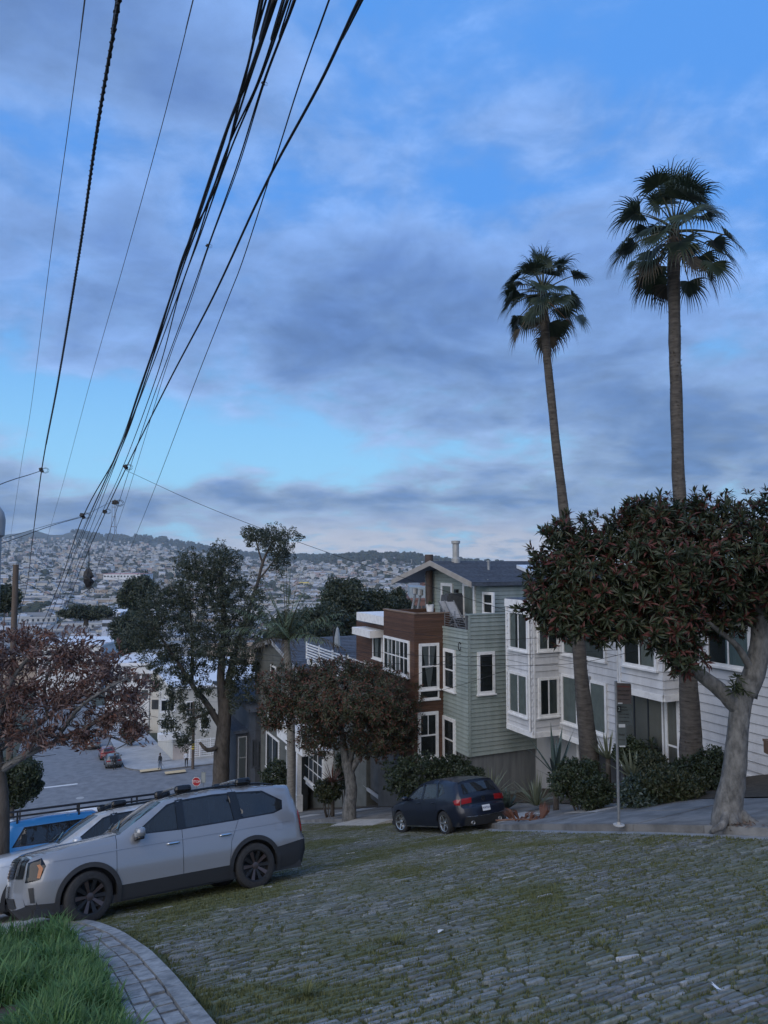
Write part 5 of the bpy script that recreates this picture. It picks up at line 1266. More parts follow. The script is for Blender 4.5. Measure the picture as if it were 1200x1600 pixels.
# ---- bare-looking brown-leaved tree on the near side
def brown_tree():
    r = random.Random(33); d = 16.0; b = on(*SN(*at(4, 1400, d).xy), 0.0)
    t = empty('brown_leaved_tree', 'tree with drooping brown dried leaves and bare grey branches above the parked trucks', 'tree', b)
    def P(px, py, dd=0): return at(px, py, d + dd)
    limb(t, 'trunk', [b + Vector((0, 0, -.2)), P(2, 1330), P(3, 1260), P(-2, 1210), P(-8, 1170)], [.22, .17, .15, .15, .14], BARK_D, 10)
    br = [([P(0, 1205), P(40, 1180), P(85, 1160, -.2), P(130, 1140, -.3), P(165, 1120, -.2), P(215, 1110)], [.09, .08, .065, .05, .035, .015]),
          ([P(-8, 1175), P(30, 1150, .3), P(75, 1120, .5), P(110, 1085, .6), P(150, 1050, .5)], [.09, .07, .055, .04, .02]), ([P(-10, 1175), P(0, 1120, -.3), P(20, 1060, -.5), P(60, 1010, -.6)], [.10, .08, .05, .02]),
          ([P(-12, 1180), P(-40, 1100), P(-50, 1030)], [.1, .07, .03]), ([P(85, 1160), P(120, 1110, -.5), P(160, 1080, -.7), P(200, 1060, -.6)], [.05, .04, .03, .012]), ([P(75, 1122), P(70, 1070), P(95, 1020), P(110, 990)], [.04, .035, .025, .012]),
          ([P(130, 1140), P(170, 1150), P(205, 1165)], [.03, .022, .01]), ([P(110, 1085), P(140, 1085, .3), P(190, 1100, .5), P(225, 1130, .4)], [.03, .025, .018, .01]), ([P(20, 1060), P(-10, 1010), P(-30, 980)], [.04, .03, .012]), ([P(40, 1180), P(60, 1150, -.6), P(50, 1110, -.9)], [.04, .03, .012])]
    for pts, rad in br: limb(t, 'branch', pts, rad, BARK_G, 7)
    tw = []
    for pts, rad in br:
        for i in range(len(pts) - 1):
            for _ in range(9):
                p = pts[i].lerp(pts[i + 1], r.random()); v = rvec(r); v.z = abs(v.z) * .6 + .1 if r.random() < .6 else v.z * .4; q = p + v * r.uniform(.35, .85); tw.append([p, p.lerp(q, .5) + rvec(r) * .06, q])
    mb = MB()
    for tr in tw: mb.tube([p - b for p in tr], [.014, .009, .005], 4, caps=False)
    mb.build('twigs', BARK_G, t, kind='stuff')
    vs = [spray(r, 8, .15, .045, [0, 0, 0, 1]) for _ in range(6)]
    cl = [clump(*c) for c in ((-10, 1020, 60, 55, d - .3, 1.1), (45, 1010, 60, 42, d, 1.3), (105, 1025, 62, 50, d, 1.3), (160, 1050, 55, 50, d, 1.2), (205, 1090, 38, 45, d, .9), (30, 1080, 60, 50, d - .3, 1.2), (95, 1095, 60, 45, d - .3, 1.2), (170, 1125, 45, 35, d, 1.0), (60, 1150, 55, 25, d - .4, .8), (0, 1130, 40, 40, d, .8), (215, 1140, 22, 30, d, .5), (130, 1150, 30, 30, d - .3, .6))]
    crown(t, 'leaf_spray', vs, [LF_BROWN, LF_RUST], cl, 1400, r, 0.0, (.7, 1.15), .1)
brown_tree()
# ---- tall grey-green tree by the lower pavement
def tall_tree():
    r = random.Random(34); d = 54.0; b = on(*SN(*at(345, 1270, d).xy), 0.1)
    t = empty('tall_weeping_tree', 'tall grey-green tree with hanging sprays and dark forked trunk beside the charcoal house', 'tree', b)
    def P(px, py, dd=0): return at(px, py, d + dd)
    limb(t, 'trunk', [b - Vector((0, 0, .3)), P(345, 1230), P(346, 1180), P(350, 1130), P(352, 1090)], [.72, .62, .58, .5, .42], BARK_D, 12)
    for pts, rad in (([P(350, 1130), P(345, 1060), P(350, 980, .5), P(345, 900, .6), P(345, 860)], [.36, .3, .22, .14, .06]), ([P(348, 1140), P(320, 1095, -.5), P(300, 1070, -.8), P(275, 1030, -1), P(240, 980, -1)], [.28, .22, .18, .13, .06]),
                     ([P(352, 1095), P(362, 1040, .5), P(380, 980, .8), P(400, 920, 1), P(412, 875, 1.0), P(430, 840, 1)], [.3, .24, .18, .13, .10, .05]), ([P(412, 885, 1), P(404, 860, 1), P(398, 835, 1)], [.09, .07, .03]), ([P(405, 905, 1), P(425, 880, 1), P(445, 850, 1)], [.08, .06, .03]), ([P(346, 1165), P(325, 1172, -1), P(312, 1160, -1.2)], [.22, .16, .08]), ([P(300, 1070), P(300, 1000), P(295, 920)], [.15, .1, .04]),
                     ([P(335, 1110), P(310, 1120, -1), P(285, 1130, -1.3)], [.16, .11, .04])):
        limb(t, 'branch', pts, rad, BARK_D, 8)
    cl = [clump(*c) for c in ((345, 880, 40, 36, d, 2), (300, 890, 34, 36, d, 1.8), (325, 920, 62, 40, d, 2.4), (255, 945, 42, 44, d - 1, 2), (225, 985, 36, 40, d - 1, 1.6), (300, 965, 66, 44, d - .5, 2.6), (375, 945, 48, 50, d, 2.4), (395, 1000, 46, 60, d, 2.2), (340, 1010, 60, 40, d - 1, 2.4), (260, 1020, 44, 40, d - 1, 1.8), (425, 838, 44, 26, d + 1, 1.7), (438, 868, 24, 32, d + 1, 1.2), (395, 835, 22, 18, d + 1, .9), (300, 1050, 40, 26, d - 1, 1.6), (380, 1060, 34, 46, d, 1.6), (410, 1050, 18, 30, d, .9))]
    hang = [(268, 1085, 12, 34), (285, 1100, 10, 40), (312, 1085, 10, 40), (300, 1130, 10, 30), (262, 1130, 12, 28), (330, 1060, 12, 36), (275, 1150, 12, 20), (322, 1125, 9, 28), (245, 1060, 14, 28), (362, 1080, 10, 40), (290, 1160, 12, 18)]
    cl += [clump(px, py, rx, ry, d - 1.2, .5) for px, py, rx, ry in hang]
    vs = [spray(r, 16, .19, .06, [0, 0, 0, 1], .55, leaf2) for _ in range(6)]
    crown(t, 'leaf_spray', vs, [LF_EUC, LF_DARK], cl, 5600, r, 0.0, (.6, 1.5), .25, keep=lambda p: noise.noise(p * .55) + .5 * noise.noise(p * 1.3) > -.34)
tall_tree()
def far_tree(px, py, rx, ry, d, lab, seed, mats=None, n=520, L=.5, extra=(), group=None, trunk_py=None, cat='tree', name='leafy_tree', base_z=None):
    r = random.Random(seed); c0 = at(px, py, d); bz = base_z if base_z is not None else ground(c0.x, c0.y); b = Vector((c0.x, c0.y, bz)); mats = mats or [LF_DARK, LF_EUC]
    t = empty(name, lab, cat, b, group)
    top = at(px, py, d)
    limb(t, 'trunk', [b - Vector((0, 0, .3)), b.lerp(top, .4) + Vector((r.uniform(-.2, .2), 0, 0)), top], [max(.12, rx * d / FOC * .09), max(.1, rx * d / FOC * .07), .04], BARK_D, 7)
    cl = [clump(px, py, rx * .7, ry * .7, d)]
    for i in range(7):
        a = i * 0.9 + r.random(); cl.append(clump(px + math.cos(a) * rx * .55, py + math.sin(a) * ry * .55, rx * r.uniform(.32, .5), ry * r.uniform(.32, .5), d + r.uniform(-1, 1) * rx * d / FOC * .4))
    cl += [clump(*e) for e in extra]
    vs = [spray(r, 12, L, L * .42, [0, 0, 1], .4, leaf2) for _ in range(5)]
    crown(t, 'crown', vs, mats, cl, n, r, 0.0, (.8, 1.4), .3, singles=0, rest='crown')
    return t
far_tree(22, 1222, 48, 46, 27, 'small dense green tree above the truck rack at the street edge', 41, [LF_BUSH, LF_EUC], 2200, .11)
far_tree(205, 1143, 22, 20, 99, 'thin street tree with brownish leaves beside the parked cars at the crossing', 42, [LF_RUST, LF_DARK], 260, .35)
for i, (px, py, rx, ry, d, lab) in enumerate([(535, 938, 42, 40, 92, 'dark bushy tree with rounded top behind the queen palm'), (585, 950, 36, 34, 97, 'dark uneven tree between the queen palm and the redwood house'), (620, 948, 26, 30, 100, 'dark tree close beside the far brick building'), (500, 985, 60, 50, 84, 'broad dark tree low behind the queen palm'), (570, 990, 50, 40, 88, 'low dark tree behind the roof vents'),
                                          (215, 930, 34, 34, 150, 'grey-green tree at the outer side of the tall weeping tree'), (210, 990, 46, 40, 145, 'dark broad tree low beside the tall weeping tree'), (450, 1000, 40, 44, 75, 'dark tree behind the dark charcoal gable'), (135, 957, 46, 10, 150, 'dark hedge-like tree above the brown leaved tree'), (8, 935, 24, 24, 95, 'dark tree by the old utility pole')]):
    far_tree(px, py, rx, ry, d, lab, 50 + i, None, 1100, .40 if d < 120 else .6, group='dark trees beyond the houses', base_z=at(px, py + ry + 8, d).z if 'hedge' in lab else None)

# ---- fan palms
def fan_palm(base, trunk, hub, k, rad, seed, lab, up_bias):
    r = random.Random(seed); t = empty('fan_palm', lab, 'palm tree', base, 'fan palms in the front garden')
    P_ = [Vector(p) for p, _ in trunk]; limb(t, 'trunk', P_, [q for _, q in trunk], BARK_P, 14, .10)
    # old leaf bases up the stem
    mb = MB()
    for i in range(len(P_) - 1):
        seg = (P_[i + 1] - P_[i]).length
        for j in range(int(seg / .09)):
            f = j * .09 / seg; p = P_[i].lerp(P_[i + 1], f) - base; q = trunk[i][1] + (trunk[i + 1][1] - trunk[i][1]) * f
            for m in range(5):
                a = r.uniform(0, 6.28); o = Vector((math.cos(a), math.sin(a), 0)); s = Vector((-o.y, o.x, 0)) * .03; mb.add([p + o * q * .96 - s, p + o * q * .96 + s, p + o * (q + r.uniform(.01, .035)) + Vector((0, 0, r.uniform(.02, .06)))], [(0, 1, 2)])
    mb.build('leaf_bases', BARK_P, t, kind='stuff')
    hl = hub - base
    for i in range(k):
        f = i / (k - 1); e = R(84 - 128 * f ** 0.9 + r.uniform(-13, 13)); a = i * 2.399 + r.uniform(-.5, .5)
        d = Vector((math.cos(a) * math.cos(e), math.sin(a) * math.cos(e), math.sin(e)))
        dead = f > .90
        pl = rad * r.uniform(.46, .68) * (1.0 if f > .25 else .85); mb = MB()
        pts = [hl + Vector((0, 0, -f * .3)) + d * (pl * j / 5) + Vector((0, 0, -.16 * rad * (j / 5) ** 2 * math.cos(e))) for j in range(6)]
        mb.tube(pts, [.032, .026, .021, .018, .015, .013], 5, mi=1)
        tip = pts[-1]; ax = ((pts[-1] - pts[-2]).normalized() + Vector((0, 0, -.55 * min(1, f * 2.2)))).normalized(); sd_ = ax.cross(ZUP)
        sd_ = sd_.normalized() if sd_.length > .1 else Vector((math.cos(a + 1.57), math.sin(a + 1.57), 0))
        sd_ = (Quaternion(ax, r.uniform(-.5, .5)) @ sd_); nr = sd_.cross(ax)
        segs = 24; bl = rad * r.uniform(.40, .52)
        for j in range(segs):
            th = R(-96 + 192 * j / (segs - 1)); dv = (ax * math.cos(th) + sd_ * math.sin(th) + nr * (.06 + .16 * abs(math.sin(th)))).normalized(); l = bl * (1 - .25 * abs(th) / 1.7) * r.uniform(.82, 1.12)
            q = tip.copy(); w = .030; v = []
            cur = dv.copy(); sv = cur.cross(nr).normalized()
            for s_ in range(6):
                ww = w * (0.3, 1.0, 1.0, .6, .3, .06)[s_]; v += [q - sv * ww, q + sv * ww]; q = q + cur * (l / 5); cur = (cur + Vector((0, 0, -((.05, .16, .45, .85, .95, .9)[s_] * (1.25 if dead else 1.0))))).normalized()
            mb.add(v, [(2 * s_, 2 * s_ + 1, 2 * s_ + 3, 2 * s_ + 2) for s_ in range(5)], 0)
        mb.build('frond', [LF_PALMD if dead else LF_PALM, MATS['old_wood'] if dead else LF_OLIVE], t)
    return t
def palm_at(pts, d, seed, k, rad, lab, up=0.0):
    P_ = [(at(px, py, d), w * d / FOC / 2) for px, py, w in pts]; b = P_[0][0].copy(); g = on(*SN(b.x, b.y), 0.1); b.z = g.z; P_[0] = (b - Vector((0, 0, .2)), P_[0][1]); 
    fan_palm(b, P_, P_[-1][0].copy(), k, rad, seed, lab, up)
palm_at([(924, 1215, 36), (921, 1180, 28), (912, 1100, 24), (905, 1020, 21), (894, 900, 17), (880, 790, 15), (866, 670, 13), (855, 560, 13), (850, 490, 14), (848, 452, 12)], 21.6, 61, 42, 1.72, 'shorter fan palm with slender leaning trunk in the front garden')
palm_at([(1084, 1225, 44), (1081, 1190, 36), (1077, 1100, 28), (1072, 980, 24), (1066, 860, 20), (1060, 740, 19), (1056, 600, 18), (1053, 480, 18), (1053, 420, 20), (1054, 352, 15)], 19.0, 62, 46, 2.12, 'taller fan palm with thick straight trunk nearer the big kerb tree')

# ---- queen palm in front of the dark trees
def feather_palm():
    r = random.Random(63); d = 37.0; b = on(*SN(*at(455, 1270, d).xy), 0.1)
    t = empty('feather_palm', 'feathery palm rising above the round street tree beside the porch', 'palm tree', b)
    hub = at(448, 1000, d); limb(t, 'trunk', [b - Vector((0, 0, .2)), at(455, 1180, d), at(453, 1090, d), at(450, 1040, d), hub], [.24, .21, .2, .2, .14], mat('smooth_palm_bark', (0.15, 0.14, 0.12), (0.24, 0.225, 0.2), 4, .9, .3, 20, stretch=(1, 1, 4)), 10)
    for i in range(24):
        f = i / 23; a = i * 2.399; e = R(88 - 78 * f); L = r.uniform(3.2, 4.2) * (1 if f < .8 else .8); dead = f > .82
        d0 = Vector((math.cos(a) * math.cos(e), math.sin(a) * math.cos(e), math.sin(e))); mb = MB(); q = hub - b; cur = d0.copy(); pts = [q.copy()]
        for j in range(10):
            q = q + cur * L / 10; cur = (cur + Vector((0, 0, -.045 - .07 * f))).normalized(); pts.append(q.copy())
        mb.tube(pts, [.035 - .003 * j for j in range(11)], 4, mi=1)
        sd_ = Vector((-math.sin(a), math.cos(a), 0))
        for j in range(2, 11):
            tdir = (pts[j] - pts[j - 1]).normalized()
            for m in range(3):
                p = pts[j - 1].lerp(pts[j], m / 3)
                for sg in (-1, 1):
                    dv = (sd_ * sg * 0.8 + tdir * .55 + Vector((0, 0, r.uniform(-.5, .35)))).normalized(); l = .62 * math.sin(math.pi * (.12 + .86 * (j + m / 3) / 11.5)) * r.uniform(.8, 1.1)
                    leaf(mb, p, dv, ZUP, l, .05, 0, 1.0)
        mb.build('frond', [LF_PALMD if dead else leaf_mat('queen_palm_leaf', (0.07, 0.105, 0.055), (0.15, 0.19, 0.10), .5), LF_OLIVE], t)
feather_palm()

# ---- front gardens: shrubs, flax, agaves
def shrub(px, py, rx, ry, d, lab, seed, mats=None, n=420, L=.085, group='shrubs in the front gardens', z0=None):
    r = random.Random(seed); c = at(px, py, d); g = ground(c.x, c.y) + .15; b = Vector((c.x, c.y, g)); t = empty('shrub', lab, 'shrub', b, group); mats = mats or [LF_BUSH, LF_DARK]
    cl = [clump(px, py, rx * .8, ry * .8, d)]
    for i in range(6):
        a = i * 1.05 + r.random(); cl.append(clump(px + math.cos(a) * rx * .55, py + math.sin(a) * ry * .5, rx * .45, ry * .45, d + r.uniform(-.4, .3)))
    vs = [rosette(r, 8, L * 1.1, L * .5, [0, 0, 1], 0, leaf2) for _ in range(5)]
    for k in range(5):
        e = cl[1 + k][0]; limb(t, 'stem', [b - Vector((0, 0, .25)) + rvec(r) * .05, b.lerp(e, .5) + rvec(r) * .08, e], [.03, .022, .01], BARK_D, 5)
    crown(t, 'foliage', vs, mats, cl, int(n * 1.5), r, .5, (.8, 1.3), .4, singles=0, rest='foliage')
    return t
shrub(905, 1222, 48, 40, 19.6, 'rounded green shrub at the foot of the shorter palm', 71, n=800)
shrub(985, 1176, 28, 22, 20.6, 'dark green shrub behind the parking sign by the lobby window', 72)
shrub(1048, 1232, 52, 36, 17.4, 'wide shrub with small green leaves before the taller palm', 73, [LF_OLIVE, LF_BUSH], 900)
shrub(1000, 1240, 40, 28, 17.4, 'low bluish shrub at the foot of the parking sign', 74, [LF_AGAVE, LF_BUSH], 500)
shrub(1112, 1205, 30, 40, 18.0, 'dense dark shrub between taller palm and pale tree trunk', 75, [LF_DARK, LF_BUSH], 600)
shrub(660, 1215, 62, 38, 26.2, 'loose dark green shrub spreading behind the parked hatchback', 76, [LF_DARK, LF_BUSH], 900, .11)
shrub(712, 1205, 30, 26, 26.0, 'fine leaved dark shrub against the redwood wall', 77, [LF_DARK, LF_DARK], 400, .11)
shrub(430, 1215, 24, 30, 41, 'dark shrub beside the white porch column', 78, [LF_DARK, LF_BUSH], 420, .14)
shrub(538, 1200, 14, 34, 34, 'narrow dark shrub against the porch house bay', 79, [LF_DARK, LF_DARK], 300, .12)
shrub(512, 1235, 20, 20, 32.5, 'bright green spiky shrub in the concrete planter', 80, [LF_OLIVE, LF_BUSH], 300, .14)
def spiky(px, py, d, k, L, w, lab, seed, m=LF_FLAX, name='flax_plant', arch=.55, emin=18):
    """clump of long sword leaves; every leaf its own part"""
    r = random.Random(seed); c = at(px, py, d); b = Vector((c.x, c.y, ground(c.x, c.y) + .12)); t = empty(name, lab, 'plant', b, 'spiky plants in the front gardens'); up0 = Vector((0, 0, max(0, c.z - b.z)))
    for i in range(k):
        a = i * 2.399 + r.uniform(-.2, .2); e = R(r.uniform(emin, 86)); d0 = Vector((math.cos(a) * math.cos(e), math.sin(a) * math.cos(e), math.sin(e))); l = L * r.uniform(.7, 1.15); s = Vector((-math.sin(a), math.cos(a), 0)); n_ = s.cross(d0); q = up0 + Vector((math.cos(a), math.sin(a), 0)) * .05; cur = d0.copy(); v = []
        for j in range(6):
            ww = w * (.8, 1, .95, .75, .45, .04)[j] / 2; v += [q - s * ww + n_ * ww * .3, q, q + s * ww + n_ * ww * .3]; q = q + cur * l / 5; cur = (cur + Vector((0, 0, -arch * .32 * (j + 1) / 5 * math.cos(e * .9)))).normalized()
        mb = MB(); mb.add(v, [f for j in range(5) for f in ((3 * j, 3 * j + 1, 3 * j + 4, 3 * j + 3), (3 * j + 1, 3 * j + 2, 3 * j + 5, 3 * j + 4))]); mb.build('leaf_blade', m, t)
    if up0.z > .35:
        limb(t, 'stem', [b, b + up0], [.09, .07], BARK_D, 8)
    return t
spiky(766, 1248, 24.2, 60, 1.05, .05, 'arching striped flax clump just behind the hatchback roof', 81)
spiky(838, 1258, 22.6, 55, .95, .05, 'flax clump spilling over the sidewalk beside the low concrete wall', 82)
spiky(790, 1262, 24.0, 18, .7, .16, 'broad leaved agave between the two flax clumps', 83, LF_AGAVE, 'agave_plant', .2)
spiky(868, 1208, 21.4, 14, 1.45, .13, 'tall grey agave with long blades before the garage door', 84, LF_AGAVE, 'agave_plant', .45, 30)
spiky(950, 1185, 21.2, 40, .8, .055, 'yucca with thin stiff leaves beside the shorter palm', 85, LF_FLAX, 'yucca_plant', .2)
spiky(990, 1215, 19.6, 34, .75, .09, 'pale green rosette plant behind the parking sign', 86, LF_FLAX, 'agave_plant', .3)
spiky(520, 1222, 32.4, 26, .8, .05, 'dark bronze flax in the concrete planter', 87, LF_RUST, 'flax_plant', .4)

shrub(925, 1240, 34, 26, 18.9, 'low dark shrub at the edge of the garden path', 91, [LF_DARK, LF_BUSH], 420)
shrub(1075, 1218, 40, 34, 18.4, 'dark bushy shrub round the base of the taller palm', 92, [LF_DARK, LF_BUSH], 480)
shrub(1020, 1195, 26, 18, 19.4, 'small shrub below the lobby window', 93, [LF_DARK, LF_OLIVE], 300)
shrub(735, 1218, 26, 20, 25.4, 'dark shrub at the concrete base of the sage house', 94, [LF_DARK, LF_BUSH], 300, .1)
# ------------------------------------------------------------------ vehicles
def paint(name, c, rough=0.28, metal=0.0, coat=0.8): return mat(name, c, None, rough=rough, metal=metal, coat=coat, spec=.5)
P_SILVER = paint('silver_paint', (0.26, 0.267, 0.28), .24, .3, 1.0); P_WHITE = paint('white_paint', (0.68, 0.69, 0.70)); P_NAVY = paint('navy_paint', (0.006, 0.009, 0.020), .38, .0, .3); P_BLUE = paint('blue_paint', (0.03, 0.20, 0.48), .3)
P_RED = paint('red_paint', (0.16, 0.02, 0.02)); P_DGREY = paint('dark_grey_paint', (0.07, 0.075, 0.08)); P_MGREY = paint('grey_paint', (0.16, 0.165, 0.17), .3, .3); P_BLACK = paint('black_paint', (0.012, 0.012, 0.014))
CLAD = mat('black_cladding', (0.022, 0.023, 0.025), None, rough=.6); RUBBER = mat('tyre_rubber', (0.016, 0.016, 0.017), (0.03, 0.03, 0.03), 30, .85); GLOSSBK = mat('gloss_black', (0.01, 0.01, 0.011), None, rough=.15)
RIM_BK = mat('dark_rim', (0.022, 0.021, 0.021), None, rough=.4, metal=.4); RIM_EDGE = mat('rim_edge', (0.13, 0.095, 0.085), None, rough=.35, metal=.8); RIM_SV = mat('silver_rim', (0.55, 0.56, 0.57), None, rough=.25, metal=.9)
CARGLASS = glass_mat('car_glass', (0.03, 0.036, 0.04), .32); TINT = glass_mat('tinted_glass', (0.022, 0.025, 0.028), .16)
TAIL = mat('tail_lens', (0.28, 0.012, 0.015), None, rough=.15, coat=.6); AMBER = mat('amber_lens', (0.45, 0.16, 0.05), None, rough=.2); LAMP = mat('lamp_glass', (0.12, 0.13, 0.14), None, rough=.08, metal=.6); CHROME = mat('chrome', (0.62, 0.63, 0.65), None, rough=.12, metal=1.0)
SEAT = mat('seat_cloth', (0.035, 0.035, 0.038), (0.06, 0.06, 0.062), 20, .9); PLATE = mat('number_plate', (0.62, 0.64, 0.66), None, rough=.5); INK = mat('plate_ink', (0.03, 0.05, 0.16), None, rough=.6)
TEXTS = {}
def text_mesh(s, size, m, align='CENTER', spacing=1.0):
    cu = bpy.data.curves.new('lettering', 'FONT'); cu.body = s; cu.size = size; cu.align_x = align; cu.align_y = 'CENTER'; cu.extrude = 0.002; cu.space_character = spacing; cu.resolution_u = 2; cu.space_line = .95
    o = bpy.data.objects.new('lettering', cu); COL.objects.link(o); bpy.context.view_layer.update(); me = bpy.data.meshes.new_from_object(o.evaluated_get(bpy.context.evaluated_depsgraph_get())); bpy.data.objects.remove(o); me.materials.clear(); me.materials.append(m); return me
def in_poly(p, poly):
    c = False; j = len(poly) - 1
    for i in range(len(poly)):
        a, b = poly[i], poly[j]
        if (a[1] > p[1]) != (b[1] > p[1]) and p[0] < (b[0] - a[0]) * (p[1] - a[1]) / (b[1] - a[1]) + a[0]: c = not c
        j = i
    return c
def shrink(poly, d):
    n = len(poly); ar = sum(poly[i][0] * poly[(i + 1) % n][1] - poly[(i + 1) % n][0] * poly[i][1] for i in range(n)); sg = 1 if ar > 0 else -1; out = []
    for i in range(n):
        a, b, c = Vector(poly[i - 1]), Vector(poly[i]), Vector(poly[(i + 1) % n]); e0, e1 = (b - a).normalized(), (c - b).normalized(); n0, n1 = Vector((-e0.y, e0.x)) * sg, Vector((-e1.y, e1.x)) * sg; m = (n0 + n1); k = d / max(.35, m.length_squared / 2); out.append(tuple(b + m * k * 1.0))
    return out
def dens(poly, st):
    out = []
    for i in range(len(poly)):
        a, b = Vector(poly[i]), Vector(poly[(i + 1) % len(poly)]); k = max(1, int((b - a).length / st))
        for j in range(k): out.append(a.lerp(b, j / k))
    return out
def circle(cx, cz, r, k=28, a0=0, a1=360): return [(cx + r * math.cos(R(a0 + (a1 - a0) * i / k)), cz + r * math.sin(R(a0 + (a1 - a0) * i / k))) for i in range(k + (0 if a1 - a0 == 360 else 1))]
class Car:
    def __init__(c, name, label, cat, mtx, spec, group=None):
        c.sp = spec; c.root = empty(name, label, cat, mtx=mtx, group=group); c.top = spec['prof']; c.T = [Vector((x, z)) for x, z, k in c.top]
    def yw(c, x, z):
        sp = c.sp; y = interp(sp['plan'], x) * interp(sp['zf'], z); rr = sp.get('rr', .09); p = Vector((x, z)); d = 9
        for a, b in zip(c.T, c.T[1:]):
            ab = b - a; t = max(0, min(1, (p - a).dot(ab) / ab.length_squared)); d = min(d, (p - a - ab * t).length)
        if d < rr: q = 1 - d / rr; y -= (1 - math.sqrt(max(0, 1 - q * q))) * rr * .75
        return y
    def side(c, name, poly, m, holes=(), off=0.0, both=True, st=.09, smooth=True, parent=None, label=None, depth=0):
        poly = list(poly); P = dens(poly, st); vs = list(P); ed = [(i, (i + 1) % len(P)) for i in range(len(P))]
        for hpoly in holes:
            H_ = dens(hpoly, st); o = len(vs); vs += H_; ed += [(o + i, o + (i + 1) % len(H_)) for i in range(len(H_))]
        xs, zs = [p[0] for p in poly], [p[1] for p in poly]; x = min(xs) + st / 2
        while x < max(xs):
            z = min(zs) + st / 2
            while z < max(zs):
                if in_poly((x, z), poly) and not any(in_poly((x, z), q) for q in holes): vs.append(Vector((x, z)))
                z += st
            x += st
        rv, _, rf = geometry.delaunay_2d_cdt(vs, ed, [], 0, 1e-5)[:3]; fs = []
        for f in rf:
            cc = (sum(rv[i][0] for i in f) / 3, sum(rv[i][1] for i in f) / 3)
            if in_poly(cc, poly) and not any(in_poly(cc, q) for q in holes): fs.append(f)
        out = []
        for sg in ((1, -1) if both is True else (both,)):
            mb = MB(); mb.add([(p[0], sg * (c.yw(p[0], p[1]) + off), p[1]) for p in rv], [tuple(f)[::-1] if sg > 0 else tuple(f) for f in fs])
            # drop unused
            used = sorted({i for f in mb.f for i in f}); mp = {i: j for j, i in enumerate(used)}; mb.v = [mb.v[i] for i in used]; mb.f = [tuple(mp[i] for i in f) for f in mb.f]
            out.append(mb.build(name, m, parent or c.root, smooth=smooth))
        return out
    def sp_(c, t, v, off=0.0):
        """point on the strip over the car: t = place along the profile, v across"""
        n = len(c.top) - 1; i = max(0, min(n - 1, int(t))); f = t - i; (x0, z0, k0), (x1, z1, k1) = c.top[i], c.top[i + 1]; x, z, k = x0 + (x1 - x0) * f, z0 + (z1 - z0) * f, k0 + (k1 - k0) * f
        def nr(j):
            a, b = c.T[max(j - 1, 0)], c.T[min(j + 1, n)]; d = (b - a).normalized(); return Vector((d.y, -d.x))
        nn = (nr(i) * (1 - f) + nr(i + 1) * f).normalized(); nn = -nn if c.sp.get('flipn') else nn
        y = v * c.yw(x, z); b = k * (1 - abs(v) ** 2.6) + off; return Vector((x + nn.x * b, y, z + nn.y * b))
    def strip(c, name, t0, t1, m, v0=-1, v1=1, off=0.0, nv=14, parent=None, smooth=True, nt=None):
        nt = nt or max(2, int(abs(t1 - t0) * 4)); mb = MB(); mb.grid(lambda a, b: c.sp_(t0 + (t1 - t0) * a, v0 + (v1 - v0) * b, off), nt, nv, flip=True); return mb.build(name, m, parent or c.root, smooth=smooth)
    def wheel(c, x, sg, steer=0.0, rim=None, edge=None, spokes=10, kind='twin'):
        sp = c.sp; r = sp['r']; w = sp.get('tw', .24); y = sp['track'] * sg; h = part_empty('wheel', c.root, (x, y, r), (0, 0, steer)); M_ = Matrix.Rotation(R(-90 * sg), 4, 'X')
        q = w / 2; prof = [(r * .66, -q * .9), (r * .86, -q), (r * .96, -q * .86), (r, -q * .6), (r, q * .6), (r * .96, q * .86), (r * .86, q), (r * .66, q * .9)]; mb = MB(); mb.lathe(prof, 36, M_); mb.build('tyre', RUBBER, h, smooth=40)
        mb = MB(); mb.lathe([(r * .66, -q * .9), (r * .66, q * .82), (r * .70, q * .95), (r * .64, q * .9), (r * .60, q * .55), (r * .60, -q * .5), (0.001, -q * .5)], 36, M_); mb.build('rim', rim, h, smooth=40)
        for k in range(spokes):
            a = 2 * math.pi * k / spokes; mb = MB(); ds = (-.055, .055) if kind == 'twin' else (0,)
            for dd in ds:
                ca, sa = math.cos(a), math.sin(a); w0, w1 = r * (.05 if kind == 'twin' else .10), r * (.055 if kind == 'twin' else .07); P = []
                for rr, ww, hh in ((r * .14, w0, .62), (r * .63, w1, .86)):
                    for s_ in (-1, 1):
                        for dz in (0, -.14): ang = a + dd * (1 if rr > r * .3 else -.5); P.append(M_ @ Vector((rr * math.cos(ang) - s_ * ww * math.sin(ang), rr * math.sin(ang) + s_ * ww * math.cos(ang), q * (hh + dz))))
                mb.add(P, [(0, 2, 6, 4), (1, 5, 7, 3), (0, 4, 5, 1), (2, 3, 7, 6), (0, 1, 3, 2), (4, 6, 7, 5)])
            mb.build('spoke', edge if (edge and k % 2 == 0) else rim, h)
        mb = MB(); mb.lathe([(r * .16, q * .3), (r * .15, q * .7), (.03, q * .74), (0.001, q * .74)], 16, M_); mb.build('hub_cap', rim if not edge else edge, h, smooth=40); return h
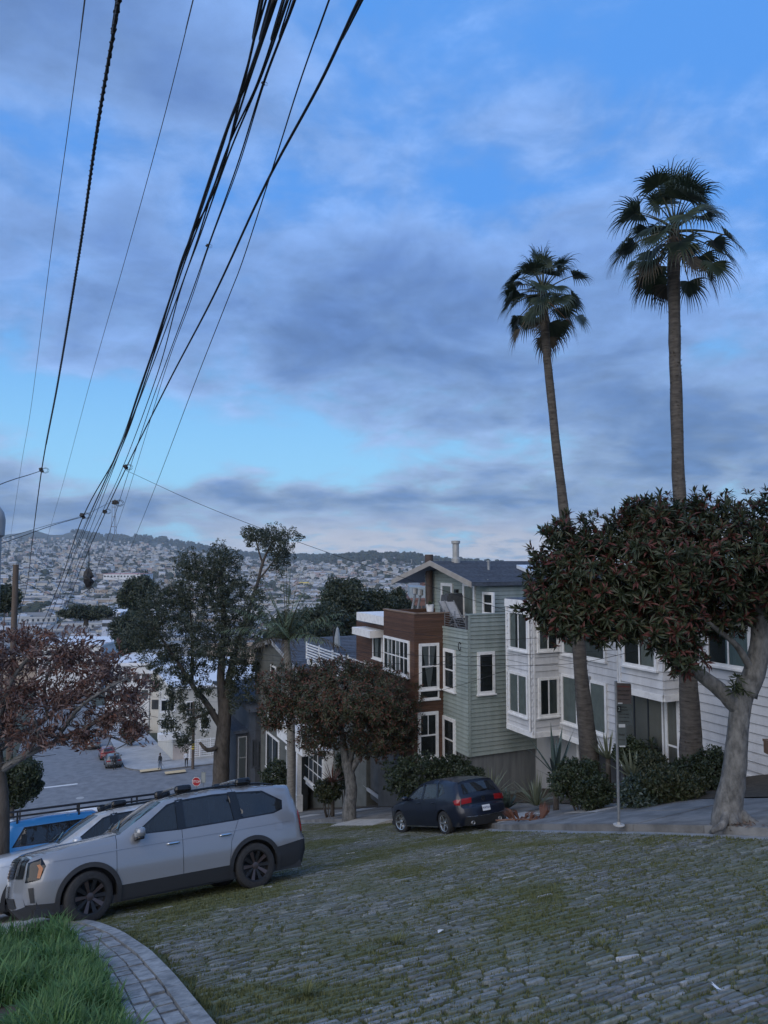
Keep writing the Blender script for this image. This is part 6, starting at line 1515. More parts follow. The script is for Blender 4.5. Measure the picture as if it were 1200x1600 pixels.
    def body_shell(c, m):
        sp = c.sp; ar = sp['arch']; xf, xr, r = 0.0, sp['xr'], sp['r']; holes = [circle(xf, r, ar), circle(xr, r, ar)]
        for nm, poly, mm, wins in sp['panels']:
            c.side(nm, poly, mm or m, holes=holes + [w for w, _ in wins])
            for w, gm in wins:
                g = shrink(w, .028); c.side('window_frame', w, GLOSSBK, holes=[g], off=-.006, smooth=False); c.side('window', g, gm, off=-.012)
        for nm, t0, t1, mm in sp['strips']: c.strip(nm, t0, t1, mm or m)
        # dark inside: floor pan, wheel housings
        mb = MB(); x0, x1 = sp['pan']; wv = sp['plan'][len(sp['plan']) // 2][1] - .10; zt = sp['pan_z']; mb.span((x1, -wv, .22), (x0, wv, .34)); mb.span((xf + ar + .0, -wv + .02, .25), (x0 - .02, wv - .02, zt * .8)); mb.span((xr + ar, -wv + .01, .25), (xf - ar, wv - .01, zt * .62)); mb.span((x1 + .06, -wv + .02, .3), (xr - ar, wv - .02, zt * .72)); mb.span((xf - ar - .3, -wv + .25, .3), (xf + ar, wv - .25, zt * .85)); mb.span((xr - ar - .1, -wv + .25, .3), (xr + ar + .1, wv - .25, zt * .85)); mb.build('underbody', CLAD, c.root)
        if sp.get('seats'):
            for x in sp['seats']:
                for y in (-.38, .38):
                    z = sp['seat_z']; mb = MB(); mb.box((x, y, z), (.5, .5, .16)); mb.box((x - .3, y, z + .33), (.14, .48, .62), Matrix.Rotation(R(-14), 3, 'Y'), taper=.85); mb.box((x - .40, y, z + .74), (.10, .26, .19)); s_ = mb.build('seat', SEAT, c.root)
            mb = MB(); x = sp['dash']; mb.box((x, 0, sp['seat_z'] + .28), (.5, 1.4, .22)); mb.build('dashboard', SEAT, c.root)
            mb = MB(); mb.lathe([(.17 + .018 * math.cos(a * .785), .018 * math.sin(a * .785)) for a in range(8)], 20, Matrix.Translation((x - .42, .38, sp['seat_z'] + .36)) @ Matrix.Rotation(R(-65), 4, 'Y'), closed=True); mb.build('steering_wheel', GLOSSBK, c.root, smooth=True)
    def lump(c, name, p, d, m, parent=None, rot=None, sub=2, shape=.75):
        """rounded block"""
        mb = MB(); k = 12; d = Vector(d)
        vs = []
        for i in range(7):
            a = math.pi * i / 6 - math.pi / 2
            for j in range(k):
                b = 2 * math.pi * j / k; e = lambda q: math.copysign(abs(q) ** shape, q); v = Vector((e(math.cos(a)) * e(math.cos(b)) * d.x / 2, e(math.cos(a)) * e(math.sin(b)) * d.y / 2, e(math.sin(a)) * d.z / 2)); v = (rot @ v) if rot else v; vs.append(v + Vector(p))
        mb.add(vs, [(i * k + j, i * k + (j + 1) % k, (i + 1) * k + (j + 1) % k, (i + 1) * k + j) for i in range(6) for j in range(k)]); return mb.build(name, m, parent or c.root, smooth=True)
def stand(s, n, head, lift=0.0, xoff=0.0):
    """matrix for a vehicle whose front axle stands at s,n, heading along the flat vector head"""
    e = 1.2; p = on(s, n); ss = (smprof(s + e) - smprof(s - e)) / (2 * e); nrm = (ZUP - U * ss).normalized(); x = (head - nrm * head.dot(nrm)).normalized(); y = nrm.cross(x)
    return Matrix(((x.x, y.x, nrm.x, p.x), (x.y, y.y, nrm.y, p.y), (x.z, y.z, nrm.z, p.z + lift), (0, 0, 0, 1)))
def suv_spec():
    prof = [(.80, .22, .10), (.92, .40, .13), (.96, .55, .13), (.95, .80, .13), (.92, 1.02, .11), (.84, 1.10, .07), (.35, 1.175, .045), (-.15, 1.22, .04), (-.50, 1.255, .05), (-.90, 1.485, .07), (-1.26, 1.69, .055), (-1.55, 1.765, .03), (-2.3, 1.795, .03), (-3.0, 1.775, .03), (-3.50, 1.74, .03), (-3.80, 1.71, .04), (-3.82, 1.66, .05), (-3.92, 1.24, .07), (-3.95, 1.13, .07), (-3.96, .80, .08), (-4.02, .74, .09), (-4.03, .52, .10), (-3.92, .28, .08)]
    W1 = [(-.70, 1.21), (-1.33, 1.635), (-1.51, 1.675), (-1.51, 1.185)]; W2 = [(-1.60, 1.185), (-1.60, 1.685), (-2.2, 1.71), (-2.52, 1.70), (-2.57, 1.20)]; W3 = [(-2.69, 1.21), (-2.63, 1.70), (-3.20, 1.665), (-3.58, 1.44), (-3.55, 1.28), (-3.35, 1.225)]
    top = [(x, z) for x, z, k in prof]
    return dict(prof=prof, plan=[(-4.05, .82), (-3.9, .91), (-3.5, .965), (-2.9, .985), (-1.5, .99), (-.3, .985), (.3, .965), (.6, .93), (.85, .86), (.96, .78)], zf=[(.2, .93), (.45, .985), (.75, 1.0), (1.0, .985), (1.20, .945), (1.70, .775), (1.80, .735)], rr=.10, r=.385, arch=.445, xr=-2.9, track=.86, tw=.25, pan=(.80, -3.85), pan_z=1.15,
        panels=[('fender', [(.42, .38), (.92, .42)] + top[2:8] + [(-.424, 1.245), (-.424, .47)], None, []), ('front_door', [(-.432, .47), (-.432, 1.246)] + top[8:11] + [(-1.550, 1.76), (-1.550, .47)], None, [(W1, CARGLASS)]), ('rear_door', [(-1.558, .47), (-1.558, 1.766), (-2.3, 1.795), (-2.60, 1.787), (-2.62, 1.21), (-2.45, .86), (-2.40, .47)], None, [(W2, TINT)]),
                ('quarter_panel', [(-2.408, .47), (-2.458, .86), (-2.628, 1.21), (-2.608, 1.786)] + top[13:20] + [(-4.00, .70), (-3.34, .63), (-3.30, .40)], None, [(W3, TINT)]), ('rocker', [(-.40, .25), (-.40, .463), (-2.42, .463), (-2.46, .25)], CLAD, []), ('lower_front', [(.80, .22), (.92, .40), (.92, .415), (.42, .373), (.42, .22)], CLAD, []), ('lower_rear', [(-3.30, .27), (-3.335, .622), (-4.00, .692), (-4.02, .74), (-4.03, .52), (-3.92, .28)], CLAD, [])],
        strips=[('front_skirt', 0, 1, CLAD), ('front_bumper', 1, 4.6, None), ('hood', 4.65, 7.96, None), ('cowl', 7.96, 8.1, GLOSSBK), ('windshield', 8.1, 10.0, CARGLASS), ('roof', 10.0, 15, None), ('spoiler', 15, 16, None), ('rear_window', 16, 17, TINT), ('tailgate', 17, 19.6, None), ('rear_bumper', 19.6, 21, CLAD), ('rear_skirt', 21, 22, CLAD)],
        seats=(-1.45, -2.35), seat_z=.78, dash=-.72)
def big_suv(label, mtx, body, full=True, steer=0):
    c = Car('parked_suv', label, 'suv', mtx, suv_spec(), 'cars parked nose in along the near side'); c.body_shell(body); sp = c.sp
    for x in (0, sp['xr']):
        for sg in (1, -1):
            c.side('arch_trim', circle(x, .385, .515, 26, -18, 198) + circle(x, .385, .44, 26, 198, -18), CLAD, off=.018, both=sg, st=.06)
            c.wheel(x, sg, steer if x == 0 else 0, RIM_BK, RIM_EDGE)
    for sg in (1, -1):
        y = c.yw(-.85, 1.2); m_ = c.lump('mirror', (-.78, sg * (y + .15), 1.24), (.17, .27, .17), body, shape=.55); c.lump('mirror_base', (-.775, sg * (y + .15), 1.155), (.15, .25, .06), GLOSSBK, shape=.6); mb = MB(); mb.bar((-.74, sg * (y - .02), 1.13), (-.76, sg * (y + .12), 1.17), .06, .05); mb.build('mirror_arm', GLOSSBK, m_)
        for x in (-1.38, -2.34): c.lump('door_handle', (x, sg * (c.yw(x, .98) + .02), .985), (.24, .045, .04), CHROME)
        mb = MB(); pts = [Vector((x, sg * .66, z + .055)) for x, z in ((-1.42, 1.715), (-1.7, 1.765), (-2.4, 1.785), (-3.1, 1.76), (-3.5, 1.705))]; mb.tube(pts, [.015, .022, .022, .022, .015], 8); mb.build('roof_rail', GLOSSBK, c.root, smooth=True)
        for x in (-1.68, -2.86): c.lump('crossbar_foot', (x, sg * .66, 1.87), (.32, .12, .15), GLOSSBK, shape=.5)
    for x in (-1.68, -2.86):
        mb = MB(); mb.tube([(x, y, 1.93 - .03 * (y / .66) ** 4) for y in (-.68, -.5, 0, .5, .68)], .024, 8); mb.build('crossbar', P_SILVER, c.root, smooth=True)
    for sg in (1, -1):
        c.side('pillar_trim', [(-1.485, 1.185), (-1.485, 1.69), (-1.625, 1.705), (-1.625, 1.185)], GLOSSBK, off=.004, both=sg, st=.12); c.side('pillar_trim', [(-2.545, 1.20), (-2.49, 1.715), (-2.66, 1.715), (-2.715, 1.215)], GLOSSBK, off=.004, both=sg, st=.12)
        c.side('shoulder_line', [(.55, 1.005), (-.5, 1.03), (-2.4, 1.045), (-3.7, 1.06), (-3.7, 1.048), (-2.4, 1.031), (-.5, 1.016), (.55, .993)], body, off=.010, both=sg, st=.2)
    # face
    gr = c.strip('grille', 3.0, 4.35, GLOSSBK, -.56, .56, .012); 
    for i in range(7):
        t = 3.1 + i * .18; c.strip('grille_bar', t, t + .05, RIM_BK, -.54, .54, .017, parent=gr, nt=1)
    c.strip('lower_intake', 1.1, 1.9, CLAD, -.62, .62, .01)
    pl = c.strip('plate_holder', 1.95, 2.6, GLOSSBK, -.18, .18, .02)
    for sg in (1, -1):
        hl = c.strip('headlight', 3.0, 4.55, GLOSSBK, sg * .66, sg * .985, .012); c.strip('lens', 3.2, 4.4, LAMP, sg * .70, sg * .80, .02, parent=hl, nv=4)
        c.side('headlight_return', [(.94, .74), (.905, 1.03), (.72, 1.075), (.66, .95), (.74, .76)], GLOSSBK, off=.008, both=sg, st=.05); c.side('turn_signal', [(.74, .78), (.70, .92), (.745, .985), (.79, .98), (.76, .92), (.785, .79)], AMBER, off=.014, both=sg, st=.04)
        c.side('air_slot', [(.80, .44), (.83, .66), (.90, .66), (.86, .44)], CLAD, off=.006, both=sg, st=.05)
        tl = c.side('tail_lamp', [(-3.91, 1.24), (-3.95, 1.12), (-3.96, .84), (-3.90, .82), (-3.86, 1.16)], TAIL, off=.008, both=sg, st=.05); c.strip('tail_lamp', 17.1, 19.0, TAIL, sg * .86, sg * .99, .01)
    c.side('fuel_door', circle(-3.42, 1.0, .105, 4, 45, 405)[:4], body, off=.006, both=1, st=.05)
    c.strip('hood_crease', 4.8, 7.9, body, .52, .56, .012); c.strip('hood_crease', 4.8, 7.9, body, -.56, -.52, .012)
    mb = MB(); mb.prism([(-3.45, 1.755), (-3.57, 1.745), (-3.55, 1.82)], lambda p: Vector((p[0], -.015, p[1])), lambda p: Vector((p[0], .015, p[1]))); mb.build('antenna_fin', body, c.root)
    for i, (y0, x0) in enumerate(((.55, -.52), (-.1, -.52))):
        mb = MB(); mb.bar(c.sp_(8.15, y0 / .9, .02), c.sp_(8.6, y0 / .9 - .6, .025), .02); mb.build('wiper', GLOSSBK, c.root)
    return c
H_SUV = (-NN * 1.0 - U * 0.17).normalized()
S1 = big_suv('silver suv with black wheels and roof crossbars parked in front of the blue truck', stand(13.75, 0.42, H_SUV), P_SILVER, steer=R(9))
S2 = big_suv('second pale suv mostly hidden beyond the silver suv with crossbars', stand(16.35, -0.5, H_SUV), paint('pale_silver_paint', (0.55, 0.57, 0.59), .3, .3))
def hatch_spec():
    prof = [(.70, .20, .10), (.82, .38, .13), (.84, .55, .13), (.80, .66, .10), (.66, .745, .06), (.2, .86, .045), (-.40, .955, .05), (-.80, 1.19, .07), (-1.15, 1.365, .05), (-1.5, 1.43, .03), (-2.0, 1.445, .03), (-2.6, 1.42, .03), (-3.02, 1.365, .03), (-3.17, 1.335, .05), (-3.16, 1.30, .06), (-3.34, 1.00, .08), (-3.385, .92, .085), (-3.37, .72, .09), (-3.44, .66, .11), (-3.45, .45, .12), (-3.36, .24, .10)]
    top = [(x, z) for x, z, k in prof]
    W1 = [(-.60, .975), (-1.22, 1.325), (-1.44, 1.36), (-1.44, .945)]; W2 = [(-1.53, .945), (-1.53, 1.365), (-2.18, 1.365), (-2.36, .975)]; W3 = [(-2.43, .99), (-2.27, 1.355), (-2.55, 1.31), (-2.74, 1.10)]
    return dict(prof=prof, plan=[(-3.45, .72), (-3.3, .82), (-2.9, .88), (-2.5, .895), (-1.3, .895), (-.2, .895), (.3, .87), (.6, .80), (.84, .66)], zf=[(.2, .93), (.4, .98), (.65, 1.0), (.85, .985), (.97, .945), (1.37, .74), (1.46, .68)], rr=.09, r=.32, arch=.365, xr=-2.63, track=.775, tw=.22, pan=(.70, -3.3), pan_z=.95,
        panels=[('fender', [(.36, .22), (.70, .20), (.82, .38)] + top[2:6] + [(-.33, .945), (-.33, .30), (-.30, .22)], None, []), ('front_door', [(-.338, .30), (-.338, .946)] + top[6:9] + [(-1.482, 1.427), (-1.482, .30)], None, [(W1, CARGLASS)]), ('rear_door', [(-1.49, .30), (-1.49, 1.428), (-1.5, 1.43), (-2.0, 1.445), (-2.22, 1.44), (-2.40, .97), (-2.30, .75), (-2.24, .30)], None, [(W2, CARGLASS)]),
                ('quarter_panel', [(-2.248, .30), (-2.308, .75), (-2.408, .97), (-2.228, 1.44)] + top[11:20] + [(-3.36, .24), (-2.9, .22)], None, [(W3, CARGLASS)]), ('sill', [(-.33, .19), (-.33, .293), (-2.25, .293), (-2.25, .19)], None, [])],
        strips=[('front_skirt', 0, 1, CLAD), ('front_bumper', 1, 3.5, None), ('hood', 3.5, 5.95, None), ('windshield', 6.05, 8.0, CARGLASS), ('roof', 8.0, 13, None), ('spoiler', 13, 14, None), ('rear_window_frame', 14, 15, None), ('tailgate', 15, 17.6, None), ('rear_bumper', 17.6, 19, None), ('rear_skirt', 19, 20, CLAD)],
        seats=(-1.35, -2.15), seat_z=.55, dash=-.62)
def hatch(name, label, cat, mtx, body, rim=RIM_SV, detail=True, group=None, steer=0.0, plate=None):
    c = Car(name, label, cat, mtx, hatch_spec(), group); c.body_shell(body); sp = c.sp
    for x in (0, sp['xr']):
        for sg in (1, -1): c.wheel(x, sg, steer if x == 0 else 0, rim, None, 5, 'single')
    c.strip('rear_window', 14.08, 14.95, TINT, -.82, .82, .006)
    for sg in (1, -1):
        y = c.yw(-.7, .98); m_ = c.lump('mirror', (-.66, sg * (y + .12), 1.0), (.14, .22, .14), body); mb = MB(); mb.bar((-.63, sg * (y - .03), .94), (-.64, sg * (y + .1), .96), .05, .04); mb.build('mirror_arm', GLOSSBK, m_)
        for x in (-1.34, -2.18): c.lump('door_handle', (x, sg * (c.yw(x, .86) + .015), .865), (.2, .04, .035), body)
        c.strip('tail_lamp', 15.95, 16.7, TAIL, sg * .56, sg * .99, .010); c.side('tail_lamp', [(-3.383, .915), (-3.372, .76), (-3.25, .79), (-3.18, .88), (-3.28, .92)], TAIL, off=.008, both=sg, st=.05)
        c.strip('headlight', 2.5, 3.6, LAMP, sg * .60, sg * .98, .012); c.side('sill_strip', [(-.36, .205), (-.36, .225), (-2.22, .225), (-2.22, .205)], CHROME, off=.006, both=sg)
        mb = MB(); mb.lathe([(.045, 0), (.05, .1), (.04, .1), (.036, .0)], 12, Matrix.Translation((-3.42, sg * .45, .29)) @ Matrix.Rotation(R(-90), 4, 'Y')); mb.build('exhaust', STEEL, c.root, smooth=True)
    c.strip('spoiler_lip', 12.5, 13.4, GLOSSBK, -.9, .9, .012); c.strip('bumper_line', 18.9, 18.98, CHROME, -.96, .96, .012)
    c.strip('tailgate_edge', 17.45, 17.6, CHROME if detail else body, -.72, .72, .008); c.strip('grille', 2.4, 3.2, GLOSSBK, -.55, .55, .01)
    pl = c.strip('number_plate', 17.95, 18.55, PLATE, -.20, .20, .014, nv=4)
    if detail:
        def decal(me, t, v, off, sc=1.0):
            p = c.sp_(t, v, off); a = c.sp_(t - .1, v, off); up = (a - p).normalized(); rt = (c.sp_(t, v - .02, off) - p).normalized(); nr = rt.cross(up).normalized(); up = nr.cross(rt); o = link('lettering', me, c.root); o.matrix_basis = Matrix(((rt.x, up.x, nr.x, p.x), (rt.y, up.y, nr.y, p.y), (rt.z, up.z, nr.z, p.z), (0, 0, 0, 1))); return o
        o = decal(text_mesh('7UVT214', .072, INK, spacing=.95), 18.27, 0, .026)
        # round emblem: ring with a V over a W
        mb = MB(); n = 28
        ring = lambda r, z: [(r * math.cos(6.2832 * i / n), r * math.sin(6.2832 * i / n), z) for i in range(n)]
        mb.add(ring(.062, .004) + ring(.052, .004), [(i, (i + 1) % n, (i + 1) % n + n, i + n) for i in range(n)])
        for a, b in (((-.024, .045), (0, .004)), ((.024, .045), (0, .004)), ((-.046, .022), (-.02, -.045)), ((-.02, -.045), (0, -.002)), ((0, -.002), (.02, -.045)), ((.02, -.045), (.046, .022))): mb.bar((a[0], a[1], .004), (b[0], b[1], .004), .008, .003)
        o = decal(mb.mesh('emblem', CHROME), 16.3, 0, .006); o.name = 'emblem'
        o = decal(text_mesh('GTI', .06, CHROME), 16.95, .62, .008)
        mb = MB(); mb.bar(c.sp_(14.9, .0, .02), c.sp_(14.85, -.42, .02), .02); mb.build('rear_wiper', GLOSSBK, c.root)
    return c
GOLF_H = (U * 1.0 - NN * 0.06).normalized()
hatch('hatchback', 'dark navy hatchback parked along the far kerb facing downhill', 'car', stand(20.7, 10.75, GOLF_H), P_NAVY, steer=R(14))
# cars waiting along the lower street
for (px, py, body, lab, hd, sz) in ((186, 1199, P_DGREY, 'dark grey car parked nearest the corner with a person at its tail', U, 1), (168, 1187, P_RED, 'dark red car parked just ahead of the dark grey car at the corner', U, 1), (146, 1171, P_MGREY, 'mid grey car parked further down past the gap', U, 1), (124, 1163, P_BLACK, 'black car parked furthest down the lower street', U, 1)):
    p = drop(px, py, 70, 140); s_, n_ = SN(p.x, p.y)
    hatch('parked_car', lab, 'car', stand(s_ + 2.9, min(n_, 6.1), hd), body, RIM_BK, False, 'cars parked along the lower street')
# pickups with camper shells, backed in beyond the suvs
def truck_spec():
    prof = [(.80, .35, .08), (.90, .55, .10), (.90, .85, .10), (.84, 1.04, .07), (.3, 1.12, .04), (-.42, 1.17, .05), (-.85, 1.46, .06), (-1.15, 1.66, .05), (-1.5, 1.73, .03), (-2.2, 1.74, .03), (-2.42, 1.77, .03), (-2.6, 1.86, .03), (-3.6, 1.88, .03), (-4.35, 1.83, .03), (-4.42, 1.78, .05), (-4.66, 1.22, .05), (-4.68, 1.18, .03), (-4.68, .62, .03), (-4.78, .58, .04), (-4.78, .42, .04), (-4.6, .36, .03)]
    top = [(x, z) for x, z, k in prof]; W1 = [(-.62, 1.15), (-1.2, 1.6), (-1.42, 1.64), (-1.42, 1.13)]; W2 = [(-1.5, 1.13), (-1.5, 1.64), (-2.2, 1.65), (-2.25, 1.13)]; W3 = [(-2.6, 1.30), (-2.6, 1.72), (-4.05, 1.70), (-4.28, 1.30)]
    return dict(prof=prof, plan=[(-4.8, .86), (-4.5, .90), (-3.5, .92), (-1.5, .93), (0, .92), (.5, .88), (.9, .80)], zf=[(.3, .95), (.6, 1.0), (1.0, 1.0), (1.2, .97), (1.7, .80), (1.9, .74)], rr=.08, r=.37, arch=.42, xr=-3.5, track=.80, tw=.24, pan=(.80, -4.6), pan_z=1.1,
        panels=[('fender', [(.42, .38), (.90, .55)] + top[2:5] + [(-.40, 1.168), (-.40, .42)], None, []), ('front_door', [(-.408, .42), (-.408, 1.168)] + top[5:8] + [(-1.462, 1.72), (-1.462, .42)], None, [(W1, CARGLASS)]), ('rear_door', [(-1.47, .42), (-1.47, 1.722), (-1.5, 1.73), (-2.2, 1.74), (-2.35, 1.755), (-2.35, .42)], None, [(W2, TINT)]), ('bed_side', [(-2.42, .45), (-2.42, 1.19), (-4.66, 1.19), (-4.68, 1.18), (-4.68, .62), (-4.2, .45)], None, []), ('camper_side', [(-2.42, 1.205), (-2.42, 1.77), (-2.6, 1.86), (-3.6, 1.88), (-4.35, 1.83), (-4.42, 1.78), (-4.655, 1.205)], None, [(W3, TINT)])],
        strips=[('front_bumper', 0, 3, None), ('hood', 3, 5, None), ('windshield', 5, 7, CARGLASS), ('cab_roof', 7, 10, None), ('camper_roof', 10, 14, None), ('camper_window', 14, 15, TINT), ('tailgate', 15, 17, None), ('rear_bumper', 17, 20, CHROME)], seats=(-1.35,), seat_z=.8, dash=-.62)
def truck(label, mtx, body, rack):
    c = Car('pickup_truck', label, 'truck', mtx, truck_spec(), 'pickups backed in along the near side'); c.body_shell(body)
    for x in (0, c.sp['xr']):
        for sg in (1, -1): c.wheel(x, sg, 0, RIM_SV, None, 6, 'single')
    for sg in (1, -1):
        c.strip('tail_lamp', 15.3, 16.5, TAIL, sg * .88, sg * .99, .01)
        for x in (-3.1, -3.55): c.side('window_bar', [(x, 1.33), (x, 1.69), (x - .03, 1.69), (x - .03, 1.33)], GLOSSBK, off=.0, both=sg)
        m_ = c.lump('mirror', (-.68, sg * 1.06, 1.2), (.14, .24, .2), GLOSSBK)
    if rack:
        rk = part_empty('ladder_rack', c.root)
        for sg in (1, -1):
            for z in (1.95, 2.06):
                mb = MB(); mb.tube([(-.9, sg * .72, z), (-5.0, sg * .72, z)], .020, 6); mb.build('rail', BLACK, rk)
            for x in (-1.6, -2.9, -4.2):
                mb = MB(); mb.bar((x, sg * .66, 1.72), (x, sg * .72, 2.07), .04); mb.build('upright', BLACK, rk)
        for x in (-1.6, -2.9, -4.2, -4.9):
            mb = MB(); mb.tube([(x, -.74, 1.95), (x, .74, 1.95)], .022, 6); mb.build('crossbar', BLACK, rk)
    return c
truck('blue pickup with a blue camper shell and black ladder rack behind the silver suvs', stand(18.9, 3.45, NN), P_BLUE, True)
truck('white pickup with a white camper shell beyond the blue pickup', stand(21.9, 1.6, NN), P_WHITE, False)
truck('white pickup furthest down the row beyond the blue truck and its white neighbour', stand(24.8, 4.4, NN), P_WHITE, False)
# ------------------------------------------------------------------ wires, poles, signs, people, small things
WIRE = mat('cable_black', (0.012, 0.012, 0.014), None, rough=.6); WIRE_T = mat('cable_grey', (0.05, 0.05, 0.055), None, rough=.5); WOOD = mat('pole_wood', (0.07, 0.05, 0.038), (0.13, 0.10, 0.08), 4, .9, .4, 20, stretch=(1, 1, .1))
def wire(name, lab, pts, rad, m=WIRE, group='overhead cables running down the street', cat='cable', twist=False, parent=None):
    """cable through measured points (px, py, metres ahead), drawn as a smooth curve"""
    P_ = [at(*p) for p in pts]; Q = []
    if name == 'overhead_cable': P_.insert(0, P_[0] + (P_[0] - P_[2]).normalized() * 12.0)      # on over the viewer's head towards the pole uphill
    for i in range(len(P_) - 1):
        p0, p1, p2, p3 = P_[max(i - 1, 0)], P_[i], P_[i + 1], P_[min(i + 2, len(P_) - 1)]
        if i == 0: p0 = p1 * 2 - p2
        if i == len(P_) - 2: p3 = p2 * 2 - p1
        for k in range(10):
            t = k / 10; Q.append(0.5 * ((2 * p1) + (p2 - p0) * t + (2 * p0 - 5 * p1 + 4 * p2 - p3) * t * t + (3 * p1 - p0 - 3 * p2 + p3) * t ** 3))
    Q.append(P_[-1]); b = Q[0].copy()
    o_ = MB(); o_.tube([q - b for q in Q], rad, 6)
    if twist:
        T_ = []
        L_ = 0.0
        for i in range(len(Q) - 1):
            seg = (Q[i + 1] - Q[i]); n = max(1, int(seg.length / .035))
            if L_ > 34: break
            d = seg.normalized(); a = d.orthogonal().normalized(); c = d.cross(a)
            for j in range(n):
                L_ += seg.length / n; ph = L_ * 42; T_.append(Q[i] + seg * (j / n) + (a * math.cos(ph) + c * math.sin(ph)) * rad * 1.0 - b)
        o_.tube(T_, rad * .7, 4, caps=False)
    o = o_.build(name, m, parent, smooth=True); o.location = b
    if parent is None: tag(o, lab, cat, group)
    return o
# depth down the span: near the top of the picture the cables hang about 8 m ahead, at the far pole 75 m
def dd(py, top=8.0): 
    return top + interp([(0, 0), (200, 2.2), (400, 6.0), (550, 10.5), (700, 18.0), (800, 27), (900, 43), (980, 62), (1060, 68)], py)
def run(xy, top=8.0): return [(x, y, dd(y, top)) for x, y in xy]
wire('overhead_cable', 'thick twisted black cable hanging nearest the street lamp post', run([(192, -60), (186, 0), (152, 200), (123, 400), (90, 600), (65, 735), (50, 850), (42, 915), (30, 965), (22, 1010)], 8), .021, twist=True)
for xy, rad, lab in (([(138, -50), (133, 0), (108, 190), (79, 400), (48, 640), (32, 735), (14, 860), (8, 930)], .006, 'hair thin grey wire, outermost on the lamp post side'), ([(316, -60), (302, 0), (252, 200), (197, 400), (140, 600), (100, 750), (72, 850), (56, 930)], .006, 'hair thin grey wire between the twisted cable and the cable bundle')):
    wire('overhead_cable', lab, run(xy, 9), rad, WIRE_T)
B = [([(418, -60), (410, 0), (376, 150), (340, 285), (290, 390), (262, 480), (222, 610), (185, 705), (130, 830), (90, 935), (60, 1010)], .017, 'black cable at the outer edge of the tight bundle'),
     ([(440, -60), (428, 0), (390, 115), (352, 210), (298, 370), (258, 490), (215, 620), (180, 715), (128, 812), (90, 920), (55, 1000)], .024, 'thickest black cable of the tight bundle'),
     ([(449, -55), (432, 0), (388, 130), (345, 262), (292, 400), (262, 490), (225, 600), (196, 685), (150, 790), (104, 900), (70, 985)], .015, 'second thick cable lashed to the bundle'),
     ([(458, -55), (444, 0), (402, 130), (350, 245), (305, 385), (275, 470), (235, 580), (197, 680), (140, 830), (112, 900), (80, 990)], .013, 'cable in the middle of the bundle lashed at the splice'),
     ([(465, -50), (450, 0), (408, 120), (358, 240), (312, 370), (280, 460), (244, 590), (192, 730), (160, 800), (120, 890), (88, 985)], .013, 'cable passing the splice knot in the bundle'),
     ([(474, -60), (460, 0), (411, 130), (370, 260), (325, 385), (295, 470), (240, 620), (205, 725), (165, 850), (145, 905), (110, 990)], .011, 'thin cable beside the bundle with a small clamp'),
     ([(477, -55), (462, 0), (413, 130), (372, 262), (328, 380), (298, 470), (258, 580), (214, 725), (180, 830), (140, 935), (115, 1000)], .008, 'thinner cable paired with the clamped one beside the bundle'),
     ([(536, -60), (514, 0), (468, 130), (430, 250), (380, 405), (355, 470), (300, 610), (245, 755), (205, 855), (165, 955), (150, 1000)], .010, 'single thin cable crossing under the thick outer cable'),
     ([(588, -45), (561, 0), (500, 130), (432, 255), (395, 330), (330, 470), (262, 600), (200, 725), (165, 800), (128, 885), (100, 960)], .021, 'thick outer cable on the house side of the bundle'),
     ([(434, -60), (415, 0), (372, 152), (338, 260), (300, 372), (270, 455), (220, 600), (176, 722), (110, 870), (75, 955)], .009, 'thin loose cable twisting around the bundle')]
for xy, rad, lab in B: wire('overhead_cable', lab, run(xy), rad)
# taps and cross wires
def px_wire(lab, pts, rad=.008, cat='cable', group='service wires strung across the street', name='service_wire', m=WIRE): return wire(name, lab, pts, rad, m, group, cat)
px_wire('service wire from the cable knot to the off-white block', [(197, 735, dd(735)), (330, 795, 24), (520, 866, 25), (700, 925, 26), (795, 955, 27), (835, 968, 26.5)], .009)
px_wire('service wire drooping from the tap knot out past the lamp post', [(66, 735, dd(735)), (45, 742, 24), (25, 748, 22), (0, 757, 20), (-40, 775, 17)], .013)
px_wire('paired service wire from the second splice to the lamp post side', [(128, 808, dd(808)), (85, 820, 33), (40, 836, 30), (0, 850, 27), (-40, 862, 25)], .014)
px_wire('upper wire from the second splice crossing the twisted cable', [(178, 782, dd(790)), (128, 806, 34), (70, 822, 31), (0, 843, 28), (-40, 853, 26)], .009)
px_wire('long low wire from the utility pole through the weeping tree', [(28, 905, 38), (75, 928, 40), (150, 955, 42), (260, 990, 44), (385, 1018, 44), (440, 1026, 42)], .012)
px_wire('wire from the hanging bundle toward the weeping tree', [(110, 886, 48), (150, 897, 50), (220, 912, 52), (300, 930, 53), (380, 948, 54)], .010)
for i, pts in enumerate(([(380, 1005, 40), (480, 1018, 36), (600, 1020, 31), (700, 1026, 28), (840, 1022, 26), (1060, 1010, 21.0)], [(370, 1030, 40), (500, 1035, 35), (640, 1037, 30), (760, 1040, 27), (900, 1036, 24), (1060, 1000, 20.5)], [(600, 982, 31), (680, 994, 28.5), (760, 1000, 27), (840, 997, 26)], [(640, 1060, 29.5), (680, 1040, 28.6), (720, 1022, 27.5)], [(600, 1099, 30), (700, 1076, 28), (790, 1048, 26.5)], [(150, 1040, 46), (250, 1060, 48), (380, 1080, 47), (440, 1068, 45)], [(180, 1155, 60), (300, 1160, 57), (380, 1146, 52), (415, 1138, 50)], [(160, 1080, 60), (300, 1095, 58), (390, 1097, 52)])):
    px_wire(('upper house wire along the upper windows', 'lower house wire along the upper windows', 'short wire over the deck railing', 'slanting drop wire onto the sage wall hook', 'slanting drop wire past the narrow sage window', 'wire through the weeping tree at roof height', 'low slack wire before the corner building', 'wire crossing before the white roofs')[i], pts, .008)
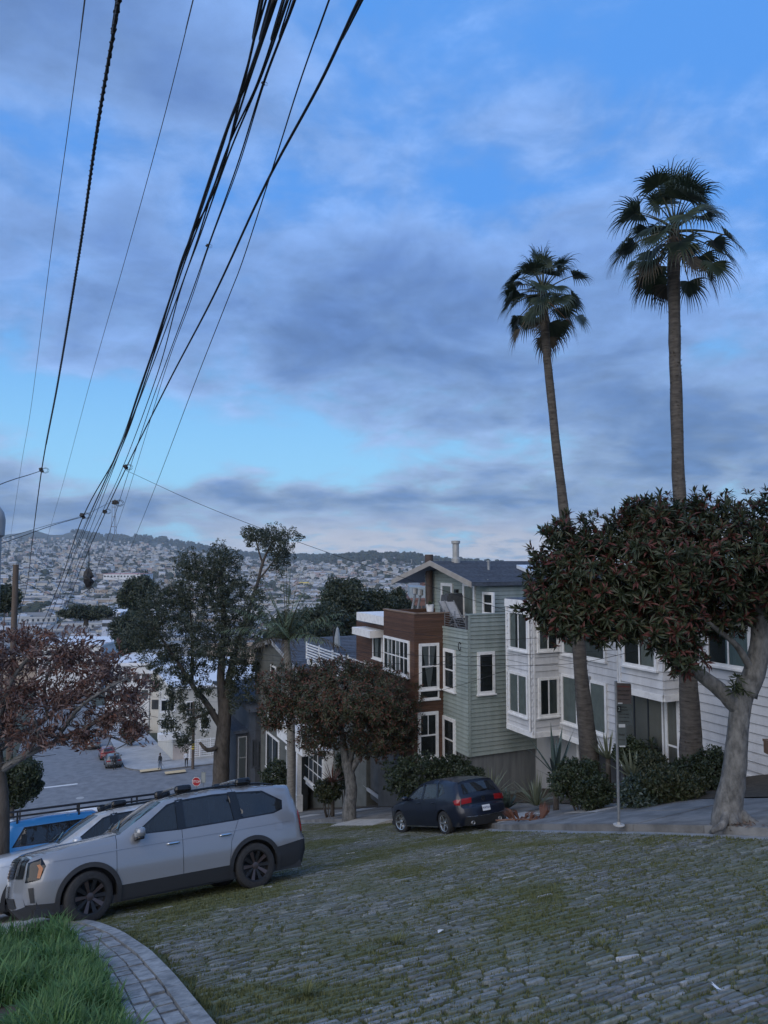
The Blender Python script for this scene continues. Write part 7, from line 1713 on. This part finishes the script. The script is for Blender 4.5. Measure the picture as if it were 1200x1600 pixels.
def knot(px, py, d, s, lab):
    r = random.Random(int(px)); c = at(px, py, d); t = empty('cable_clamp', lab, 'cable clamp', c, 'clamps on the cables'); mb = MB()
    for k in range(3): mb.box(rvec(r) * s * .5, (s * .6, s * .5, s * .8), Matrix.Rotation(r.random() * 3, 3, 'Y'))
    mb.build('clamp_body', WIRE, t)
    for k in range(2):
        n = 12; mb = MB(); mb.tube([Vector((s * .9 + math.cos(a * .55) * s * (.7 + .25 * k), .02 * k, math.sin(a * .55) * s * (.5 + .2 * k))) for a in range(n)], s * .05, 5); mb.build('loop', WIRE, t, smooth=True)
knot(65, 735, dd(735), .16, 'clamp with looped tails on the thick twisted cable'); knot(195, 730, dd(730), .17, 'clamp where the long service wire leaves the bundle'); knot(129, 806, dd(806), .22, 'clamp with loops low on the bundle'); knot(180, 786, dd(786), .22, 'clamp with a round loop in front of the broadcast tower'); knot(163, 799, dd(799), .18, 'small clamp between the two looped clamps'); knot(411, 130, dd(130) + .05, .035, 'tiny clamp high on the thin paired cable'); knot(324, 384, dd(384), .05, 'small clamp midway on the thin paired cable')
r = random.Random(9); c = at(138, 903, 44); mb = MB(); k = 12; vs = []
for i in range(8):
    for j in range(k):
        a = 6.283 * j / k; q = math.sin(math.pi * (i + .35) / 8) ** .8 * r.uniform(.5, 1.25) * .36; vs.append((math.cos(a) * q, math.sin(a) * q * .6, .62 - i * .17 + r.uniform(-.03, .03)))
mb.add(vs, [(i * k + j, (i + 1) * k + j, (i + 1) * k + (j + 1) % k, i * k + (j + 1) % k) for i in range(7) for j in range(k)] + [tuple(range(k)), tuple(range(7 * k, 8 * k))[::-1]])
mb.tube([(0, 0, .6), (.02, 0, 1.1), (-.02, 0, 1.8)], .03, 5)
for k_ in range(7): mb.tube([(r.uniform(-.2, .2), r.uniform(-.1, .1), -.4), (r.uniform(-.35, .35), 0, -.62), (r.uniform(-.4, .4), 0, -.5 - r.random() * .5)], .022, 4)
o = mb.build('cable_bundle', WIRE); o.location = c; tag(o, 'black lump of bundled cable hanging from the wires before the town', 'cable bundle')
# utility pole far down, and the one by the crossing
def upole(px, py_top, d, rad, lab, arm=True, band=False, s_n=None):
    t0 = at(px, py_top, d); b = Vector((t0.x, t0.y, ground(t0.x, t0.y) + (.1 if d > 60 else 0))); h = t0.z - b.z; t = empty('utility_pole', lab, 'pole', b); mb = MB(); mb.tube([(0, 0, -.3), (0, 0, h * .5), (0, 0, h)], [rad, rad * .9, rad * .78], 10); mb.build('shaft', WOOD, t, smooth=40)
    if arm:
        mb = MB(); mb.bar((-1.1, 0, h - .9), (1.1, 0, h - .9), .1, .12); mb.build('crossarm', WOOD, t)
        for x in (-.9, -.3, .3, .9):
            mb = MB(); mb.lathe([(.0, .22), (.05, .2), (.06, .08), (.03, 0)], 8, Matrix.Translation((x, 0, h - .84))); mb.build('insulator', GLOSSBK, t)
    if band:
        for z in (2.1, 2.35, 2.6):
            mb = MB(); mb.lathe([(rad * 1.02, z), (rad * 1.02, z + .12)], 12); mb.build('band', mat('yellow_band', (.6, .45, .05), None), t)
upole(25, 882, 40, .20, 'thick old utility pole rising from the brown tree before the town', False)
upole(303, 1096, 81.6, .17, 'dark utility pole with yellow bands beside the person in the white shirt', True, True)
# lamp post at the very edge
def lamp_post():
    d = 12.5; c = at(-4, 790, d); b = Vector((c.x, c.y, ground(c.x, c.y))); h = c.z - b.z; t = empty('street_lamp_post', 'grey metal lamp post with a rounded cap at the edge of the view', 'lamp post', b); G = mat('lamp_grey', (0.26, 0.28, 0.30), (0.32, 0.34, 0.36), 5, .5)
    mb = MB(); mb.lathe([(.20, 0), (.20, .5), (.12, .6), (.085, h - .6), (.085, h - .52)], 18); mb.build('shaft', G, t, smooth=40); mb = MB(); mb.lathe([(.085, h - .56), (.13, h - .52), (.14, h - .25), (.11, h - .12), (.05, h - .03), (.03, h), (.0, h + .04)], 18); mb.build('cap', G, t, smooth=40)
lamp_post()
# parking sign pole
def signpost():
    d = 14.3; b = drop(967, 1287, dz=.17); s_, n_ = SN(b.x, b.y); b = on(s_, n_, swz(s_, n_)); d = b.y; k = d / FOC; t = empty('parking_sign_post', 'galvanised parking sign post with stacked sign plates at the kerb', 'sign', b)
    top = at(967, 1064, d).z - b.z; mb = MB(); mb.tube([(0, 0, -.05), (0, 0, top)], .028, 12); mb.build('pole', STEEL, t, smooth=40); mb = MB(); mb.lathe([(.11, .0), (.11, .015), (.04, .02), (.035, .07)], 16); mb.build('base_collar', CONC_PALE, t)
    tilt = R(-8); GREENW = mat('sign_ink_red', (0.24, 0.045, 0.04), None, rough=.6); SG = mat('sign_plate_dim', (0.085, 0.065, 0.062), (0.11, 0.085, 0.08), 8, .55); SGN = mat('sign_plate_green', (0.06, 0.075, 0.075), (0.085, 0.10, 0.10), 8, .55); INKD = mat('sign_ink_dark', (0.018, 0.02, 0.022), None); WHT = mat('sign_sticker', (.55, .57, .58), None)  # back-lit dimness is put into the plate colours
    def plate(x0, x1, py0, py1, m, lines, name='sign_plate'):
        w = (x1 - x0) * k; z1 = at(967, py0, d).z - b.z; z0 = at(967, py1, d).z - b.z; cx = ((x0 + x1) / 2 - 967) * k
        h = part_empty(name, t, (cx, -.04, (z0 + z1) / 2), (0, 0, tilt)); mb = MB(); rr = min(.03, w * .12); pl = []
        for (sx, sz, a0) in ((1, 1, 0), (-1, 1, 90), (-1, -1, 180), (1, -1, 270)):
            for i in range(4): a = R(a0 + 30 * i); pl.append((sx * (w / 2 - rr) + rr * math.cos(a), sz * ((z1 - z0) / 2 - rr) + rr * math.sin(a)))
        mb.prism(pl, lambda p: Vector((p[0], 0, p[1])), lambda p: Vector((p[0], .004, p[1]))); mb.build('plate', m, h, fix=True)
        for (s, sz, zz, im) in lines:
            o = link('lettering', text_mesh(s, sz, im, spacing=.92), h); o.location = (0, -.003, zz); o.rotation_euler = (R(90), 0, 0)
        return h
    plate(966, 989, 1067, 1099, SG, [('NO PARKING', .043, .135, GREENW), ('4AM TO 6AM', .042, .055, INKD), ('MONDAY', .052, -.03, INKD), ('STREET CLEANING', .029, -.12, INKD)])
    plate(966, 989, 1099, 1132, SGN, [('HOUR', .04, .14, INKD), ('PARKING', .038, .085, INKD), ('8AM TO 6PM', .036, .0, INKD), ('MON THRU FRI', .03, -.06, INKD), ('EXCEPT PERMIT X', .026, -.14, INKD)])
    plate(967, 980, 1132, 1166, SGN, [('PARK', .05, .02, INKD), ('TOW-AWAY', .025, -.08, INKD)])
    z = at(967, 1107, d).z - b.z
    for (px, py, w, hh) in ((970, 1098, 7, 2), (972, 1133, 10, 5), (972, 1165, 9, 2)):
        mb = MB(); c = Vector(((px - 967) * k + .02, -.055, at(967, py, d).z - b.z)); mb.box(c, (w * k, .004, hh * k)); mb.build('sticker', WHT, t)
    mb = MB(); c = Vector((.035, -.054, z)); mb.box(c, (.085, .004, .13)); q = mb.build('time_box', INKD, t); o = link('lettering', text_mesh('2', .1, mat('sign_ink_pale', (.25, .30, .28), None)), q); o.location = c + Vector((0, -.004, 0)); o.rotation_euler = (R(90), 0, 0)
signpost()
# stop sign down at the crossing
def stop_sign():
    d = 66.5; c = at(307, 1221, d); b = Vector((c.x, c.y, ground(c.x, c.y))); t = empty('stop_sign', 'red octagonal stop sign seen just above the silver suv roof', 'sign', b); h = c.z - b.z; mb = MB(); mb.tube([(0, 0, -.1), (0, 0, h + .5)], .04, 8); mb.build('pole', STEEL, t); f = part_empty('sign_face', t, (0, -.06, h), (0, 0, R(-8)))
    RED = mat('stop_red', (.36, .02, .025), None, rough=.5); oc = lambda q: [(q * math.cos(R(22.5 + 45 * i)), q * math.sin(R(22.5 + 45 * i))) for i in range(8)]
    mb = MB(); mb.prism(oc(.42), lambda p: Vector((p[0], 0, p[1])), lambda p: Vector((p[0], .01, p[1]))); mb.build('border', WHITE, f, fix=True); mb = MB(); mb.prism(oc(.385), lambda p: Vector((p[0], -.006, p[1])), lambda p: Vector((p[0], -.001, p[1]))); mb.build('plate', RED, f, fix=True)
    o = link('lettering', text_mesh('STOP', .30, WHITE, spacing=.95), f); o.location = (0, -.009, 0); o.rotation_euler = (R(90), 0, 0); mb = MB(); x = .62; mb.box((x, 0, h + .35), (.42, .01, .95), Matrix.Rotation(R(-8), 3, 'Z')); mb.box((x, 0, h + .35), (.34, .014, .85), Matrix.Rotation(R(-8), 3, 'Z'), mi=1); mb.build('side_plate', [mat('sign_back', (.22, .25, .25), None), mat('sign_back_pale', (.30, .33, .33), None)], t)
    mb = MB(); mb.tube([(.62, .03, -.1), (.62, .03, h + .9)], .03, 8); mb.build('side_pole', STEEL, t)
stop_sign()
# dead palm frond dropped on the pavement
def dead_frond():
    r = random.Random(4); b = drop(820, 1283, dz=.17); s_, n_ = SN(b.x, b.y); b = on(s_, n_, swz(s_, n_) + .02); t = empty('fallen_palm_frond', 'curled rusty dead palm frond lying on the sidewalk behind the hatchback', 'dead frond', b); RUST = leaf_mat('dead_frond_rust', (.055, .022, .014), (.15, .062, .038), .7, .1); PETI = mat('dead_stalk', (.14, .07, .045), (.22, .12, .08), 6, .7)
    k = b.y / FOC; v = lambda px, py: Vector(((px - 820) * k, r.uniform(-.12, .12), max(.015, (1284 - py) * k)))
    mb = MB(); mb.tube([v(775, 1282), v(795, 1280), v(820, 1281), v(842, 1280)], [.02, .025, .02, .015], 6); mb.build('stalk', PETI, t, smooth=True)
    for (a, m, e, w) in (((842, 1282), (853, 1268), (856, 1257), .20), ((842, 1280), (850, 1274), (857, 1274), .12), ((800, 1282), (792, 1272), (786, 1267), .18), ((806, 1282), (797, 1270), (789, 1268), .16), ((812, 1283), (806, 1273), (800, 1270), .15), ((826, 1283), (832, 1275), (838, 1272), .16), ((820, 1283), (824, 1278), (834, 1272), .12), ((808, 1284), (815, 1281), (824, 1283), .12), ((832, 1283), (838, 1279), (845, 1281), .14), ((844, 1283), (848, 1266), (850, 1258), .14)):
        A, M_, E = v(*a), v(*m), v(*e); s = (E - A).cross(Vector((.2, 1, .3))).normalized() * w / 2; c_ = Vector((0, w * .5, 0)); mb = MB(); n = 5
        for q in range(n):
            f0, f1 = q / n - .5, (q + 1) / n - .5; mb.add([A + s * f0 * .5, A + s * f1 * .5, M_ + s * f1 * 2 + c_ * abs(f1), M_ + s * f0 * 2 + c_ * abs(f0), E + s * (f0 + f1) * .9 + c_ * (q % 2) * .3], [(0, 1, 2, 3), (3, 2, 4)])
        mb.build('leaf_blade', RUST, t)
dead_frond()
# debris round the foot of the kerb tree
r = random.Random(14); LIT = leaf_mat('leaf_litter', (.07, .045, .03), (.17, .12, .09), .9, .1); mb = MB(); c0 = drop(1140, 1293, dz=.15); s0_, n0_ = SN(c0.x, c0.y)
for i in range(520):
    a = r.uniform(0, 6.28); q = abs(r.gauss(0, .42)); p = XY(s0_ + math.cos(a) * q * .7, n0_ + math.sin(a) * q * .4); s_, n_ = SN(p.x, p.y)
    if n_ < kr(s_) + .02: continue
    b_ = on(s_, n_, swz(s_, n_) + .012 + .10 * math.exp(-q * q * 6) * r.random()); leaf(mb, b_, Vector((r.uniform(-1, 1), r.uniform(-1, 1), r.uniform(-.1, .5))), ZUP, r.uniform(.07, .15), r.uniform(.02, .05), 0, .2)
o = mb.build('leaf_litter', LIT, None, kind='stuff'); tag(o, 'dry leaves and bark heaped round the foot of the big kerb tree', 'leaf litter')
# low walls and planters
def lowwall(s0, s1, n0, n1, h0, name, lab, m=CONC_DARK, cat='wall'):
    b = on(s0, n0); t0 = [on(s0, n0), on(s1, n0), on(s1, n1), on(s0, n1)]; zt = max(p.z for p in t0) + h0; mb = MB(); vs = [p - b - Vector((0, 0, .3)) for p in t0] + [Vector((p.x, p.y, zt)) - b for p in t0]; mb.add(vs, [(0, 3, 2, 1), (4, 5, 6, 7), (0, 1, 5, 4), (1, 2, 6, 5), (2, 3, 7, 6), (3, 0, 4, 7)]); o = mb.build(name, m, fix=True); o.location = b; tag(o, lab, cat); return o
p = drop(842, 1262, dz=.2); s_, n_ = SN(p.x, p.y); lowwall(s_, s_ - .15, n_ + .1, n_ + 2.3, .42, 'planter_wall', 'short grey concrete garden wall between the flax and the rounded shrub')
p = drop(500, 1262, 20, 60, .2); s_, n_ = SN(p.x, p.y); lowwall(s_ - .9, s_ + .9, n_ + .3, n_ + 1.4, .35, 'planter_box', 'low concrete planter below the white bay window', CONC, 'planter')
p = drop(610, 1262, 20, 60, .2); s_, n_ = SN(p.x, p.y); lowwall(s_, s_ - 3.4, n_ + .5, n_ + .75, .75, 'garden_wall', 'pale grey retaining wall beside the redwood house behind the hatchback', CONC_DARK)
# soil in the garden strips
garden = MB(); garden.grid(lambda a, b: on(1 + 44 * a, kr(1 + 44 * a) + SW_W - .02 + 3.4 * b, swz(1 + 44 * a, kr(1 + 44 * a) + SW_W) + .02 + .2 * b), 40, 4); structure('garden_soil', garden, SOIL, smooth=True)
q = on(14.4, kr(14.4) + SW_W + .6, .3); path = MB(); slab(path, 13.3, 14.6, lambda s: kr(s) + SW_W - .01, lambda s: kr(s) + SW_W + 3.0, lambda s, n: swz(s, n) + .09, .2); structure('garden_path', path, CONC_PALE)
# on the decks
def deck_bits():
    h = SG; zf = h.zd + .02
    for (px, lab) in ((703, 'folded pale deck chair leaning nearest the sage railing post'), (714, 'second folded deck chair beside the first on the sage deck')):
        w0 = hit_n(px, 985, h.nS + .55); b = Vector((w0.x, w0.y, zf)); t = empty('deck_chair', lab, 'chair', b, 'deck chairs on the sage deck'); t.rotation_euler = (0, 0, R(35)); CL = mat('chair_cloth', (.34, .35, .37), (.42, .43, .45), 8, .9); mb = MB()
        mb.add([(-.22, .0, .35), (.22, .0, .35), (.22, .45, 1.0), (-.22, .45, 1.0)], [(0, 1, 2, 3)]); mb.add([(-.22, -.02, .35), (.22, -.02, .35), (.22, .43, 1.0), (-.22, .43, 1.0)], [(3, 2, 1, 0)]); mb.build('back_cloth', CL, t)
        for x in (-.25, .25):
            mb = MB(); mb.bar((x, -.35, 0), (x, .5, 1.05), .03); mb.bar((x, .35, 0), (x, -.1, .45), .03); mb.build('frame', STEEL, t)
    w0 = hit_n(709, 975, h.nS + 1.15); b = Vector((w0.x, w0.y, zf)); t = empty('covered_grill', 'dark cloth covered barbecue on the sage deck before the door', 'grill', b); mb = MB(); mb.box((0, 0, .62), (1.1, .6, 1.25), Matrix.Rotation(R(25), 3, 'Z'), taper=.86); mb.build('cover', mat('grill_cover', (.05, .055, .065), (.08, .085, .095), 6, .9, .4, 12), t); mb = MB(); mb.box((0, 0, 1.27), (.7, .3, .06), Matrix.Rotation(R(25), 3, 'Z')); mb.build('lid_ridge', mat('grill_cover', (0, 0, 0)), t)
    # potted plant on the redwood parapet
    w0 = hit_n(672, 962, BR.nB + 1.0); b = Vector((w0.x, w0.y, BR.zt + .05)); t = empty('potted_plant', 'small leafy plant in a white pot on the redwood parapet', 'plant', b); mb = MB(); mb.lathe([(0, 0), (.14, 0), (.17, .3), (.15, .3), (.14, .24), (0, .24)], 14); mb.build('pot', WHITE, t, smooth=40); mb = MB(); r = random.Random(2)
    for i in range(22): v = rvec(r); v.z = abs(v.z) + .3; leaf(mb, Vector((0, 0, .25)), v, ZUP, .28, .06, 0, .4)
    mb.build('foliage', LF_BUSH, t)
    # folded parasol on the railed roof
    n = DH.n + 2.6; w0 = hit_n(527, 1040, n); b = Vector((w0.x, w0.y, DH.zt)); top = hit_n(527, 979, n).z - DH.zt; t = empty('folded_parasol', 'folded grey patio parasol standing on the railed roof deck', 'parasol', b); mb = MB(); mb.tube([(0, 0, 0), (0, 0, top)], .025, 8); mb.build('pole', STEEL, t); mb = MB(); mb.lathe([(.05, top * .22), (.24, top * .26), (.19, top * .6), (.09, top * .92), (.02, top * .98)], 9); mb.build('canopy', mat('parasol_cloth', (.22, .25, .27), (.28, .31, .33), 9, .9), t)
    w0 = hit_n(521, 1040, n - .8); b = Vector((w0.x, w0.y, DH.zt)); t = empty('heater_post', 'slim dark post standing beside the folded parasol', 'post', b); mb = MB(); mb.tube([(0, 0, 0), (0, 0, 2.0)], .05, 8); mb.build('post_shaft', BLACK, t); mb = MB(); mb.box((0, 0, .05), (.4, .4, .1)); mb.build('post_foot', BLACK, t)
    # coiled cable on the sage front
    w0 = hit_n(718, 1010, h.nS - .10); mb = MB(); mb.tube([Vector((math.cos(a * .5) * .13, 0, math.sin(a * .5) * .16)) for a in range(14)], .018, 6); o = mb.build('cable_coil', WIRE, smooth=True); o.location = w0; o.rotation_euler = (0, 0, R(65)); tag(o, 'coil of black service cable hung on the sage green front wall', 'cable coil')
    # lobby plants behind the glass
    for px, py, lab in ((1003, 1170, 'dark leafy plant standing outside the lobby glass'), (1018, 1165, 'taller dark plant beside the first one at the lobby glass')):
        w0 = hit_n(px, 1195, 16.35); t = empty('lobby_plant', lab, 'plant', w0, 'plants at the lobby window'); r = random.Random(px); hh = (1195 - py) * w0.y / FOC; mb = MB(); mb.tube([(0, 0, -.4), (.03, 0, hh)], .02, 6); mb.build('stem', BARK_D, t); mb = MB()
        for i in range(26): v = rvec(r); v.z = v.z * .6 + .3; leaf(mb, Vector((.03, 0, hh * r.uniform(.6, 1.1))), v, ZUP, .36, .10, 0, .5)
        mb.build('foliage', LF_DARK, t)
deck_bits()
# small litter on the street
for (px, py, lab) in ((688, 1461, 'scrap of white paper on the cobbles in mid street'), (1119, 1555, 'pale crumpled scrap on the cobbles near the bottom')):
    p = drop(px, py); mb = MB(); r = random.Random(px); mb.add([(r.uniform(-.04, .04), r.uniform(-.04, .04), r.uniform(.03, .09)) for _ in range(5)], [(0, 1, 2), (0, 2, 3), (1, 2, 4)]); o = mb.build('paper_scrap', PLATE); o.location = p; tag(o, lab, 'litter')
# people at the lower corner
SKIN = mat('skin', (.16, .09, .065), None, rough=.6); HAIR = mat('hair_dark', (.015, .012, .01), None, rough=.6); JEAN = mat('blue_jeans', (.06, .09, .14), None, rough=.9); TROU = mat('black_trousers', (.015, .016, .018), None, rough=.9); JACK = mat('black_jacket', (.014, .014, .016), None, rough=.8); SHIRT = mat('white_shirt', (.58, .62, .68), None, rough=.9); SHOE = mat('dark_shoe', (.02, .018, .017), None, rough=.6)
def person(px, py, lab, top, legs, face, stance, dz=.15, d1=140):
    p = drop(px, py, 60, d1, dz); b = Vector(p); b.z = ground(p.x, p.y) + dz; t = empty('person', lab, 'person', b); t.rotation_euler = (0, 0, face)
    sw, ax = stance
    J = {'pel': (0, 0, .93, .155, .115), 'wst': (0, .01, 1.10, .135, .10), 'chs': (0, .0, 1.30, .165, .115), 'nk0': (0, .0, 1.46, .075, .07), 'nk1': (0, .02, 1.54, .052, .052), 'hd0': (0, .035, 1.62, .075, .085), 'hd1': (0, .03, 1.72, .07, .085), 'hd2': (0, .02, 1.765, .04, .05)}
    E = [('pel', 'wst'), ('wst', 'chs'), ('chs', 'nk0'), ('nk0', 'nk1'), ('nk1', 'hd0'), ('hd0', 'hd1'), ('hd1', 'hd2')]
    for sg, n in ((1, 'l'), (-1, 'r')):
        f = sw * sg; J.update({n + 'hp': (sg * .10, 0, .88, .095, .10), n + 'kn': (sg * .11, f * .5 + .02, .49, .062, .066), n + 'an': (sg * .115, f - .02, .09, .043, .045), n + 'to': (sg * .125, f + .14, .045, .042, .035), n + 'sh': (sg * .185, 0, 1.40, .062, .062), n + 'el': (sg * (.25 + ax * .05), -.02 + ax * .1, 1.12, .045, .045), n + 'wr': (sg * (.23 - ax * .06), .06 + ax * .22, .90 + ax * .14, .03, .033), n + 'ha': (sg * (.225 - ax * .07), .09 + ax * .26, .81 + ax * .16, .035, .022)})
        E += [('pel', n + 'hp'), (n + 'hp', n + 'kn'), (n + 'kn', n + 'an'), (n + 'an', n + 'to'), ('chs', n + 'sh'), (n + 'sh', n + 'el'), (n + 'el', n + 'wr'), (n + 'wr', n + 'ha')]
    ks = list(J); me = bpy.data.meshes.new('body'); me.from_pydata([J[k][:3] for k in ks], [(ks.index(a), ks.index(c)) for a, c in E], []); o = bpy.data.objects.new('body', me); COL.objects.link(o); md = o.modifiers.new('s', 'SKIN'); md.use_smooth_shade = True
    for i, k in enumerate(ks): me.skin_vertices[0].data[i].radius = J[k][3:5]
    me.skin_vertices[0].data[0].use_root = True; sb = o.modifiers.new('u', 'SUBSURF'); sb.levels = 1; sb.render_levels = 1
    bpy.context.view_layer.update(); nm = bpy.data.meshes.new_from_object(o.evaluated_get(bpy.context.evaluated_depsgraph_get())); bpy.data.objects.remove(o)
    nm.materials.clear()
    for m in (SKIN, top, legs, SHOE): nm.materials.append(m)
    for f in nm.polygons:
        z = f.center.z; x = abs(f.center.x); f.material_index = 3 if z < .10 else (2 if z < .96 and x < .20 and not (x > .17 and z > .75) else (1 if z < 1.49 and not (x > .17 and z < .88 + ax * .16) else 0)); f.use_smooth = True
    link('body', nm, t)
    mb = MB(); mb.lathe([(.088, 0), (.093, .05), (.08, .10), (.045, .135), (0, .145)], 14, Matrix.Translation((0, .012, 1.655)) @ Matrix.Scale(1.08, 4, (0, 1, 0))); mb.build('hair', HAIR, t, smooth=True)
    mb = MB()
    for sg in (1, -1): mb.box((sg * .032, .115, 1.68), (.026, .012, .012), mi=1)
    mb.box((0, .125, 1.65), (.026, .03, .04), taper=.6); mb.box((0, .113, 1.605), (.05, .01, .012), mi=2)
    for sg in (1, -1): mb.box((sg * .086, .03, 1.655), (.018, .035, .06))
    mb.build('face', [SKIN, HAIR, mat('lips', (.14, .05, .045), None)], t)
    for sg in (1, -1):
        h = Vector((sg * (.225 - ax * .07), .09 + ax * .26, .81 + ax * .16)); mb = MB()
        for q in range(4):
            s_ = Vector((sg * .006, (q - 1.5) * .019, 0)); l = (.075, .085, .08, .062)[q]; mb.tube([h + s_ + Vector((0, .0, -.01)), h + s_ + Vector((-sg * .004, .01, -.05)), h + s_ + Vector((-sg * .018, .022, -.03 - l))], [.010, .009, .007], 6)
        mb.tube([h + Vector((-sg * .01, .03, .03)), h + Vector((-sg * .02, .06, .0)), h + Vector((-sg * .02, .068, -.035))], [.011, .01, .008], 6); mb.build('hand', SKIN, t, smooth=True)
    return t
person(250, 1202, 'person in black jacket and blue jeans standing on the corner sidewalk', JACK, JEAN, R(150), (.06, 0))
person(291, 1198, 'person in white shirt and black trousers beside the banded utility pole', SHIRT, TROU, R(200), (.08, .7))
person(179, 1203, 'person in dark clothes standing in the road behind the dark grey car', JACK, TROU, R(20), (.05, .3), 0.0)
# ------------------------------------------------------------------ the air between here and the hills
def air():
    mb = MB(); mb.span((-5200, -400, -62), (5200, 6200, 330)); m = bpy.data.materials.new('thin_haze'); m.use_nodes = True; nt = m.node_tree; nt.nodes.clear(); o = nt.nodes.new('ShaderNodeOutputMaterial'); v = nt.nodes.new('ShaderNodeVolumePrincipled'); v.inputs['Density'].default_value = HAZE; v.inputs['Color'].default_value = (0.80, 0.90, 1.0, 1); v.inputs['Anisotropy'].default_value = 0.2; nt.links.new(v.outputs[0], o.inputs['Volume'])
    mb.build('haze', m, None, kind='stuff')
HAZE = 0.0001
air()
